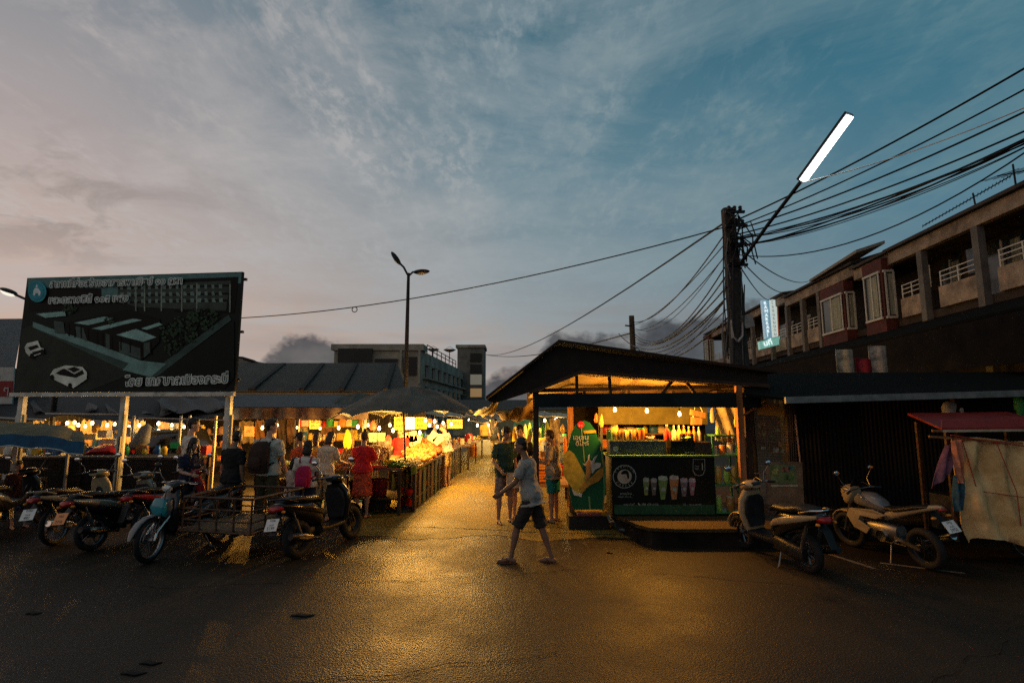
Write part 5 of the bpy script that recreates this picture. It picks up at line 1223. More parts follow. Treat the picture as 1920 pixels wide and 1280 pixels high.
for i, (u, v, s, c, nm, lb) in enumerate(((1780, 770, .16, (.4, .38, .33), 'plastic_bag', 'pale crumpled plastic bag hanging above the red cart roof'), (1803, 769, .05, (.6, .6, .55), 'paper_tag', 'tiny white paper tag hanging right of the pale bag'), (1916, 762, .17, (.04, .3, .12), 'green_basket', 'round green basket hanging at the right edge under the tin roof'))):
    p = at(u, v, 8.9); m = MB(); m.ball(p, (s * .7, s * .5, s), 12, 8)
    for q in range(len(m.v)): m.v[q] = m.v[q] + V((noise.noise(m.v[q] * 9) * s * .4, 0, noise.noise(m.v[q] * 8 + V((5, 0, 0))) * s * .3))
    solo(m, nm, M(nm + '_mat', c, .5, 0, .3, 12), lb, nm.split('_')[-1], smooth=60)

# ------------------------------------------------------------------ juice stall shed
TIMB = M('shed_timber', (.05, .03, .02), .8, 0, .3, 4)
OLDT = M('orange_timber', (.3, .13, .05), .7, 0, .3, 4, .3, 30, stretch=(6, 6, .5))
CEIL = M('ceiling_tarp', (.3, .22, .11), .7, 0, .25, 2)
sh = thing('market_shed', 'dark gabled shed roof over the juice stall with a lit yellow underside', 'shed', (2, 9.6, 0))
m = MB(); m.slab([(-.45, 9.25, 2.27), (.81, 9.25, 3.25), (.81, 13.6, 3.25), (-.45, 13.6, 2.27)], (0, 0, .05)); m.slab([(.81, 9.25, 3.26), (4.6, 9.25, 2.72), (4.6, 13.6, 2.72), (.81, 13.6, 3.26)], (0, 0, .05)); m.build('roof', rib('rusty_dark_roof', (.04, .026, .018), .75, 'Y', 5, (.022, .015, .012)), sh, world=True)
m = MB(); m.slab([(-.43, 9.4, 2.26), (.81, 9.4, 3.22), (4.5, 9.4, 2.7), (4.5, 9.4, 2.44), (1.2, 9.4, 2.72), (.36, 9.4, 2.41), (-.3, 9.4, 2.2)], (0, .05, 0)); m.build('gable_board', M('gable_black', (.02, .015, .012), .8, 0, .3, 3), sh, world=True)
m = MB()
def ceil_(a, b):
    x = .4 + 4.1 * a; zf = 2.44 + .3 * min(1, (x - .4) / .8) if x < 1.2 else 2.74 - .24 * (x - 1.2) / 3.3
    return V((x, 9.47 + 3.6 * b, zf * (1 - b) + 2.38 * b + .01 * math.sin(a * 40)))
m.grid(ceil_, 40, 6, (0, 0, .015)); m.build('ceiling_sheet', CEIL, sh, 60, True)
m = MB()
for y, z0, z1 in ((9.62, 2.43, 2.52), (10.4, 2.36, 2.5), (11.4, 2.3, 2.42)): m.beam((.4, y, z0), (4.5, y, z1), .06, .07)
for x in (1.3, 2.1, 2.9, 3.7): m.beam((x, 9.62, 2.4), (x + .25, 11.8, 2.36), .05, .06)
for x, dx in ((1.15, .0), (1.75, -.02), (2.6, .35), (3.3, -.3)): m.beam((x, 9.5, 2.3), (x + dx, 9.5, 2.72), .06, .05)
m.build('rafters', TIMB, sh, world=True)
m = MB(); m.beam((.3, 9.35, 2.38), (1.2, 9.35, 2.74), .07, .06); m.beam((1.2, 9.35, 2.745), (4.5, 9.35, 2.5), .07, .06); m.build('barge_rafter', TIMB, sh, world=True)
m = MB(); m.grid(lambda a, b: V((.38 + a * 3.92, 9.25 + .02 * math.sin(a * 9), 2.11 + .25 * b + .02 * math.sin(a * 3.1 + 1) * (1 - b) + .03 * a)), 24, 3, (0, .02, 0)); m.build('valance', M('dark_teal_canvas', (.016, .024, .024), .8, 0, .3, 2, .2, 8, .1), sh, 60, True)
for x, y, mt in ((.42, 9.5, TIMB), (1.1, 10.15, OLDT), (3.93, 9.3, OLDT), (4.12, 9.45, TIMB), (.42, 13.3, TIMB), (4.4, 13.3, TIMB)):
    m = MB(); m.box((x, y, 1.3), (.1, .09, 2.4)); m.build('post', mt, sh, world=True)
m = MB()
for y in (9.9, 10.7, 11.6, 12.6): m.beam((-.42, y, 2.25), (.75, y, 3.15), .05, .06)
m.build('side_rafters', TIMB, sh, world=True)
m = MB(); m.slab([(1.3, 12.3, .2), (4.4, 12.3, .2), (4.4, 12.3, 2.4), (1.3, 12.3, 2.4)], (0, .05, 0)); m.build('back_wall', M('dark_stained_wall', ()), sh, world=True)
# banner lit by the bulbs
m = MB(); m.grid(lambda a, b: V((1.75 + a * 2.2, 10.9 + .02 * math.sin(a * 12), 1.8 + .36 * b)), 20, 2, (0, .015, 0)); solo(m, 'banner', M('mustard_banner', (.17, .15, .05), .7, 0, .25, 3), 'long mustard banner behind the three bulbs of the juice stall', 'banner', smooth=60)
BROWNT = M('brown_tarp', (.3, .2, .1), .75, 0, .35, 3, .3, 12); PALET = M('pale_tarp', (.5, .42, .26), .75, 0, .3, 3, .3, 12); BLUET = M('blue_tarp', (.015, .09, .22), .6, 0, .2, 3, .3, 12)
def tarp(name, label, pts, mat, cat='tarp', sag=.1, nu=10, nv=6, wave=.03):
    """draped sheet between four corner points"""
    A, B, Cc, D = [V(p) for p in pts]; m = MB()
    def f(a, b):
        p = A.lerp(B, a).lerp(D.lerp(Cc, a), b); p.z -= sag * 4 * a * (1 - a) * (.5 + .5 * 4 * b * (1 - b)) ; p.z += wave * math.sin(a * 14 + b * 4); p.y += wave * math.cos(a * 11 + b * 6); return p
    m.grid(f, nu, nv, (0, 0, .012)); return solo(m, name, mat, label, cat, smooth=70)
tarp('tarp', 'tattered pale tarp tied under the left eave of the shed', [at(905, 768, 10.6), at(940, 742, 10), at(925, 778, 12), at(888, 776, 13)], PALET, sag=.06)
tarp('tarp', 'brown tarp hanging over the alley, left of the dark valance', [at(930, 775, 10.2), at(1000, 750, 9.6), at(1003, 785, 11), at(940, 785, 12)], BROWNT, sag=.1)
tarp('tarp', 'bright blue tarp hanging behind the people at the shed corner', [at(962, 802, 13), at(1012, 800, 13), at(1010, 775, 13.3), at(968, 772, 13.3)], BLUET, sag=-.02)
tarp('tarp', 'grey tarp stretched across the alley beyond the big umbrella', [at(868, 775, 15), at(935, 783, 16), at(930, 770, 22), at(880, 768, 22)], BROWNT, sag=.15)
tarp('tarp', 'pale far tarp spanning the alley near its end', [at(878, 790, 20), at(955, 786, 20), at(950, 780, 26), at(885, 783, 26)], PALET, sag=.12)

# ------------------------------------------------------------------ bulbs
BULB = {}
def bulb_kind(name, glass, tint, watts):
    m = glow(name, glass, 9); m.cycles.emission_sampling = 'NONE'; BULB[m] = (tint, watts); return m
GLW = bulb_kind('warm_bulb', (1, .72, .3), (1, .44, .06), 120); GLC = bulb_kind('cool_bulb', (1, .95, .75), (1, .62, .18), 85); GLY = bulb_kind('amber_bulb', (1, .6, .18), (1, .42, .055), 95)
def bulb(label, p, mat, drop=.22, r=.032, group=None):
    p = V(p); root = thing('light_bulb', label, 'light bulb', p, 0, group)
    m = MB(); m.lathe([(.004, -r * 1.25), (r * .75, -r * .9), (r, 0), (r * .75, r * .8), (r * .42, r * 1.5)], (0, 0, 0), 10); m.build('glass', mat, root, 70)
    m = MB(); m.lathe([(r * .45, r * 1.5), (r * .5, r * 2.8), (r * .25, r * 3.1)], (0, 0, 0), 8); m.build('socket', BLKP, root, 60)
    m = MB(); m.tube([(0, 0, r * 3), (0, 0, r * 3 + drop)], .004, 5); m.build('cord', BLKP, root, 60)
    tint, watts = BULB[mat]; l = bpy.data.lights.new('bulb_light', 'POINT'); l.energy = watts; l.color = tint; l.shadow_soft_size = r * .9
    lo = bpy.data.objects.new('bulb_light', l); COL.objects.link(lo); lo.parent = root; lo.location = (0, 0, -r * 2.3)
    return root
for i, (u, v) in enumerate(((1153, 768), (1213, 770), (1274, 776))):
    bulb('glowing bulb over the juice counter, ' + ('nearest the green leaf shaped sign', 'between two others', 'nearest the hanging boards')[i], at(u, v, 9.55), GLY, .1)

# ------------------------------------------------------------------ juice counter
ctr = thing('juice_counter', 'black drinks counter with printed cups, a round emblem and a green top edge', 'counter', (2.6, 9.6, .29))
CB = M('counter_print_black', (.006, .009, .006), .4, 0, .3, 2, spec=.15)
x0, x1, yf = 1.72, 3.5, 9.42
m = MB(); m.box(((x0 + x1) / 2, yf + .3, .79), (x1 - x0, .6, 1.0)); body = m.build('body', CB, ctr, world=True, bevel=.008)
m = MB(); m.box(((x0 + x1) / 2, yf + .28, 1.3), (x1 - x0 + .1, .72, .03)); m.build('counter_top', M('green_top', (.1, .2, .03), .4, 0, .15), ctr, world=True, bevel=.006)
m = MB(); m.box(((x0 + x1) / 2 + .0, yf - .004, .4), (x1 - x0 - .06, .006, .16)); m.build('green_strip', M('print_dark_green', (.02, .07, .03), .4, 0, .2), body, world=True)
def CPX(u, v): p = at(u, v, yf - .006); return p
def flat(name, polys, mat, parent, y, rough=None):
    m = MB()
    for pl in polys:
        pts = [at(u, v, y) for u, v in pl]; m.add(pts, [tuple(range(len(pts)))])
    return m.build(name, mat, parent, world=True)
def circ(u, v, r, n=28): return [(u + r * math.cos(6.2832 * i / n), v + r * math.sin(6.2832 * i / n)) for i in range(n)]
PGREY = M('print_pale_grey', (.3, .32, .27), .4, 0, .15)
flat('emblem_ring', [circ(1171, 893, 22)], PGREY, body, yf - .004); flat('emblem_dark', [circ(1171, 893, 20.6)], CB, body, yf - .0055); flat('emblem_disc', [circ(1171, 893, 13.5)], M('print_tan', (.36, .3, .22), .4, 0, .15), body, yf - .007)
flat('emblem_figure', [[(1164, 887), (1168, 882), (1176, 881), (1179, 886), (1180, 896), (1177, 897), (1174, 888), (1166, 889)]], CB, body, yf - .0085)
for i, ch in enumerate('PREMIUM'):
    t = math.radians(150 - i * 20); p = at(1171 + 17 * math.cos(t), 893 - 17 * math.sin(t), yf - .009); text(ch, .052, plane_mtx(p, (math.sin(t), 0, -math.cos(t)), (math.cos(t), 0, math.sin(t))), PGREY, body, align='CENTER')
for i, ch in enumerate('COFFEE'):
    t = math.radians(-140 + i * 20); p = at(1171 + 19.5 * math.cos(t), 893 - 19.5 * math.sin(t), yf - .009); text(ch, .052, plane_mtx(p, (-math.sin(t), 0, math.cos(t)), (-math.cos(t), 0, -math.sin(t))), PGREY, body, align='CENTER')
UX, UZ = (1, 0, 0), (0, 0, 1)
def ct(body_, u, v, s, mat, parent, y=yf - .009): text(body_, s, plane_mtx(at(u, v, y), UX, UZ), mat, parent)
ct('ชานมไทย', 1163, 927, .055, PGREY, body); ct('อร่อยเต็มแก้วทุกวัน', 1158, 932, .032, PGREY, body); ct('แฟรนไชส์', 1169, 947, .05, PGREY, body, yf - .012); ct('088 609-6456', 1203, 947, .052, PGREY, body, yf - .012); ct('IG', 1281, 947, .05, PGREY, body, yf - .012); ct('chanomthai', 1292, 947, .045, PGREY, body, yf - .012)
m = MB(); ph_ = [(1196, 943), (1197.5, 942), (1199, 944), (1201, 946), (1200, 948), (1197, 946)]; flat('phone_mark', [ph_], PGREY, body, yf - .012)
flat('badge', [[(1299, 860), (1322, 860), (1322, 882), (1318, 890), (1311, 892), (1303, 890), (1299, 882)]], PGREY, body, yf - .004); flat('badge_field', [[(1300, 861), (1321, 861), (1321, 882), (1317, 889), (1311, 891), (1304, 889), (1300, 882)]], CB, body, yf - .0055)
ct('1', 1312.5, 881, .17, PGREY, body); ct('NO.', 1302.5, 880, .045, PGREY, body); ct('THAI', 1302.5, 875, .035, PGREY, body)
for i, (u, v0, v1, w0, w1, c, f) in enumerate(((1211.5, 900, 928, 6, 3, (.16, .2, .07), (.3, .32, .24)), (1226, 901, 928, 6, 3.2, (.11, .085, .07), (.3, .29, .27)), (1243, 897, 936, 9, 4, (.14, .22, .06), (.36, .4, .3)), (1264, 896, 936, 9, 4.5, (.33, .15, .06), (.42, .35, .28)), (1282.5, 901, 930, 7, 3.5, (.17, .13, .15), (.34, .3, .32)), (1298, 901, 928, 6.5, 3, (.28, .12, .16), (.4, .32, .33)))):
    cp = flat('printed_cup', [[(u - w0, v0), (u + w0, v0), (u + w1, v1), (u - w1, v1)]], M('print_cup_%s' % ('matcha', 'cocoa', 'green', 'orange', 'taro', 'pink')[i], c, .4, 0, .2, 14), body, yf - .0045)
    flat('foam', [[(u - w0, v0 + 1), (u - w0 * .9, v0 - 4), (u - w0 * .3, v0 - 6), (u + w0 * .2, v0 - 5), (u + w0 * .8, v0 - 4.5), (u + w0, v0 + 1), (u + w0 * .5, v0 + 4), (u - w0 * .4, v0 + 3)]], M('print_foam_%d' % i, f, .4, 0, .2, 20), cp, yf - .0062)
    flat('cup_mark', [circ(u + 1, (v0 + v1) / 2 + 1, w0 * .45, 14)], PGREY, cp, yf - .0065)
# display case and goods on the counter
CASE = M('case_acrylic', (.06, .075, .06), .12, 0, .2, 4, spec=.6)
m = MB(); m.box((2.2, yf + .22, 1.435), (.98, .34, .24)); dc = solo(m, 'display_case', CASE, 'low dark display case on the counter with rows of lidded tubs', 'display case', bevel=.008)
m = MB(); m.box((2.98, yf + .22, 1.435), (.42, .34, .24)); solo(m, 'menu_box', CB, 'black menu box on the counter below the red bottle', 'box', bevel=.008)
m = MB(); m.box((3.34, yf + .2, 1.42), (.3, .3, .22)); cr = solo(m, 'condiment_caddy', M('dark_caddy', (.03, .02, .015), .5, 0, .2), 'dark caddy at the right end of the counter', 'caddy', bevel=.01)
flat('case_label', [circ(1154, 841, 5, 18)], PGREY, dc, yf + .045)
text('ชานมไทย', .05, plane_mtx(at(1145, 851, yf + .044), UX, UZ), PGREY, dc)
text('BURGER', .045, plane_mtx(at(1284, 850, yf + .04), UX, UZ), PGREY, cr)
JARM = {'y': M('jar_yellow', (.62, .42, .08), .25, 0, .2, 14, spec=.5), 'o': M('jar_orange', (.65, .2, .04), .25, 0, .2, 14), 'g': M('jar_green', (.3, .5, .08), .25, 0, .2, 14), 'b': M('jar_amber', (.4, .2, .05), .25, 0, .3, 14), 'w': M('jar_cream', (.65, .55, .35), .3, 0, .2, 14)}
LID = M('jar_lid', (.55, .45, .22), .4, 0, .1)
def jar(label, p, r, h, mat, lid=LID, group=None):
    root = thing('jar', label, 'jar', p, 0, group)
    m = MB(); m.lathe([(r * .9, 0), (r, .01), (r, h * .86), (r * .85, h * .9)], (0, 0, 0), 16); m.build('glass', mat, root, 50)
    m = MB(); m.lathe([(r * .9, h * .9), (r * .92, h), (r * .3, h * 1.01)], (0, 0, 0), 16); m.build('lid', lid, root, 50)
GLID = M('green_lid', (.05, .25, .1), .4, 0, .1)
for i, (u, v0, v1, w, mt, lb, lid) in enumerate(((1144, 806, 826, 6.5, 'g', 'lime green jar at the left end of the row on the display case', LID), (1153, 799, 826, 6, 'y', 'tall yellow jar, taller than the others on the display case', LID), (1165, 808, 826, 6, 'b', 'amber jar right of the tall yellow jar', LID), (1176, 807, 826, 5.5, 'y', 'yellow jar in the middle of the row of jars', LID), (1187, 807, 826, 6, 'b', 'amber jar left of the orange jar', LID), (1202, 804, 826, 7.5, 'o', 'orange jar with a green lid on the display case', GLID))):
    p = at(u, v1, yf + .2); p.z = 1.557; jar(lb, p, w * .0096, (v1 - v0) * .0096, JARM[mt], lid)
m = MB(); p = at(1219, 822, yf + .2); p.z = 1.6
for k in range(14): m.ball(p + V((random.uniform(-.07, .07), random.uniform(-.05, .05), random.uniform(-.03, .025))), random.uniform(.02, .032), 8, 6)
o = meshobj(remesh(m, .012, 1), 'bag_of_snacks', M('snack_bag', (.6, .42, .3), .4, 0, .3, 20), None); props(o, 'crumpled bag of snacks between the jars and the red bottle', 'snack bag'); 
def bottle(label, p, r, h, mat, cap, group=None):
    root = thing('bottle', label, 'bottle', p, 0, group)
    m = MB(); m.lathe([(r * .9, 0), (r, .012), (r, h * .55), (r * .75, h * .66), (r * .32, h * .78), (r * .3, h * .93)], (0, 0, 0), 14); m.build('body', mat, root, 50)
    m = MB(); m.lathe([(r * .36, h * .92), (r * .36, h), (r * .1, h * 1.005)], (0, 0, 0), 12); m.build('cap', cap, root, 50)
    return root
REDB = M('red_syrup', (.6, .05, .02), .15, 0, .15, 8, spec=.6); WCAP = M('white_cap', (.6, .55, .45), .4, 0, .1)
p = at(1251, 826, yf + .15); p.z = 1.557; bottle('red syrup bottle, tallest on the counter', p, .055, .27, REDB, WCAP)
for i, mt in enumerate('wyobow'):
    p = at(1264 + i * 9.4, 824, yf + .27 + .02 * (i % 2)); p.z = 1.555 if i < 3 else 1.535
    bottle('syrup bottle in the row right of the red bottle', p, .04, .255, JARM[mt], WCAP, 'syrup bottles on the counter')
sb = MB(); p = at(1287, 824, yf + .1); p.z = 1.6; sb.loft([(p + V((-.1, 0, 0)), V((0, .03, 0)), V((0, 0, .01))), (p, V((0, .05, 0)), V((0, 0, .025))), (p + V((.12, 0, .02)), V((0, .03, 0)), V((0, 0, .012)))], 10); solo(sb, 'leaf_wrap', M('leaf_green', (.16, .4, .06), .5, 0, .2, 10), 'green leaf packet lying in front of the syrup bottles', 'leaf packet', smooth=50)
for i, (u, w) in enumerate(((1281, 5.5), (1296, 6))):
    p = at(u, 852, yf + .12); p.z = 1.535; jar('tall dark canister in the caddy below the leaf packet', p, w * .0095, .14, M('dark_canister', (.05, .03, .02), .3, 0, .2), M('red_lid', (.4, .05, .03), .4, 0, .1), 'dark canisters in the caddy')
# green side stand with jars
ss = thing('side_stand', 'green two tier stand of drink jars between the counter and the wooden post', 'stand', (3.75, 9.6, .29))
GRN = M('stand_green', (.06, .22, .06), .45, 0, .25)
for z, w in ((.34, .5), (.8, .5), (1.3, .62), (1.64, .4)):
    m = MB(); m.box((3.72, 9.62, z), (w, .4, .03)); m.build('shelf', GRN, ss, world=True, bevel=.006)
for x in (3.5, 3.92):
    for y in (9.46, 9.78): m = MB(); m.box((x, y, .96), (.03, .03, 1.36)); m.build('leg', GRN, ss, world=True)
for i, (x, z, r, h, mt, lb) in enumerate(((3.6, .815, .06, .3, 'y', 'tall yellow jar on the middle tier of the green stand, left'), (3.76, .815, .05, .26, 'g', 'pale green jar on the middle tier of the green stand'), (3.88, .815, .05, .3, 'y', 'tall yellow jar on the middle tier of the green stand, right'), (3.56, 1.315, .05, .14, 'w', 'cream cup on the top tier of the green stand, left'), (3.7, 1.315, .05, .16, 'o', 'orange cup on the top tier of the green stand'), (3.84, 1.315, .055, .2, 'w', 'cream jar on the top tier of the green stand, right'), (3.58, .355, .07, .26, 'g', 'green jar on the lowest tier of the green stand'), (3.8, .355, .07, .24, 'b', 'amber jar on the lowest tier of the green stand'))):
    jar(lb, (3.72 + (x - 3.72), 9.56, z), r, h, JARM[mt])
# cloth, boards
tarp('hanging_cloth', 'creased yellow brown cloth hanging behind the green stand', [at(1342, 826, 9.95), at(1386, 832, 9.9), at(1384, 756, 9.8), at(1340, 757, 9.9)], PALET, 'cloth', sag=.0, wave=.035, nu=16)
hb = thing('hanging_boards', 'two wooden boards hung one below the other by strings, right of the bulbs', 'hanging sign', at(1308, 800, 9.85))
m = MB(); m.slab([at(1293, 777, 9.85), at(1323, 784, 9.85), at(1324, 774, 9.85), at(1294, 767, 9.85)], (0, .02, 0)); m.build('board', OLDT, hb, world=True)
m = MB(); m.slab([at(1295, 796, 9.85), at(1316, 796, 9.85), at(1317, 784, 9.85), at(1296, 781, 9.85)], (0, .02, 0)); m.build('board', OLDT, hb, world=True)
m = MB(); m.tube([at(1302, 768, 9.85), at(1305, 755, 9.85)], .008, 5); m.tube([at(1317, 772, 9.85), at(1310, 754, 9.85)], .008, 5); m.tube([at(1300, 782, 9.84), at(1299, 779, 9.84)], .008, 5); m.build('string', M('white_string', (.5, .45, .35), .8, 0, 0), hb, 60, True)

# ------------------------------------------------------------------ leaf shaped green sign
gs = thing('cutout_sign', 'tall green leaf shaped standing sign with Thai words and a yellow fruit splash', 'sign', (1.42, 9.75, 0))
yg = 9.75
def gpts(l): return [at(u, v, yg) for u, v in l]
out = [(1075, 955), (1068, 925), (1066, 890), (1064, 855), (1065, 838), (1070, 815), (1077, 800), (1087, 791), (1096, 788), (1106, 792), (1116, 806), (1123, 825), (1128, 850), (1131, 880), (1132, 915), (1130, 955)]
m = MB(); m.slab(gpts(out), (0, .05, 0)); gb = m.build('panel', M('sign_leaf_green', (.012, .1, .035), .35, 0, .25, 2, coat=.2), gs, world=True)
def gflat(name, pl, mat, d, th=.004): m = MB(); m.slab([at(u, v, yg - d) for u, v in pl], (0, th, 0)); return m.build(name, mat, gb, world=True)
gflat('leaf_edge', [(1124, 825), (1126, 824), (1131, 848), (1134, 880), (1135, 915), (1132, 955), (1130.5, 955), (1132.3, 915), (1131.3, 880), (1128.3, 850)], M('sign_light_green', (.05, .25, .1), .35, 0, .2), .004)
m = MB(); m.slab([at(u, v, yg - .02) for u, v in ((1061, 846), (1068, 844), (1076, 850), (1083, 862), (1090, 876), (1098, 890), (1102, 902), (1098, 918), (1090, 926), (1080, 924), (1072, 914), (1062, 900), (1056, 888), (1056, 862))], (0, .018, 0)); m.build('fruit_flesh', M('sign_fruit_yellow', (.5, .36, .04), .4, 0, .25, 8), gb, world=True)
gflat('fruit_pieces', [(1090, 925), (1088, 912), (1098, 900), (1110, 893), (1120, 882), (1130, 876), (1131, 892), (1122, 902), (1108, 908), (1098, 916)], M('sign_fruit_orange', (.5, .24, .03), .4, 0, .25, 8), .026)
gflat('fruit_stick', [(1098, 900), (1099, 870), (1103, 862), (1107, 864), (1108, 886), (1104, 900)], M('sign_fruit_amber', (.42, .2, .05), .4, 0, .25, 8), .031)
gflat('milk_splash', [(1092, 868), (1097, 869), (1102, 862), (1103, 853), (1106, 851), (1105, 862), (1110, 864), (1114, 856), (1121, 852), (1117, 860), (1113, 868), (1120, 867), (1127, 868), (1126, 875), (1116, 880), (1110, 888), (1107, 872), (1100, 876)], M('sign_milk', (.55, .5, .42), .35, 0, .15), .021)
gflat('drip', [(1072, 915), (1082, 924), (1092, 925), (1090, 932), (1084, 929), (1076, 928)], M('sign_milk', ()), .026)
gflat('stem', [(1089, 800), (1091, 800), (1097, 866), (1095, 866)], M('sign_stem', (.2, .3, .1), .4, 0, .2), .004); gflat('stem', [(1103, 930), (1106, 930), (1108, 955), (1105, 955)], M('sign_stem', ()), .004)
gflat('red_badge', circ(1089, 796, 6.5, 18), M('sign_red_badge', (.55, .02, .04), .4, 0, .1), .006)
WTX = M('sign_text_white', (.6, .58, .5), .4, 0, .1)
text('ใหม่', .05, plane_mtx(at(1084.5, 799, yg - .008), UX, UZ), WTX, gb)
text('เอเซน', .125, plane_mtx(at(1074, 824, yg - .008), UX, UZ), WTX, gb); text('ดีไลท์', .115, plane_mtx(at(1079, 835, yg - .008), UX, UZ), WTX, gb)
gflat('yellow_tag', [(1094, 807), (1117, 806), (1118, 811), (1095, 813)], M('sign_fruit_yellow', ()), .012)
m = MB(); m.box((1.36, yg + .14, .12), (.72, .4, .24)); m.build('base_box', M('black_base', (.012, .012, .01), .6, 0, .2), gs, world=True, bevel=.01)
m = MB(); m.box((1.36, yg + .02, .265), (.42, .24, .045)); m.build('foot', M('red_brown_base', (.16, .05, .04), .6, 0, .2), gs, world=True, bevel=.008)

# ------------------------------------------------------------------ menu racks right of the post
mr = thing('wire_display_rack', 'wire mesh rack in a pink tube frame with faded menu posters', 'display rack', (4.9, 9.5, .29))
yr = 9.45
m = MB(); m.tube([at(1401, 752, yr), at(1406, 820, yr), at(1411, 884, yr), at(1414, 887, yr), at(1503, 889, yr), at(1502, 880, yr), at(1491, 778, yr)], .014, 8); m.build('tube_frame', M('pink_tube', (.42, .24, .17), .5, 0, .15), mr, 60, True)
m = MB()
for i in range(22): u = 1408 + i * 4; m.tube([at(u - 6 + i * .1, 756, yr), at(u + 2, 886, yr)], .0035, 4)
for j in range(26): v = 760 + j * 5; m.tube([at(1402 + j * .35, v, yr), at(1491 + j * .4, v + 1, yr)], .0035, 4)
m.build('wire_mesh', M('mesh_wire', (.12, .09, .07), .5, .3, .1), mr, 60, True)
random.seed(31)
for i in range(13):
    u, v = random.uniform(1420, 1466), random.uniform(796, 858); w, h = random.uniform(5, 11), random.uniform(4, 9); y = yr - .016 - .003 * i
    m = MB(); m.slab([at(u, v, y), at(u + w, v + 1, y), at(u + w, v - h, y), at(u, v - h - 1, y)], (0, .002, 0)); m.build('menu_card', M('menu_card_%d' % (i % 5), [(.26, .22, .08), (.2, .1, .05), (.3, .26, .18), (.1, .12, .06), (.34, .17, .07)][i % 5], .5, 0, .45, 24), mr, world=True)
m = MB(); m.slab([at(1421, 776, yr - .05), at(1471, 782, yr - .05), at(1470, 764, yr - .05), at(1440, 758, yr - .05), at(1420, 750, yr - .05)], (0, .01, 0)); solo(m, 'hanging_cloth', M('orange_cloth', (.6, .3, .05), .7, 0, .15, 6), 'orange cloth hung over the top of the wire rack', 'cloth')
m = MB(); m.beam(at(1388, 782, 9.3), at(1436, 752, 9.3), .025); solo(m, 'wooden_pole', OLDT, 'thin slanted wooden pole tied to the shed post', 'pole')
pb = thing('menu_board', 'standing board with a pale green printed food poster, behind the retro scooter', 'menu board', (5.0, 9.2, .29))
m = MB(); m.slab([at(1440, 945, 9.2), at(1508, 945, 9.2), at(1504, 866, 9.2), at(1436, 866, 9.2)], (0, .03, 0)); pbo = m.build('board', M('board_brown', (.22, .14, .08), .6, 0, .3, 3), pb, world=True)
m = MB(); m.slab([at(1446, 906, 9.19), at(1495, 906, 9.19), at(1492, 872, 9.19), at(1443, 870, 9.19)], (0, .006, 0)); po = m.build('poster', M('poster_green', (.2, .24, .09), .5, 0, .5, 7, col2=(.07, .1, .04)), pbo, world=True)
m = MB(); m.slab([at(1446, 912, 9.187), at(1496, 912, 9.187), at(1496, 908, 9.187), at(1446, 908, 9.187)], (0, .004, 0)); m.build('price_strip', M('strip_pale', (.4, .38, .25), .5, 0, .2), pbo, world=True)
for i, (u, v, w, h, c) in enumerate(((1448, 890, 12, 12, (.34, .33, .1)), (1466, 884, 14, 9, (.3, .12, .08)), (1470, 899, 18, 8, (.1, .18, .05)), (1478, 880, 9, 6, (.05, .14, .16)))):
    m = MB(); y = 9.184; m.slab([at(u, v, y), at(u + w, v, y), at(u + w, v - h, y), at(u, v - h, y)], (0, .003, 0)); m.build('food_picture', M('food_print_%d' % i, c, .5, 0, .5, 18), po, world=True)

# ------------------------------------------------------------------ drain pipe lying at the pavement corner, litter
m = MB(); m.tube([at(1141, 968, 9.3), at(1146, 976, 9.0), gz(1158, 992, .08), gz(1212, 997, .06)], .035, 10); solo(m, 'drain_pipe', M('grey_pipe', (.1, .12, .13), .25, .2, .2), 'bent dark grey pipe lying at the corner of the raised pavement', 'pipe', smooth=60)
random.seed(41)
for u, v, s, lb in ((568, 1153, .12, 'dark flattened scrap lying alone on the road below the maxi scooter'), (250, 1262, .1, 'dark scrap near the bottom left of the road'), (282, 1243, .09, 'small dark scrap beside the larger one at the bottom left of the road'), (1143, 1037, .05, 'small dark stone on the road right of the walking man'), (62, 1150, .08, 'thin dark scrap near the left edge of the road'), (1388, 1016, .05, 'white paper scrap by the front wheel of the retro scooter')):
    p = gz(u, v); m = MB()
    m.loft([(p + V((-s, 0, .006)), V((0, s * .15, 0)), V((0, 0, .004))), (p + V((-s * .3, .02, .012)), V((0, s * .5, 0)), V((0, 0, .01))), (p + V((s * .4, -.01, .01)), V((0, s * .4, 0)), V((0, 0, .008))), (p + V((s, .01, .006)), V((0, s * .1, 0)), V((0, 0, .004)))], 9)
    solo(m, 'road_litter', M('white_scrap', (.5, .5, .46), .7, 0, .2) if 'white' in lb else M('dark_scrap', (.012, .011, .01), .8, 0, .2), lb, 'litter', smooth=60)

# ------------------------------------------------------------------ tarp covered cart with a red roof
ca = thing('food_cart', 'food cart with a faded red roof, wrapped in a dirty yellow tarp', 'cart', (6.9, 7.9, 0))
REDR = M('faded_red_sheet', (.22, .022, .016), .5, 0, .2, 3)
z0 = at(1755, 806, 7.5).z
m = MB(); m.slab([(5.93, 7.45, z0), (7.65, 7.4, z0 + .02), (7.65, 8.3, z0 + .22), (6.1, 8.3, z0 + .2)], (0, 0, .03)); m.slab([(5.93, 7.45, z0 + .028), (7.65, 7.4, z0 + .048), (7.55, 7.55, z0 + .15), (6.05, 7.58, z0 + .14)], (0, .02, .005)); m.build('roof', REDR, ca, world=True)
m = MB(); m.beam((5.93, 7.43, z0 - .01), (7.65, 7.38, z0 + .01), .03, .03); m.build('roof_edge', M('edge_cream', (.5, .4, .28), .5, 0, .2), ca, world=True)
for x, y in ((6.1, 7.6), (7.5, 7.55), (6.15, 8.2), (7.5, 8.2)): m = MB(); m.box((x, y, 1.1), (.04, .04, 1.6)); m.build('post', FR, ca, world=True)
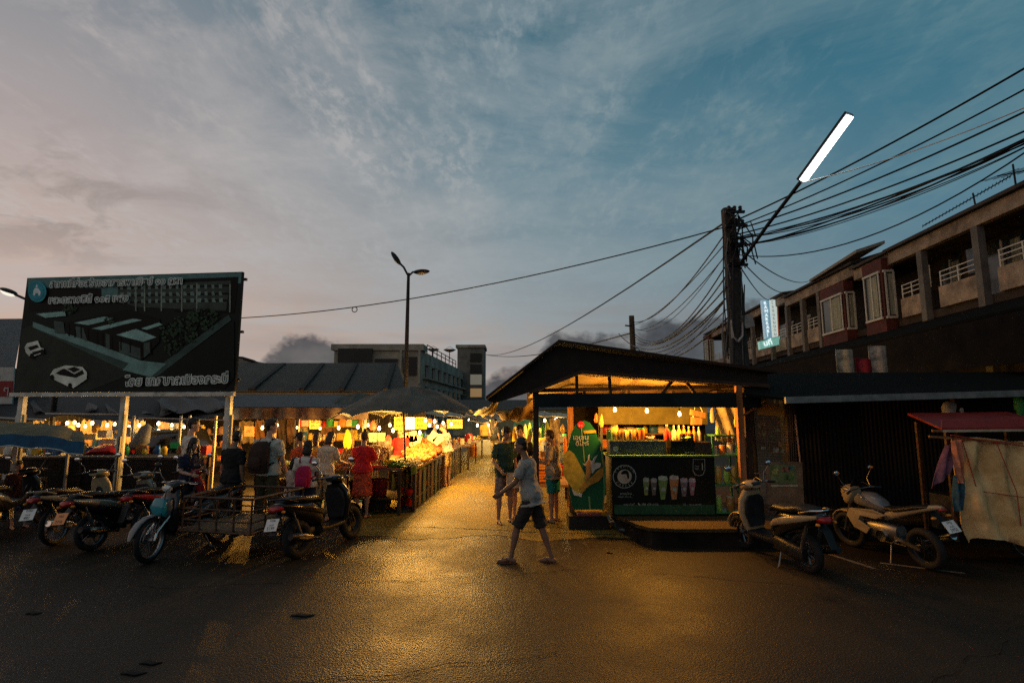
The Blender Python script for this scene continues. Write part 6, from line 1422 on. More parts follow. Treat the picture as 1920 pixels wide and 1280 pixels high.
m = MB(); m.box((6.85, 7.95, .62), (1.3, .6, .5)); m.build('cart_box', M('cart_dark_metal', (.03, .03, .03), .5, .3, .3), ca, world=True, bevel=.01)
TP = M('dirty_yellow_tarp', (.8, .56, .27), .75, 0, .3, 3.5, .7, 9, .2, col2=(.46, .27, .1))
m = MB()
def tf(a, b):
    x = 6.1 + a * 1.5 + (1 - b) * .12 * math.sin(a * 3); bot = .33 + .06 * math.sin(a * 9) - .05 * a
    fold = .075 * math.sin(a * 25 + 2 * math.sin(b * 3)) * (1 - .5 * b) + .07 * noise.noise(V((a * 6, b * 4, 3))) + .03 * noise.noise(V((a * 22, b * 11, 1)))
    return V((x, 7.5 + fold - .1 * (1 - b), bot + (1.68 - bot) * b + .03 * math.sin(a * 8) * b))
m.grid(tf, 60, 16, (0, .012, 0)); m.build('tarp', TP, ca, 70, True)
m = MB(); m.tube([(6.02, 7.42, 1.74), (6.5, 7.4, 1.66), (7.1, 7.38, 1.58), (7.6, 7.38, 1.45)], .009, 6); m.tube([(6.6, 7.39, 1.66), (6.72, 7.3, 1.0), (6.78, 7.36, .55)], .006, 6); m.tube([(6.15, 7.4, 1.68), (6.3, 7.42, 1.0), (7.0, 7.36, .9)], .006, 6); m.build('red_cord', M('red_rope', (.4, .04, .03), .7, 0, .1), ca, 60, True)
for i, (x0, z0_, x1, z1) in enumerate(((5.75, 1.72, 7.0, 1.63), (5.8, 1.8, 6.2, 1.79))): m = MB(); m.beam((x0, 7.46, z0_), (x1, 7.44, z1), .03, .03); m.build('pole', OLDT, ca, world=True)
tw = MB(); tw.torus((7.25, 7.75, .3), .27, .022, (.1, 1, 0), 32, 8); wo = tw.build('wheel', RUB, ca, 60, True)
tw = MB()
for i in range(14): t = i * .4488; tw.tube([(7.25, 7.75, .3), (7.25 + .26 * math.cos(t), 7.75, .3 + .26 * math.sin(t))], .003, 4)
tw.torus((7.25, 7.75, .3), .245, .01, (.1, 1, 0), 32, 6); tw.build('rim', CHR, wo, 60, True)
for i, (pts, c, nm, lb) in enumerate((([(5.75, 7.5, 1.02), (6.0, 7.46, 1.22), (6.12, 7.46, 1.62), (6.0, 7.5, 1.6)], (.16, .07, .11), 'purple_cloth', 'purple cloth tied to the left side of the tarp covered cart'), ([(5.98, 7.45, .72), (6.1, 7.43, .74), (6.14, 7.44, 1.2), (6.04, 7.46, 1.2)], (.03, .09, .13), 'teal_rag', 'teal and orange rag hanging on the left side of the cart'), ([(6.05, 7.4, 1.1), (6.12, 7.4, 1.1), (6.14, 7.41, 1.68), (6.02, 7.42, 1.66)], (.5, .2, .12), 'orange_rag', 'orange pink rag above the teal rag on the cart'))):
    m = MB(); A, B, Cc, D = [V(p) for p in pts]; m.grid(lambda a, b: A.lerp(B, a).lerp(D.lerp(Cc, a), b) + V((0, .03 * math.sin(a * 9 + b * 3), 0)), 8, 8, (0, .01, 0)); solo(m, nm, M(nm + '_mat', c, .8, 0, .3, 8), lb, 'cloth', smooth=70)
m = MB(); m.beam((7.1, 7.3, .62), (7.75, 7.2, .78), .05); solo(m, 'wooden_pole', M('dark_timber', ()), 'dark pole sticking out at the lower right of the cart tarp', 'pole')
# ------------------------------------------------------------------ market hall and awnings
random.seed(17)
GRUBBY = rib('grubby_roof_sheet', (.075, .068, .055), .7, 'X', 3.2, (.03, .028, .024), bump=.4)
mh = thing('market_hall', 'market hall with a grimy grey sheet roof and a blue grey lean-to roof below it', 'building', (-5.5, 16, 0))
a, b_, c, d = at(380, 735, 16), at(762, 737, 16), at(745, 683, 20), at(400, 684, 20)
a.x -= 6; d.x -= 6
m = MB(); m.slab([a, b_, c, d], (0, 0, .06)); m.slab([b_, at(775, 742, 18.5), c], (0, 0, .05)); m.slab([d, c, V((c.x, 24, b_.z)), V((d.x, 24, a.z))], (0, 0, .06)); m.build('roof', GRUBBY, mh, world=True)
m = MB()
for u0, u1 in ((470, 532), (565, 605), (640, 668), (722, 738)): m.beam(at(u0, 733, 15.95) + V((0, 0, .05)), at(u1, 685, 19.8) + V((0, 0, .07)), .14, .06)
m.build('roof_patch', M('dark_roof_patch', (.025, .023, .02), .8, 0, .2), mh, world=True)
m = MB(); m.beam(a - V((0, .02, .06)), b_ - V((0, .02, .06)), .1, .14); m.build('eave', HD, mh, world=True)
a, b_, c, d = at(420, 765, 12.8), at(800, 765, 12.8), at(760, 741, 15.6), at(400, 741, 15.6)
m = MB(); m.slab([a, b_, c, d], (0, 0, .03)); m.build('lean_to_roof', rib('blue_grey_sheet', (.07, .088, .095), .6, 'X', 5, (.04, .05, .055), bump=.4), mh, world=True)
m = MB(); A, B = at(420, 764, 12.75), at(690, 764, 12.75)
m.grid(lambda s, t: V((A.x + (B.x - A.x) * s, 12.75 + .03 * math.sin(s * 40), A.z - .27 * (1 - t) - .012 * math.sin(s * 23) * (1 - t))), 40, 3, (0, .012, 0)); m.build('valance', M('brown_valance', (.16, .1, .065), .8, 0, .3, 3, .2, 20), mh, 60, True)
for u in (432, 560, 685):
    p = at(u, 780, 12.9); m = MB(); m.box((p.x, 12.9, 1.05), (.05, .05, 2.1)); m.build('post', GALV, mh, world=True)
m = MB(); m.slab([(-14, 20.5, 0), (-3.3, 20.5, 0), (-3.3, 20.5, 2.7), (-14, 20.5, 2.7)], (0, .1, 0)); m.build('back_wall', M('market_back_wall', (.12, .1, .08), .8, 0, .3, 2), mh, world=True)
# dark awnings behind the billboard
aw = thing('awning', 'dark sagging awning row under the billboard, left part of the market', 'awning', (-9.5, 13, 0))
m = MB(); A, B, Cc, D = at(-60, 786, 12.6), at(425, 786, 12.6), at(440, 738, 15), at(-60, 738, 15)
m.grid(lambda s, t: A.lerp(B, s).lerp(D.lerp(Cc, s), t) + V((0, 0, .05 * math.sin(s * 21) * (1 - t) - .05 * math.sin(s * 9 + 1))), 40, 8, (0, 0, .02)); m.build('canopy', M('black_awning', (.025, .027, .027), .75, 0, .4, 1.5, .25, 10), aw, 60, True)
m = MB()
for s0, s1, z in ((.3, .62, 775), (.66, 1.0, 783), (.05, .3, 781)): m.tube([at(-60 + 485 * s0, z, 12.4), at(-60 + 485 * s1, z + random.uniform(-3, 6), 12.4)], .018, 6)
m.build('edge_pole', RAILM, aw, 60, True)
for u in (30, 250, 338, 355, 404): p = at(u, 800, 12.5); m = MB(); m.box((p.x, 12.5, .98), (.045, .045, 1.96)); m.build('post', WHITE_ST, aw, world=True)
for i, (u0, u1, v) in enumerate(((60, 180, 748), (200, 330, 752), (300, 420, 745))):
    tarp('tarp', ('crumpled dark tarp on the awning roof below the left third of the billboard', 'crumpled dark tarp on the awning roof below the middle of the billboard', 'crumpled dark tarp on the awning roof below the right third of the billboard')[i], [at(u0, v + 26, 12.9), at(u1, v + 24, 12.9), at(u1, v, 14.4), at(u0, v - 2, 14.4)], M('charcoal_tarp', (.03, .034, .034), .6, 0, .4, 3, .4, 8), sag=.05, wave=.05, nu=18)

# ------------------------------------------------------------------ big market umbrella over the corner stall
um = thing('market_umbrella', 'large worn grey green market umbrella over the fried food stall', 'umbrella', (*gz(757, 960)[:2], 0))
ap = at(768, 722, 11.9); UM = M('umbrella_canvas', (.13, .13, .105), .8, 0, .25, 2.5, .2, 12, .1); ns = 8
translucent(UM, .1, (.3, .2, .1)); rim = []
for i in range(ns):
    t = 2 * math.pi * (i + .5) / ns - .1; rim.append((t, V((ap.x - .12 + 1.6 * math.cos(t), ap.y + 1.45 * math.sin(t), 1.97 + .045 * math.sin(t) + (.07 if math.sin(t) < -.5 else 0) + .06 * math.cos(t) * (math.cos(t) > 0) - .05 * (math.cos(t) < -.5)))))
m = MB()
K = 6; Lr = 8
rings = []
for l in range(Lr + 1):
    f = l / Lr; ring = []
    for i in range(ns):
        P0, P1 = rim[i][1], rim[(i + 1) % ns][1]
        for k in range(K):
            g = k / K; e = P0.lerp(P1, g); p = ap.lerp(e, f)
            p.z += .16 * math.sin(math.pi * f) * (1 - .25 * 4 * g * (1 - g)) + .1 * f * f * 4 * g * (1 - g) * (1 if f > .7 else .3) - .02
            ring.append(p)
    rings.append(ring)
vs = [p for r in rings for p in r]; n_ = ns * K
fs = [(l * n_ + j, l * n_ + (j + 1) % n_, (l + 1) * n_ + (j + 1) % n_, (l + 1) * n_ + j) for l in range(Lr) for j in range(n_)]
m.add(vs, fs); m.add([p - V((0, 0, .012)) for p in vs], [f[::-1] for f in fs])
o_ = len(m.v) // 2
for j in range(n_): m.f.append([Lr * n_ + j, Lr * n_ + (j + 1) % n_, o_ + Lr * n_ + (j + 1) % n_, o_ + Lr * n_ + j]); m.mi.append(0)
m.build('canopy', UM, um, 32, True)
for i in range(ns):
    m = MB(); pts = [ap.lerp(rim[i][1], f) + V((0, 0, .16 * math.sin(math.pi * f) - .06)) for f in (.03, .25, .5, .75, .99)]; m.tube(pts, .012, 6); m.build('rib', STEEL, um, 60, True)
g0 = gz(759, 958)
m = MB(); m.tube([(g0.x, g0.y, 0), (g0.x - .02, g0.y, 1.0), at(757, 782, g0.y), (ap.x - .1, ap.y - .3, ap.z - .1)], .022, 8); m.build('pole', M('umbrella_pole', (.06, .035, .02), .5, .3, .2), um, 60, True)
m = MB(); m.lathe([(.2, 0), (.2, .07), (.04, .1)], (g0.x, g0.y, 0.005), 16); m.build('base', CON_P, um, 50, True)
um2 = dup(um, (um.location.x - 1.5, um.location.y + 2.4, -.02), R(35), 'second market umbrella, mostly hidden behind the left edge of the big one'); ROOT[um2] = Matrix.Translation(um2.location)
um2.scale = (.75, .75, .98)

# ------------------------------------------------------------------ stalls
TBW = M('stall_wood', (.22, .12, .06), .7, 0, .3, 4, .3, 30, stretch=(1, 6, 6)); TBD = M('stall_leg_wood', (.06, .035, .022), .8, 0, .3, 4)
def table(label, quad, z, leg=True, mat=TBW, th=.05, name='stall_table', cat='market stall', shelf=None):
    q = [V((x, y, z - th)) for x, y in quad]; c = sum(q, V()) / 4
    root = thing(name, label, cat, (c.x, c.y, 0))
    m = MB(); m.slab(q, (0, 0, th)); m.build('table_top', mat, root, world=True)
    for p in q:
        e = p.lerp(c, .04); m = MB(); m.box((e.x, e.y, (z - th) / 2), (.06, .06, z - th - .002)); m.build('leg', TBD, root, world=True)
    n = 2
    for a, b in ((0, 1), (1, 2), (2, 3), (3, 0)):
        if (q[a] - q[b]).length > 1.6:
            e = q[a].lerp(q[b], .5).lerp(c, .04); m = MB(); m.box((e.x, e.y, (z - th) / 2), (.05, .05, z - th - .002)); m.build('leg', TBD, root, world=True)
    if shelf:
        m = MB(); m.slab([p.lerp(c, .05) - V((0, 0, z - th - shelf)) for p in q], (0, 0, .03)); m.build('lower_shelf', TBD, root, world=True)
    return root
table('front market table with potatoes and greens facing the road', ((-5.1, 11.05), (-2.2, 10.95), (-2.2, 12.1), (-5.1, 12.3)), .93, shelf=.3)
table('long side table of the fried food stall along the alley', ((-2.75, 12.15), (-2.02, 11.2), (-1.72, 18.6), (-2.9, 18.6)), .9, shelf=.25)
table('low green topped table of the next stall down the alley', ((-2.4, 19.3), (-1.55, 19.3), (-1.3, 24), (-2.4, 24)), .85)
def heap(label, pts_fn, n, r0, r1, mat, cat, name, sub=1.0, flat_=.7):
    m = MB()
    for i in range(n):
        p, e = pts_fn(), Euler((random.uniform(0, 3), random.uniform(0, 3), random.uniform(0, 3))).to_matrix(); r = random.uniform(r0, r1)
        m.ball(p, (r * random.uniform(.9, 1.5), r, r * flat_), 7, 5, e)
    return solo(m, name, mat, label, cat, smooth=70, kind='stuff')
def on(x0, x1, y0, y1, z, h=0):
    def f():
        a, b = random.random(), random.random(); return V((x0 + (x1 - x0) * a, y0 + (y1 - y0) * b, z + random.random() * h * (4 * a * (1 - a)) * (.4 + .6 * b)))
    return f
POT = M('potato_skin', (.4, .24, .09), .7, 0, .25, 20)
base = MB(); base.ball((0, 0, 0), (.045, .036, .034), 8, 6)
for k in range(len(base.v)): base.v[k] += V((noise.noise(base.v[k] * 30) * .006,) * 3)
first = None; cnt = 0
for row in range(9):
    for i in range(15):
        if random.random() < .08: continue
        x = -3.58 + i * .064 + random.uniform(-.015, .015); y = 11.15 + row * .075 + random.uniform(-.02, .02); z = .965 + row * .036 + .05 * math.sin(i / 14 * math.pi) + random.uniform(-.01, .01)
        if first is None:
            first = base.build('potato', POT, None, 60); props(first, 'small brown potato in the sloping heap on the front market table', 'potato', 'potatoes heaped on the front table'); o = first
        else: o = first.copy(); COL.objects.link(o)
        o.location = (x, y, z); o.rotation_euler = (random.uniform(0, 3), random.uniform(0, 3), random.uniform(0, 3))
m = MB(); m.slab([(-3.65, 11.1, .931), (-2.66, 11.1, .931), (-2.66, 11.82, 1.23), (-3.65, 11.82, 1.23)], (0, 0, .008)); m.slab([(-3.65, 11.8, .931), (-2.66, 11.8, .931), (-2.66, 11.82, 1.2), (-3.65, 11.82, 1.2)], (0, .02, 0)); solo(m, 'display_tray', TBW, 'sloping wooden tray under the potato heap', 'tray')
GRN1, GRN2, GRN3 = M('herb_green', (.1, .24, .03), .6, 0, .35, 14), M('pale_green_veg', (.32, .42, .12), .6, 0, .3, 14), M('dark_green_veg', (.03, .1, .02), .6, 0, .3, 14)
FRY1, FRY2, FRY3 = M('fried_golden', (.62, .3, .05), .5, 0, .35, 18), M('fried_brown', (.36, .13, .03), .5, 0, .35, 18), M('fried_orange', (.62, .22, .04), .5, 0, .3, 18)
PALEV = M('pale_fritter', (.62, .5, .26), .55, 0, .3, 18)
REDM = M('red_meat', (.4, .06, .04), .45, 0, .35, 16)
heap('low pile of leafy greens left of the potatoes', on(-4.3, -3.72, 11.15, 11.8, .95, .12), 120, .03, .06, GRN1, 'greens', 'leafy_greens', flat_=.3)
heap('green limes in a tray behind the girl with the pink backpack', on(-4.9, -4.4, 11.15, 11.7, .95, .08), 90, .025, .032, GRN2, 'limes', 'lime_pile')
heap('pale fritters piled on banana leaves at the table corner', on(-2.5, -2.0, 11.25, 11.9, .96, .07), 110, .03, .05, PALEV, 'fritters', 'fritter_pile')
heap('flat green leaves lining the front of the fried food stall', on(-2.95, -2.2, 11.05, 11.5, .945, .03), 70, .05, .08, GRN1, 'leaves', 'banana_leaves', flat_=.15)
heap('yellow golden fried snacks behind the pale fritters', on(-2.55, -1.98, 12.1, 13.2, .95, .14), 170, .035, .055, FRY1, 'fried snacks', 'fried_snacks')
heap('big brown heap of fried chicken in front of the reaching man', on(-2.75, -1.95, 13.4, 15.4, .98, .3), 300, .045, .075, FRY2, 'fried chicken', 'fried_chicken_heap')
heap('orange fried heap at the far end of the side table', on(-2.7, -1.9, 15.6, 17.2, .95, .25), 160, .05, .08, FRY3, 'fried snacks', 'fried_snacks')
heap('dark sausages on a low tray at the front edge of the corner stall', on(-3.0, -2.55, 10.98, 11.08, .955, .02), 40, .02, .03, REDM, 'sausages', 'sausage_pile')
heap('pale cut vegetables at the back of the front table', on(-3.2, -2.6, 11.85, 12.1, .96, .1), 90, .03, .05, GRN2, 'vegetables', 'cut_vegetables')
m = MB(); m.grid(lambda a, b: V((-2.06 + .06 * math.sin(a * 20), 11.1 + a * 3.2, .93 - .16 * (1 - b) + .015 * math.sin(a * 33))), 40, 2, (.012, 0, 0)); solo(m, 'banana_leaf_skirt', GRN3, 'dark green leaf skirt along the alley edge of the fried food stall', 'leaf skirt', smooth=60)
def tray(label, c, s, mat, h=.05, name='tray', rz=0, group=None):
    m = MB(); x, y, z = c; w, d = s
    m.slab([(-w / 2, -d / 2, 0), (w / 2, -d / 2, 0), (w / 2, d / 2, 0), (-w / 2, d / 2, 0)], (0, 0, .008))
    for a, b_, cc, dd in ((-w / 2, -d / 2, w, .01), (-w / 2, d / 2 - .01, w, .01), (-w / 2, -d / 2, .01, d), (w / 2 - .01, -d / 2, .01, d)): m.box((a + cc / 2, b_ + dd / 2, h / 2 + .004), (cc, dd, h))
    o = m.build(name, mat); o.location = c; o.rotation_euler = (0, 0, rz); ROOT[o] = Matrix.Translation(V(c)); return props(o, label, 'tray', group)
tray('red brown tray on the front edge of the corner stall', (-2.78, 11.03, .932), (.5, .16), M('tray_red', (.4, .1, .05), .4, 0, .15))
tray('pale tray of paper wraps near the woman in red', (-2.45, 11.75, .95), (.35, .25), M('tray_white', (.6, .56, .45), .4, 0, .1), rz=.3)
tray('steel tray beside the fried chicken', (-2.35, 13.3, .95), (.5, .12), CHR)
# pots, buckets, goods under and behind
def bucket(label, p, r, h, mat, cat='bucket', name='bucket'):
    m = MB(); m.lathe([(r * .75, 0), (r * .8, .01), (r, h), (r * .93, h), (r * .74, .03)], p, 16); return solo(m, name, mat, label, cat, smooth=50)
PR, PB, PG, PY_, PW, PO = M('plastic_red', (.42, .02, .02), .4, 0, .15), M('plastic_blue', (.03, .12, .3), .4, 0, .15), M('plastic_green', (.03, .25, .07), .4, 0, .15), M('plastic_yellow', (.6, .4, .04), .4, 0, .15), M('plastic_white', (.6, .58, .5), .4, 0, .15), M('plastic_orange', (.6, .2, .04), .4, 0, .15)
bucket('dark red bucket under the corner of the front table', (-2.75, 11.3, .34), .2, .34, M('bucket_dark_red', (.25, .02, .02), .4, 0, .2)); bucket('red bucket on the ground below the side table', (-2.3, 11.9, .0), .19, .4, PR); bucket('dark pot on the lower shelf of the front table', (-3.2, 11.4, .335), .2, .3, DARKM, 'pot', 'cooking_pot')
bucket('wide orange tub under the side table of the alley', (-2.3, 13.2, .285), .3, .3, M('clay_orange', (.3, .12, .04), .6, 0, .25), 'tub', 'tub'); bucket('grey tin under the front table near the girl', (-3.7, 11.5, .335), .17, .28, STEEL, 'tin', 'tin')
random.seed(61)
def crate(label, c, s, mat, rz=0, name='crate', group=None):
    x, y, z = c; w, d, h = s; m = MB()
    for k in range(4):
        zz = h * (.12 + .25 * k)
        for sy in (-1, 1): m.box((0, sy * d / 2, zz), (w, .015, h * .17))
        for sx in (-1, 1): m.box((sx * w / 2, 0, zz), (.015, d, h * .17))
    for sx in (-1, 1):
        for sy in (-1, 1): m.box((sx * w / 2, sy * d / 2, h / 2), (.03, .03, h))
    m.box((0, 0, .01), (w, d, .02))
    o = m.build(name, mat); o.location = c; o.rotation_euler = (0, 0, rz); ROOT[o] = Matrix.Translation(V(c)); return props(o, label, 'crate', group)
for i, (x, y, z, mt, lb) in enumerate(((.55, 11.4, .62, PO, 'orange slatted crate on the stall behind the man in teal shorts, lower of two'), (.6, 11.5, .86, M('crate_light_orange', (.6, .3, .08), .5, 0, .2), 'paler orange crate stacked on the lower orange crate'), (-3.4, 12.7, .0, PB, 'blue crate on the ground behind the front table'), (-4.6, 12.6, 0, PG, 'green crate on the ground behind the limes'))):
    crate(lb, (x, y, z), (.42, .34, .23), mt, .1)
# second stall on the right of the alley, behind the shed corner
table('stall behind the people at the shed corner, with orange crates', ((.25, 11.0), (1.2, 11.0), (1.3, 13.0), (.3, 13.0)), .6)
table('far right alley stall under the blue tarp', ((.05, 14), (1.2, 14), (1.5, 19), (.2, 19)), .85)
def hang(label, u, v0, v1, w, y, mat, name='hanging_bag', cat='bag'):
    p, q = at(u, v0, y), at(u, v1, y); m = MB(); h = p.z - q.z; r = w * y / 1000 / 2
    m.loft([(q, V((r * .7, 0, 0)), V((0, r * .4, 0)), 3), (q + V((0, 0, h * .3)), V((r, 0, 0)), V((0, r * .6, 0)), 3), (q + V((0, 0, h * .75)), V((r * .7, 0, 0)), V((0, r * .4, 0)), 3), (p, V((r * .15, 0, 0)), V((0, r * .15, 0)), 3)], 12)
    return solo(m, name, mat, label, cat, smooth=60)
hang('lime green bag hanging left of the patterned cloth', 1026, 790, 815, 9, 11.8, M('lime_bag', (.35, .5, .05), .4, 0, .2, 12)); hang('dark green bag hanging beside the lime bag', 1018, 794, 820, 8, 12, PG); hang('cream bag hanging below the blue tarp', 1012, 802, 820, 11, 12.3, M('cream_bag', (.6, .5, .25), .4, 0, .2, 12)); hang('orange bag at the left of the green leaf sign', 1060, 815, 850, 8, 11, PO); hang('pale bottle green bag hanging over the crates', 1002, 800, 838, 9, 12.5, M('bottle_green', (.1, .25, .12), .3, 0, .2, 12))
tarp('patterned_cloth', 'white and black patterned cloth hanging at the shed corner', [at(1031, 836, 11.3), at(1050, 836, 11.3), at(1050, 786, 11.3), at(1031, 785, 11.3)], M('checked_cloth', (.55, .5, .42), .8, 0, .45, 16, col2=(.12, .1, .09)), 'cloth', sag=0, wave=.02)
tarp('yellow_cloth', 'yellow cloth hanging at the far back of the shed corner stall', [at(960, 832, 14), at(985, 832, 14), at(985, 800, 14), at(962, 800, 14)], M('yellow_sheet', (.6, .42, .05), .7, 0, .2, 5), 'cloth', sag=0, wave=.03)
tarp('hanging_cloth', 'white spotted cloth hanging over the far right of the alley', [at(917, 812, 19), at(927, 812, 19), at(927, 786, 19), at(917, 787, 19)], M('spotted_cloth', (.5, .5, .5), .8, 0, .3, 10), 'cloth', sag=0)
random.seed(71)
goods_col = [PR, PO, PY_, PG, PW, PB, M('goods_brown', (.25, .13, .06), .6, 0, .2), M('goods_cream', (.6, .48, .28), .6, 0, .2)]
goods_name = ['red', 'orange', 'yellow', 'green', 'white', 'blue', 'brown', 'cream']
def goods(where, group, spots, smin=.06, smax=.16):
    """small boxes, jars and bags of goods; one object each"""
    for (x, y, z) in spots:
        k = random.randrange(8); s = random.uniform(smin, smax); t = random.randrange(3)
        m = MB(); nm = ('goods_box', 'goods_jar', 'goods_bag')[t]
        if t == 0: m.box((0, 0, s * .4), (s, s * .7, s * .8), random.uniform(-.4, .4)); m.box((0, 0, s * .81), (s * .8, s * .5, s * .03), 0)
        elif t == 1: m.lathe([(s * .36, 0), (s * .4, .01), (s * .4, s * .9), (s * .25, s), (s * .25, s * 1.15), (s * .05, s * 1.16)], (0, 0, 0), 12)
        else: m.loft([(V((0, 0, 0)), V((s * .4, 0, 0)), V((0, s * .3, 0)), 3), (V((0, 0, s * .4)), V((s * .5, 0, 0)), V((0, s * .38, 0)), 3), (V((0, 0, s * .9)), V((s * .3, 0, 0)), V((0, s * .2, 0)), 3), (V((0, 0, s * 1.15)), V((s * .35, 0, 0)), V((0, s * .05, 0)), 3)], 12)
        m.v = [p + V((x, y, z)) for p in m.v]
        solo(m, nm, goods_col[k], 'small %s %s %s' % (goods_name[k], ('box', 'jar', 'bag')[t], where), ('box', 'jar', 'bag')[t], group, 50 if t else None)
goods('on the far right alley stall', 'goods on the far right alley stall', [(random.uniform(.2, 1.2), 14.2 + i * .22, .853) for i in range(20)], .12, .26)
goods('on the stall behind the people at the shed corner', 'goods on the shed corner stall', [(.4 + .1 * i, 12.2 + random.uniform(0, .6), .603) for i in range(8)], .12, .26)
goods('on the low table of the next alley stall', 'goods on the next alley stall', [(random.uniform(-2.3, -1.6), 19.5 + i * .3, .853) for i in range(14)], .12, .28)
# shelves behind the front stall
def shelf(label, x0, x1, y, zs, d=.35):
    root = thing('goods_shelf', label, 'shelf', ((x0 + x1) / 2, y, 0))
    for z in zs: m = MB(); m.box(((x0 + x1) / 2, y, z - .015), (x1 - x0, d, .03)); m.build('shelf_board', TBW, root, world=True)
    for x in (x0, x1):
        for yy in (y - d / 2 + .02, y + d / 2 - .02): m = MB(); m.box((x, yy, zs[-1] / 2 + .1), (.04, .04, zs[-1] + .2)); m.build('post', GALV, root, world=True)
    return root
shelf('goods shelf behind the woman in red', -3.5, -2.4, 16.8, (.9, 1.25, 1.6)); shelf('goods shelf behind the tall backpacker', -6.6, -4.2, 16.6, (.8, 1.2, 1.6)); shelf('goods shelf at the back, left of the long haired woman', -9.9, -7.6, 15.0, (.75, 1.1, 1.45)); shelf('goods shelf in the far left of the market', -13.4, -10.6, 15.2, (.75, 1.1, 1.45))
for zz in (.9, 1.25, 1.6): goods('on the shelf behind the woman in red', 'goods on the shelf behind the woman in red', [(-3.4 + .14 * i, 16.75 + random.uniform(-.08, .08), zz) for i in range(7)], .1, .22)
for zz in (.8, 1.2, 1.6): goods('on the shelf behind the tall backpacker', 'goods on the shelf behind the backpacker', [(-6.5 + .19 * i, 16.5 + random.uniform(-.08, .08), zz) for i in range(12)], .12, .26)
for zz in (.75, 1.1, 1.45): goods('on the shelf left of the long haired woman', 'goods on the shelf left of the long haired woman', [(-9.8 + .18 * i, 14.95 + random.uniform(-.08, .08), zz) for i in range(12)], .1, .24)
for zz in (.75, 1.1, 1.45): goods('on the shelf in the far left of the market', 'goods on the far left shelf', [(-13.3 + .19 * i, 15.1 + random.uniform(-.08, .08), zz) for i in range(14)], .1, .24)
# hanging cloths and boards at the back of the hall
hc = [(.4, .2, .08), (.5, .38, .2), (.25, .14, .08), (.5, .45, .3), (.35, .28, .14), (.14, .1, .08)]
for i, (u0, u1, v0, v1, y, k, lb) in enumerate(((448, 476, 790, 830, 17.5, 1, 'beige cloth hanging behind the black tee man'), (478, 496, 788, 835, 17.6, 0, 'orange brown cloth hanging left of the backpacker'), (522, 536, 786, 840, 17.5, 5, 'dark cloth hanging right of the backpacker'), (538, 556, 786, 830, 17.4, 2, 'brown cloth hanging above the orange shirted shopper'), (560, 578, 786, 835, 17.3, 3, 'pale draped cloth hanging right of the brown cloth'), (602, 624, 788, 832, 17.5, 2, 'brown sheet hanging behind the reaching woman'), (624, 640, 786, 822, 17.6, 5, 'grey dark sheet between two bulbs'), (648, 664, 806, 836, 16.2, 4, 'mustard sheet hanging left of the woman in red'))):
    tarp('hanging_cloth', lb, [at(u0, v1, y), at(u1, v1, y), at(u1, v0, y), at(u0, v0, y)], M('hung_cloth_%d' % k, hc[k], .8, 0, .25, 3), 'cloth', sag=0, wave=.03)
def sheet(name, label, u0, v0, u1, v1, y, mat, lines=(), tm=None, cat='sign', rot=0):
    root = thing(name, label, cat, at((u0 + u1) / 2, v1, y))
    m = MB(); m.slab([at(u0, v1, y), at(u1, v1 + rot, y), at(u1, v0 + rot, y), at(u0, v0, y)], (0, .012, 0)); p = m.build('board', mat, root, world=True)
    for i, (t, s) in enumerate(lines): text(t, s, plane_mtx(at(u0 + 3, v0 + (v1 - v0) * (i + .8) / (len(lines) + .3), y - .006), UX, UZ), tm, p)
    return root
YB = M('yellow_board', (.42, .27, .03), .5, 0, .12); RT = M('red_lettering', (.45, .03, .02), .5, 0, 0)
sheet('price_board', 'pale yellow price sheet hanging in the market hall', 580, 788, 601, 804, 14, M('pale_yellow_board', (.4, .36, .13), .5, 0, .12), (('ผักสด', .12), ('20 บาท', .1)), RT)
sheet('price_board', 'large yellow board with red Thai writing under the umbrella, left half', 739, 781, 760, 806, 13.2, YB, (('ไก่ทอด', .12), ('หาดใหญ่', .09)), RT)
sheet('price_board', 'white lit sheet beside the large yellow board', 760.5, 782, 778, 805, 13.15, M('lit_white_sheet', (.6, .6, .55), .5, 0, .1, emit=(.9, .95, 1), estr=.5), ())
sheet('price_board', 'yellow board right of the white lit sheet', 778.5, 782, 800, 804, 13.2, YB, (('ของทอด', .11), ('ชิ้นละ 10', .08)), RT)
sheet('price_board', 'yellow board at the right end of the fried food stall, above the reaching man', 838, 786, 867, 803, 15.6, YB, (('อร่อย', .16),), RT)
sheet('price_board', 'orange paper sheet hung behind the black tee man', 458, 799, 476, 818, 13.6, M('orange_paper', (.55, .22, .05), .6, 0, .2, 8), (('ลด', .12),), RT)
sheet('price_board', 'green grey plastic sheet behind the woman in red, left', 692, 811, 706, 828, 14.2, M('pale_green_board', (.3, .42, .3), .4, 0, .15), (('10.-', .1),), INK)
sheet('price_board', 'pale green plastic sheet behind the woman in red, right', 708, 811, 722, 827, 14.2, M('pale_green_board_two', (.4, .48, .26), .4, 0, .15), (('15.-', .1),), INK)
hang('red lantern like bag hanging near the cool bulb', 699, 788, 806, 13, 12.6, M('red_lantern', (.6, .08, .03), .4, 0, .15, 12)); hang('orange bag hanging under the umbrella centre', 795, 790, 803, 14, 13.4, M('orange_bag', (.65, .25, .04), .4, 0, .15, 12)); hang('dark red bag behind the pole of the umbrella', 728, 815, 835, 14, 14, M('dark_red_bag', (.3, .03, .03), .4, 0, .15, 12))
hang('yellow bag hanging by the post left of the woman in red', 651, 805, 840, 15, 13.4, M('yellow_bag', (.7, .45, .03), .4, 0, .15, 12))
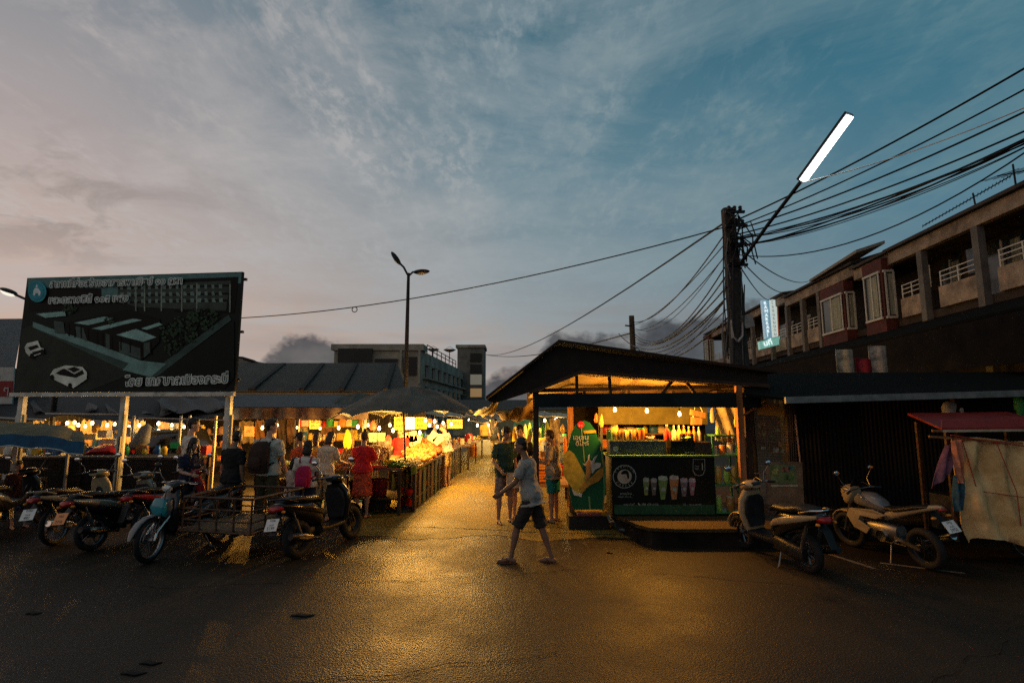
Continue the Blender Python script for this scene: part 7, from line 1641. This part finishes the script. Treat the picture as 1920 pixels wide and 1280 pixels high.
for i, (u, v) in enumerate(((761, 822), (775, 818), (768, 826), (782, 826), (812, 818), (822, 824))):
    p = at(u, v, 14.6); m = MB(); m.box(p, (.2, .02, .28), rot=Matrix.Rotation(R(-25 + 15 * i), 3, 'Y')); m.box(p + V((0, .02, 0)), (.12, .02, .2)); solo(m, 'food_packet', M('packet_pale', (.55, .5, .38), .5, 0, .25, 12), 'pale food packet leaning behind the fried chicken', 'packet', 'food packets behind the fried chicken')

GLL = bulb_kind('dim_warm_bulb', (1, .7, .28), (1, .5, .1), 18); GLCL = bulb_kind('dim_cool_bulb', (.95, 1, .85), (.9, 1, .75), 18)
# ------------------------------------------------------------------ bulbs of the market (pixel, depth, tone)
for i, (u, v, y, t, lb) in enumerate(((492, 802, 12.9, 'w', 'warm bulb between the black tee man and the backpacker'), (558, 801, 12.9, 'w', 'warm bulb above the child in the pale dress'), (635, 802, 12.9, 'w', 'warm bulb above the potato heap'), (671, 800, 12.7, 'c', 'cool white bulb left of the woman in red'), (711, 803, 12.2, 'c', 'cool bulb right of the woman in red'), (737, 807, 12.3, 'w', 'large bulb left of the umbrella pole'), (731, 797, 13.2, 'y', 'small amber bulb above the large bulb by the umbrella pole'), (787, 811, 12.6, 'c', 'low cool bulb hanging over the fried snacks'), (798, 788, 13.0, 'w', 'warm bulb close under the umbrella canopy'), (805, 797, 13.6, 'w', 'warm bulb left of the pair near the reaching man'), (815, 790, 13.4, 'c', 'bright bulb above the pair near the reaching man'), (820, 800, 14.2, 'w', 'warm bulb in front of the reaching man'), (831, 793, 14.8, 'w', 'bulb directly over the reaching man'), (846, 795, 15.2, 'c', 'bulb in front of the right yellow board'), (404, 801, 12.6, 'c', 'cool white bulb right of the man in the white tee'),
        (173, 793, 12.8, 'w', 'brightest bulb left of the middle billboard post'), (201, 797, 13.2, 'w', 'warm bulb just left of the middle billboard post'), (126, 793, 13.4, 'y', 'amber bulb over the left shelf, first of three'), (140, 792, 13.8, 'y', 'amber bulb over the left shelf, second of three'), (147, 797, 13.0, 'y', 'amber bulb over the left shelf, third of three'), (297, 794, 13.4, 'c', 'cool bulb right of the middle billboard post'), (289, 809, 13.8, 'w', 'low bulb over the grey goods right of the middle billboard post'), (261, 797, 14, 'y', 'amber bulb close right of the middle billboard post'), (40, 800, 13.2, 'w', 'bulb at the far left behind the blue canopy'), (12, 798, 13.5, 'w', 'leftmost bulb behind the blue canopy'))):
    bulb(lb, at(u, v, y), {'w': GLW, 'c': GLC, 'y': GLY}[t] if u > 430 else {'w': GLL, 'c': GLCL, 'y': GLL}[t], .1, .034)
random.seed(81)
for i in range(12):
    y = 19 + i * 1.6; x = (-1.6 + .02 * y if i % 2 == 0 else .1 + .03 * y) + random.uniform(-.3, .3)
    bulb('distant cool bulb strung along the far alley', (x, y, 1.55 + random.uniform(-.1, .15)), GLC, .4, .04, 'distant bulbs along the alley')
# far end of the alley
fe = thing('far_building', 'pale low building closing the far end of the alley', 'building', (0, 46, 0))
m = MB(); m.slab([(-5, 46, 0), (6, 46, 0), (6, 46, 2.2), (-5, 46, 2.2)], (0, 3, 0)); m.build('wall', M('far_wall', (.2, .24, .2), .8, 0, .3, 1), fe, world=True)
m = MB(); m.slab([(-6, 45, 2.1), (7, 45, 2.1), (7, 49.5, 3.0), (-6, 49.5, 3.0)], (0, 0, .08)); m.build('roof', GRUBBY, fe, world=True)
goods('standing on the ground along the left side of the far alley', 'goods along the far alley', [(-1.6 + random.uniform(-.3, .2) + i * .02, 25 + i * .9, .005) for i in range(12)], .4, .9)
goods('standing on the ground along the right side of the far alley', 'goods along the far alley right side', [(.6 + random.uniform(-.2, .5) + i * .05, 20 + i * .9, .005) for i in range(12)], .4, .9)

# ------------------------------------------------------------------ left part of the market
ct_ = table('dark walled counter behind the parked motorbikes, with a pale edge', ((-11.2, 11.4), (-6.7, 11.2), (-6.7, 12.2), (-11.2, 12.4)), 1.12, mat=M('dark_counter_top', (.05, .04, .03), .6, 0, .2))
m = MB(); m.slab([(-11.1, 11.42, 0), (-6.75, 11.22, 0), (-6.75, 11.22, 1.07), (-11.1, 11.42, 1.07)], (0, .05, 0)); m.build('front_panel', M('dark_stained_wall', ()), ct_, world=True)
m = MB(); m.beam((-10.2, 11.36, 1.13), (-8.0, 11.26, 1.14), .03, .03); m.build('pale_edge', RAILM, ct_, world=True)
m = MB(); p, q = at(174, 850, 12), at(238, 846, 12)
m.loft([(V((p.x, 12, 1.13)), V((0, .3, 0)), V((0, 0, .02))), (V((p.x + .2, 12, 1.2)), V((0, .35, 0)), V((0, 0, .12))), (V((q.x - .15, 12, 1.22)), V((0, .35, 0)), V((0, 0, .13))), (V((q.x, 12, 1.14)), V((0, .3, 0)), V((0, 0, .03)))], 14); solo(m, 'red_cover', M('red_cover_cloth', (.45, .025, .02), .6, 0, .2, 5, .3, 10), 'red cloth cover lying on the dark counter by the middle billboard post', 'cloth', smooth=60)
for i, (u0, v0, u1, v1, c, lb) in enumerate(((188, 806, 206, 820, (.6, .5, .3), 'cream box standing behind the red cloth'), (196, 822, 222, 832, (.6, .52, .38), 'white styrofoam lid on the red cloth'), (233, 800, 250, 818, (.5, .5, .42), 'white framed panel right of the middle billboard post'), (160, 812, 186, 824, (.6, .4, .16), 'yellow lit food box left of the cream box'), (120, 798, 134, 810, (.6, .35, .12), 'orange lit box on the left counter'))):
    p, q = at(u0, v1, 12.4 + .1 * i), at(u1, v0, 12.4 + .1 * i); m = MB(); m.box(((p.x + q.x) / 2, p.y, (p.z + q.z) / 2), (q.x - p.x, .2, q.z - p.z)); solo(m, 'goods_box', M('lit_box_%d' % i, c, .5, 0, .25, 8), lb, 'box', bevel=.012)
goods('on the dark counter beneath the billboard', 'goods on the dark counter', [(-11 + .17 * i, 11.9 + random.uniform(-.1, .3), 1.122) for i in range(26)], .1, .24)
m = MB(); A = at(262, 830, 12.2); m.loft([(A + V((-.2, 0, -.15)), V((.1, 0, 0)), V((0, .05, 0))), (A + V((0, 0, 0)), V((.22, 0, 0)), V((0, .1, 0))), (at(274, 800, 12.2), V((.12, 0, 0)), V((0, .05, 0))), (at(276, 794, 12.2), V((.03, 0, 0)), V((0, .02, 0)))], 12); solo(m, 'hanging_sack', M('grey_sack', (.25, .25, .23), .8, 0, .25, 4), 'pale grey draped sack right of the middle billboard post', 'sack', smooth=60)
cab = thing('parked_car', 'dark car roof with a green glow beside it, behind the white tee man', 'car', at(322, 850, 12.8) * V((1, 1, 0)))
m = MB(); A = at(322, 830, 13.2); y = 13.2
m.loft([(V((A.x - .75, y, .9)), V((0, .7, 0)), V((0, 0, .3)), 4), (V((A.x - .5, y, 1.1)), V((0, .7, 0)), V((0, 0, .52)), 4), (V((A.x + .5, y, 1.1)), V((0, .7, 0)), V((0, 0, .56)), 4), (V((A.x + .75, y, .9)), V((0, .7, 0)), V((0, 0, .3)), 4)], 18); m.build('body', BLKG, cab, 40, True)
m = MB(); m.slab([at(318, 840, 12.45), at(338, 840, 12.45), at(337, 829, 12.45), at(320, 829, 12.45)], (0, .01, 0)); m.build('window', M('green_lit_glass', (.02, .25, .06), .2, 0, .2, emit=(.05, .5, .12), estr=.06), cab, world=True)
# blue canopy cart at the far left
bc = thing('cart_canopy', 'blue edged canopy over a street cart at the far left', 'canopy', (-9.0, 9.8, 0))
m = MB(); A = at(-120, 832, 9.3); 
def bf(a, b):
    x = -11 + 3.75 * a - 1.25 * b * a; yv = 9.2 + 1.5 * b; z = 1.6 + .06 * math.sin(a * 3.14) + .2 * b * (1 - .35 * a) - .05 * (a > .92) - .12 * max(0, a - .75); return V((x, yv, z + .012 * math.sin(a * 40)))
m.grid(bf, 30, 6, (0, 0, .015)); m.build('top', M('olive_canvas', (.12, .115, .06), .8, 0, .25, 3, .2, 12), bc, 50, True)
m = MB(); m.grid(lambda a, b: bf(a, 0) + V((0, -.01, -.2 * (1 - b) + .02)), 30, 2, (0, .01, 0)); m.build('blue_valance', M('blue_canvas', (.015, .09, .18), .7, 0, .25, 3, .2, 12), bc, 50, True)
m = MB(); m.tube([bf(i / 30, 0) + V((0, -.025, -.185 + .01 * math.sin(i))) for i in range(31)], .012, 6); m.build('white_trim', RAILM, bc, 60, True)
for x, y in ((-10.5, 9.3), (-7.6, 9.3), (-7.6, 10.5), (-10.5, 10.5)): m = MB(); m.box((x, y, .8), (.035, .035, 1.55)); m.build('post', GALV, bc, world=True)
st = thing('stool', 'plastic stool under the child in the shade of the blue canopy', 'stool', (-9.05, 10.0, 0))
m = MB(); m.box((-9.05, 10.0, .31), (.28, .28, .03)); m.build('seat', PB, st, world=True, bevel=.01)
for sx in (-1, 1):
    for sy in (-1, 1): m = MB(); m.beam((-9.05 + sx * .14, 10.0 + sy * .14, 0), (-9.05 + sx * .11, 10.0 + sy * .11, .3), .03); m.build('leg', PB, st, world=True)
table('small dark table under the blue canopy', ((-10.8, 9.9), (-9.0, 9.9), (-9.0, 10.6), (-10.8, 10.6)), .8, mat=M('dark_counter_top', ()))
goods('on the small table under the blue canopy', 'goods under the blue canopy', [(-10.7 + .16 * i, 10.2, .803) for i in range(10)], .1, .22)
# ------------------------------------------------------------------ more market clutter
random.seed(101)
LITW = M('lit_white_goods', (.7, .62, .48), .5, 0, .2, 10)
for i in range(9):
    u = 60 + i * 33 + random.uniform(-8, 8); y = 14.2 + random.uniform(-.3, .3)
    tarp('hanging_cloth', 'cloth hung along the back of the left market, ' + ('leftmost', 'second from the left', 'third from the left', 'fourth from the left', 'in the middle', 'fourth from the right', 'third from the right', 'second from the right', 'rightmost')[i] + ' of nine', [at(u, 826 + random.uniform(0, 14), y), at(u + 20, 826 + random.uniform(0, 14), y), at(u + 22, 789, y), at(u, 788, y)], M('hung_cloth_warm_%d' % (i % 4), [(.55, .42, .24), (.5, .28, .12), (.6, .52, .38), (.35, .2, .1)][i % 4], .8, 0, .3, 4), 'cloth', sag=0, wave=.03)
for i, (u, v, y) in enumerate(((75, 797, 12.9), (100, 799, 13.1), (160, 799, 13.0), (215, 795, 12.9), (242, 800, 13.2), (322, 797, 13.2), (345, 800, 13.4), (425, 800, 13.3), (520, 797, 14), (600, 803, 13.6), (690, 797, 13.8), (756, 797, 13.5), (772, 800, 14.2), (858, 799, 16.5))):
    bulb('bare bulb on the string through the market hall', at(u, v, y), GLL if u < 430 else (GLW if i % 3 else GLY), .1, .03, 'string of bulbs through the market hall')
# stalls of the far alley with pale lit awnings
for i, (x, y) in enumerate(((-2.6, 22), (-2.4, 27), (-2.0, 33), (1.6, 21), (2.0, 27), (2.6, 33))):
    side = 'left' if x < 0 else 'right'; n_ = ('nearest', 'middle', 'farthest')[i % 3]
    tarp('stall_awning', '%s pale stall awning on the %s of the far alley' % (n_, side), [(x - 1, y, 1.95), (x + 1, y, 1.85), (x + 1.1, y + 3.5, 1.9), (x - 1, y + 3.5, 2.1)], (PALET, BROWNT, M('pale_canopy', (.5, .5, .45), .7, 0, .2, 3))[i % 3], 'awning', sag=.12)
    bulb('cool bulb under a far alley awning', (x + .2, y + .6, 1.6), GLC, .2, .05, 'bulbs under the far alley awnings')
    if side == 'right': table('%s far stall table on the right of the alley' % n_, ((x - 1, y + .3), (x + .8, y + .3), (x + .9, y + 3), (x - .9, y + 3)), .85)
goods('on the nearest far stall table on the right', 'goods on the far right tables', [(1.0 + .14 * i, 21.5 + random.uniform(0, 2), .853) for i in range(9)], .15, .3)
goods('on the middle far stall table on the right', 'goods on the far right middle table', [(1.3 + .14 * i, 27.5 + random.uniform(0, 2), .853) for i in range(9)], .2, .35)
for i, (u, v0, v1, w, y, k) in enumerate(((985, 795, 822, 8, 12.8, 'w'), (993, 792, 815, 7, 12.6, 'g'), (1044, 838, 862, 8, 11.2, 'o'), (1055, 795, 812, 9, 11.6, 'y'), (1000, 842, 860, 9, 11.9, 'w'))):
    hang(('cream packet hanging at the shed corner above the black top', 'green packet hanging at the shed corner above the black top', 'orange packet hanging by the green leaf sign', 'yellow packet hanging above the green leaf sign edge', 'cream packet hanging low behind the beige tee')[i], u, v0, v1, w, y, JARM[k], 'hanging_packet', 'packet')
bulb('warm bulb lighting the stall behind the people at the shed corner', (.75, 12.3, 1.85), GLW, .15, .03)
# patched and stained asphalt
random.seed(111)
g = MB()
for x0, y0, x1, y1 in ((-4.5, 6.6, -1.2, 6.9), (-1.2, 6.9, .9, 7.35), (1.6, 7.3, 4.2, 6.4), (-2.4, 4.2, .4, 4.9), (3.2, 4.4, 5.6, 5.9)):
    prev = None; a, b_ = V((x0, y0, .0085)), V((x1, y1, .0085))
    for i in range(25):
        p = a.lerp(b_, i / 24) + V((0, .12 * noise.noise(V((i * .35, x0, y0))) + random.uniform(-.015, .015), 0)); w = V((0, .007 * random.uniform(.3, 1.2), 0))
        if prev: g.quad(prev[0] - prev[1], p - w, p + w, prev[0] + prev[1])
        prev = (p, w)
structure(g, 'road_crack', M('crack_dirt', ()))
# clutter in and under the food stall
sk = thing('slat_fence', 'slatted dark crate like front under the long side table, facing the alley', 'fence', (-2.0, 13, 0))
for i in range(15):
    t = i / 14; m = MB(); x = -2.04 + .27 * t; y = 11.5 + 6.8 * t; m.box((x, y, .42), (.02, .16 + .14 * random.random(), .72 + .08 * random.random()), R(-2)); m.build('slat', [TBD, M('slat_brown', (.13, .07, .035), .75, 0, .3, 5), M('slat_green', (.05, .08, .04), .7, 0, .3, 5)][i % 3], sk, world=True)
for i, (x, y, z, w, d, h, c, lb) in enumerate(((-4.7, 11.5, .32, .5, .4, .32, (.16, .1, .05), 'brown carton under the left end of the front table'), (-4.1, 11.45, .32, .4, .35, .4, (.3, .22, .12), 'tan carton on the lower shelf left of the grey tin'), (-2.9, 11.75, .0, .5, .4, .3, (.06, .05, .04), 'dark box on the ground under the corner of the front table'), (-2.55, 12.6, .285, .4, .5, .42, (.1, .12, .06), 'olive box on the lower shelf of the side table'), (-2.4, 14.2, .285, .4, .6, .4, (.2, .07, .04), 'rusty red box on the lower shelf of the side table'), (-3.5, 11.2, .0, .36, .3, .28, (.35, .3, .2), 'pale styrofoam box on the ground under the potato tray'))):
    m = MB(); m.box((x, y, z + h / 2), (w, d, h)); m.box((x, y, z + h + .006), (w + .015, d + .015, .02)); solo(m, 'storage_box', M('storage_box_%d' % i, c, .7, 0, .3, 5), lb, 'box')
for i, (x, y, w, d, h, c, lb) in enumerate(((-3.0, 14.9, .5, .5, .34, CHR, 'big steel pot on the table behind the fried snacks'), (-3.2, 13.6, .34, .34, .42, STEEL, 'steel canister behind the yellow fried snacks'))):
    m = MB(); m.lathe([(w * .45, .9), (w * .5, .92), (w * .5, .9 + h), (w * .46, .9 + h), (w * .43, .94)], (x, y, 0), 20); solo(m, 'cooking_pot', c, lb, 'pot', smooth=50)
table('prep table behind the fried food stall', ((-3.6, 13.2), (-2.95, 13.2), (-2.95, 16), (-3.6, 16)), .9)
for i in range(16):
    x, y = random.uniform(-2.5, -2.0), random.uniform(11.3, 12.1); p = V((x, y, 1.0)); e = Euler((random.uniform(-.5, .5), random.uniform(-.5, .5), random.uniform(0, 6))).to_matrix(); s = random.uniform(.1, .17); m = MB()
    m.slab([p + e @ V((-s, 0, 0)), p + e @ V((-s * .3, -s * .35, .01)), p + e @ V((s, 0, .02)), p + e @ V((-s * .3, s * .35, .01))], (0, 0, .004)); solo(m, 'banana_leaf', (GRN1, GRN3)[i % 2], 'cut banana leaf laid among the pale fritters', 'leaf', 'banana leaves among the fritters')
for i, (x, y, c, lb) in enumerate(((-2.62, 11.35, PY_, 'yellow plastic basket on the front edge of the corner stall'), (-2.85, 11.7, PG, 'green plastic basket behind the red brown tray'), (-3.1, 11.4, PW, 'white plastic basket right of the potato tray'))):
    m = MB(); m.lathe([(.1, 0), (.11, .005), (.15, .12), (.14, .12), (.1, .012)], (x, y, .935), 18); solo(m, 'basket', c, lb, 'basket', smooth=50)
# cables and hoses on the motorbikes
for o in [x for x in list(sc.objects) if x.parent is None and x.get('group') == 'motorbikes parked along the roadside']:
    hb_ = [c for c in o.children if c.name.split('.')[0] == 'handlebar']
    if not hb_: continue
    sp_ = 'sport' in o['label']; hx = .98 if sp_ else (.9 if abs(o.location.x) > 20 else .92)
    m = MB()
    for s in (-1, 1):
        m.tube([(hx, s * .2, 1.03), (hx + .14, s * .22, 1.06), (hx + .2, s * .1, .95), (hx + .2, s * .07, .72), (hx + .3, s * .09, .4)], .007, 6)
    m.build('brake_cable', BLKP, o, 60)
# more goods round the juice stall
shelf('back shelf inside the juice stall', 1.9, 3.6, 11.6, (1.3, 1.6), .3)
for zz in (1.3, 1.6): goods('on the back shelf inside the juice stall', 'goods on the juice stall back shelf', [(2.0 + .17 * i, 11.55, zz) for i in range(9)], .12, .22)
for i, (u, v0, v1, w, y, k) in enumerate(((1128, 776, 800, 8, 10.2, 'y'), (1118, 774, 792, 8, 10.3, 'o'), (1336, 762, 792, 9, 9.9, 'w'), (1347, 800, 826, 9, 9.7, 'g'), (1368, 806, 832, 8, 9.6, 'o'), (1381, 775, 800, 9, 9.5, 'y'), (1338, 880, 905, 10, 9.45, 'b'), (1362, 872, 902, 10, 9.4, 'g'))):
    hang(('yellow packet string hanging left of the first bulb', 'orange packet hanging right above the green leaf sign', 'cream packet hanging right of the wooden boards', 'green packet hanging over the green stand', 'orange packet hanging beside the wooden post', 'yellow packet hanging at the top of the wooden post', 'amber bag hanging on the front of the green stand', 'green bag hanging on the front of the green stand')[i], u, v0, v1, w, y, JARM[k], 'hanging_packet', 'packet')
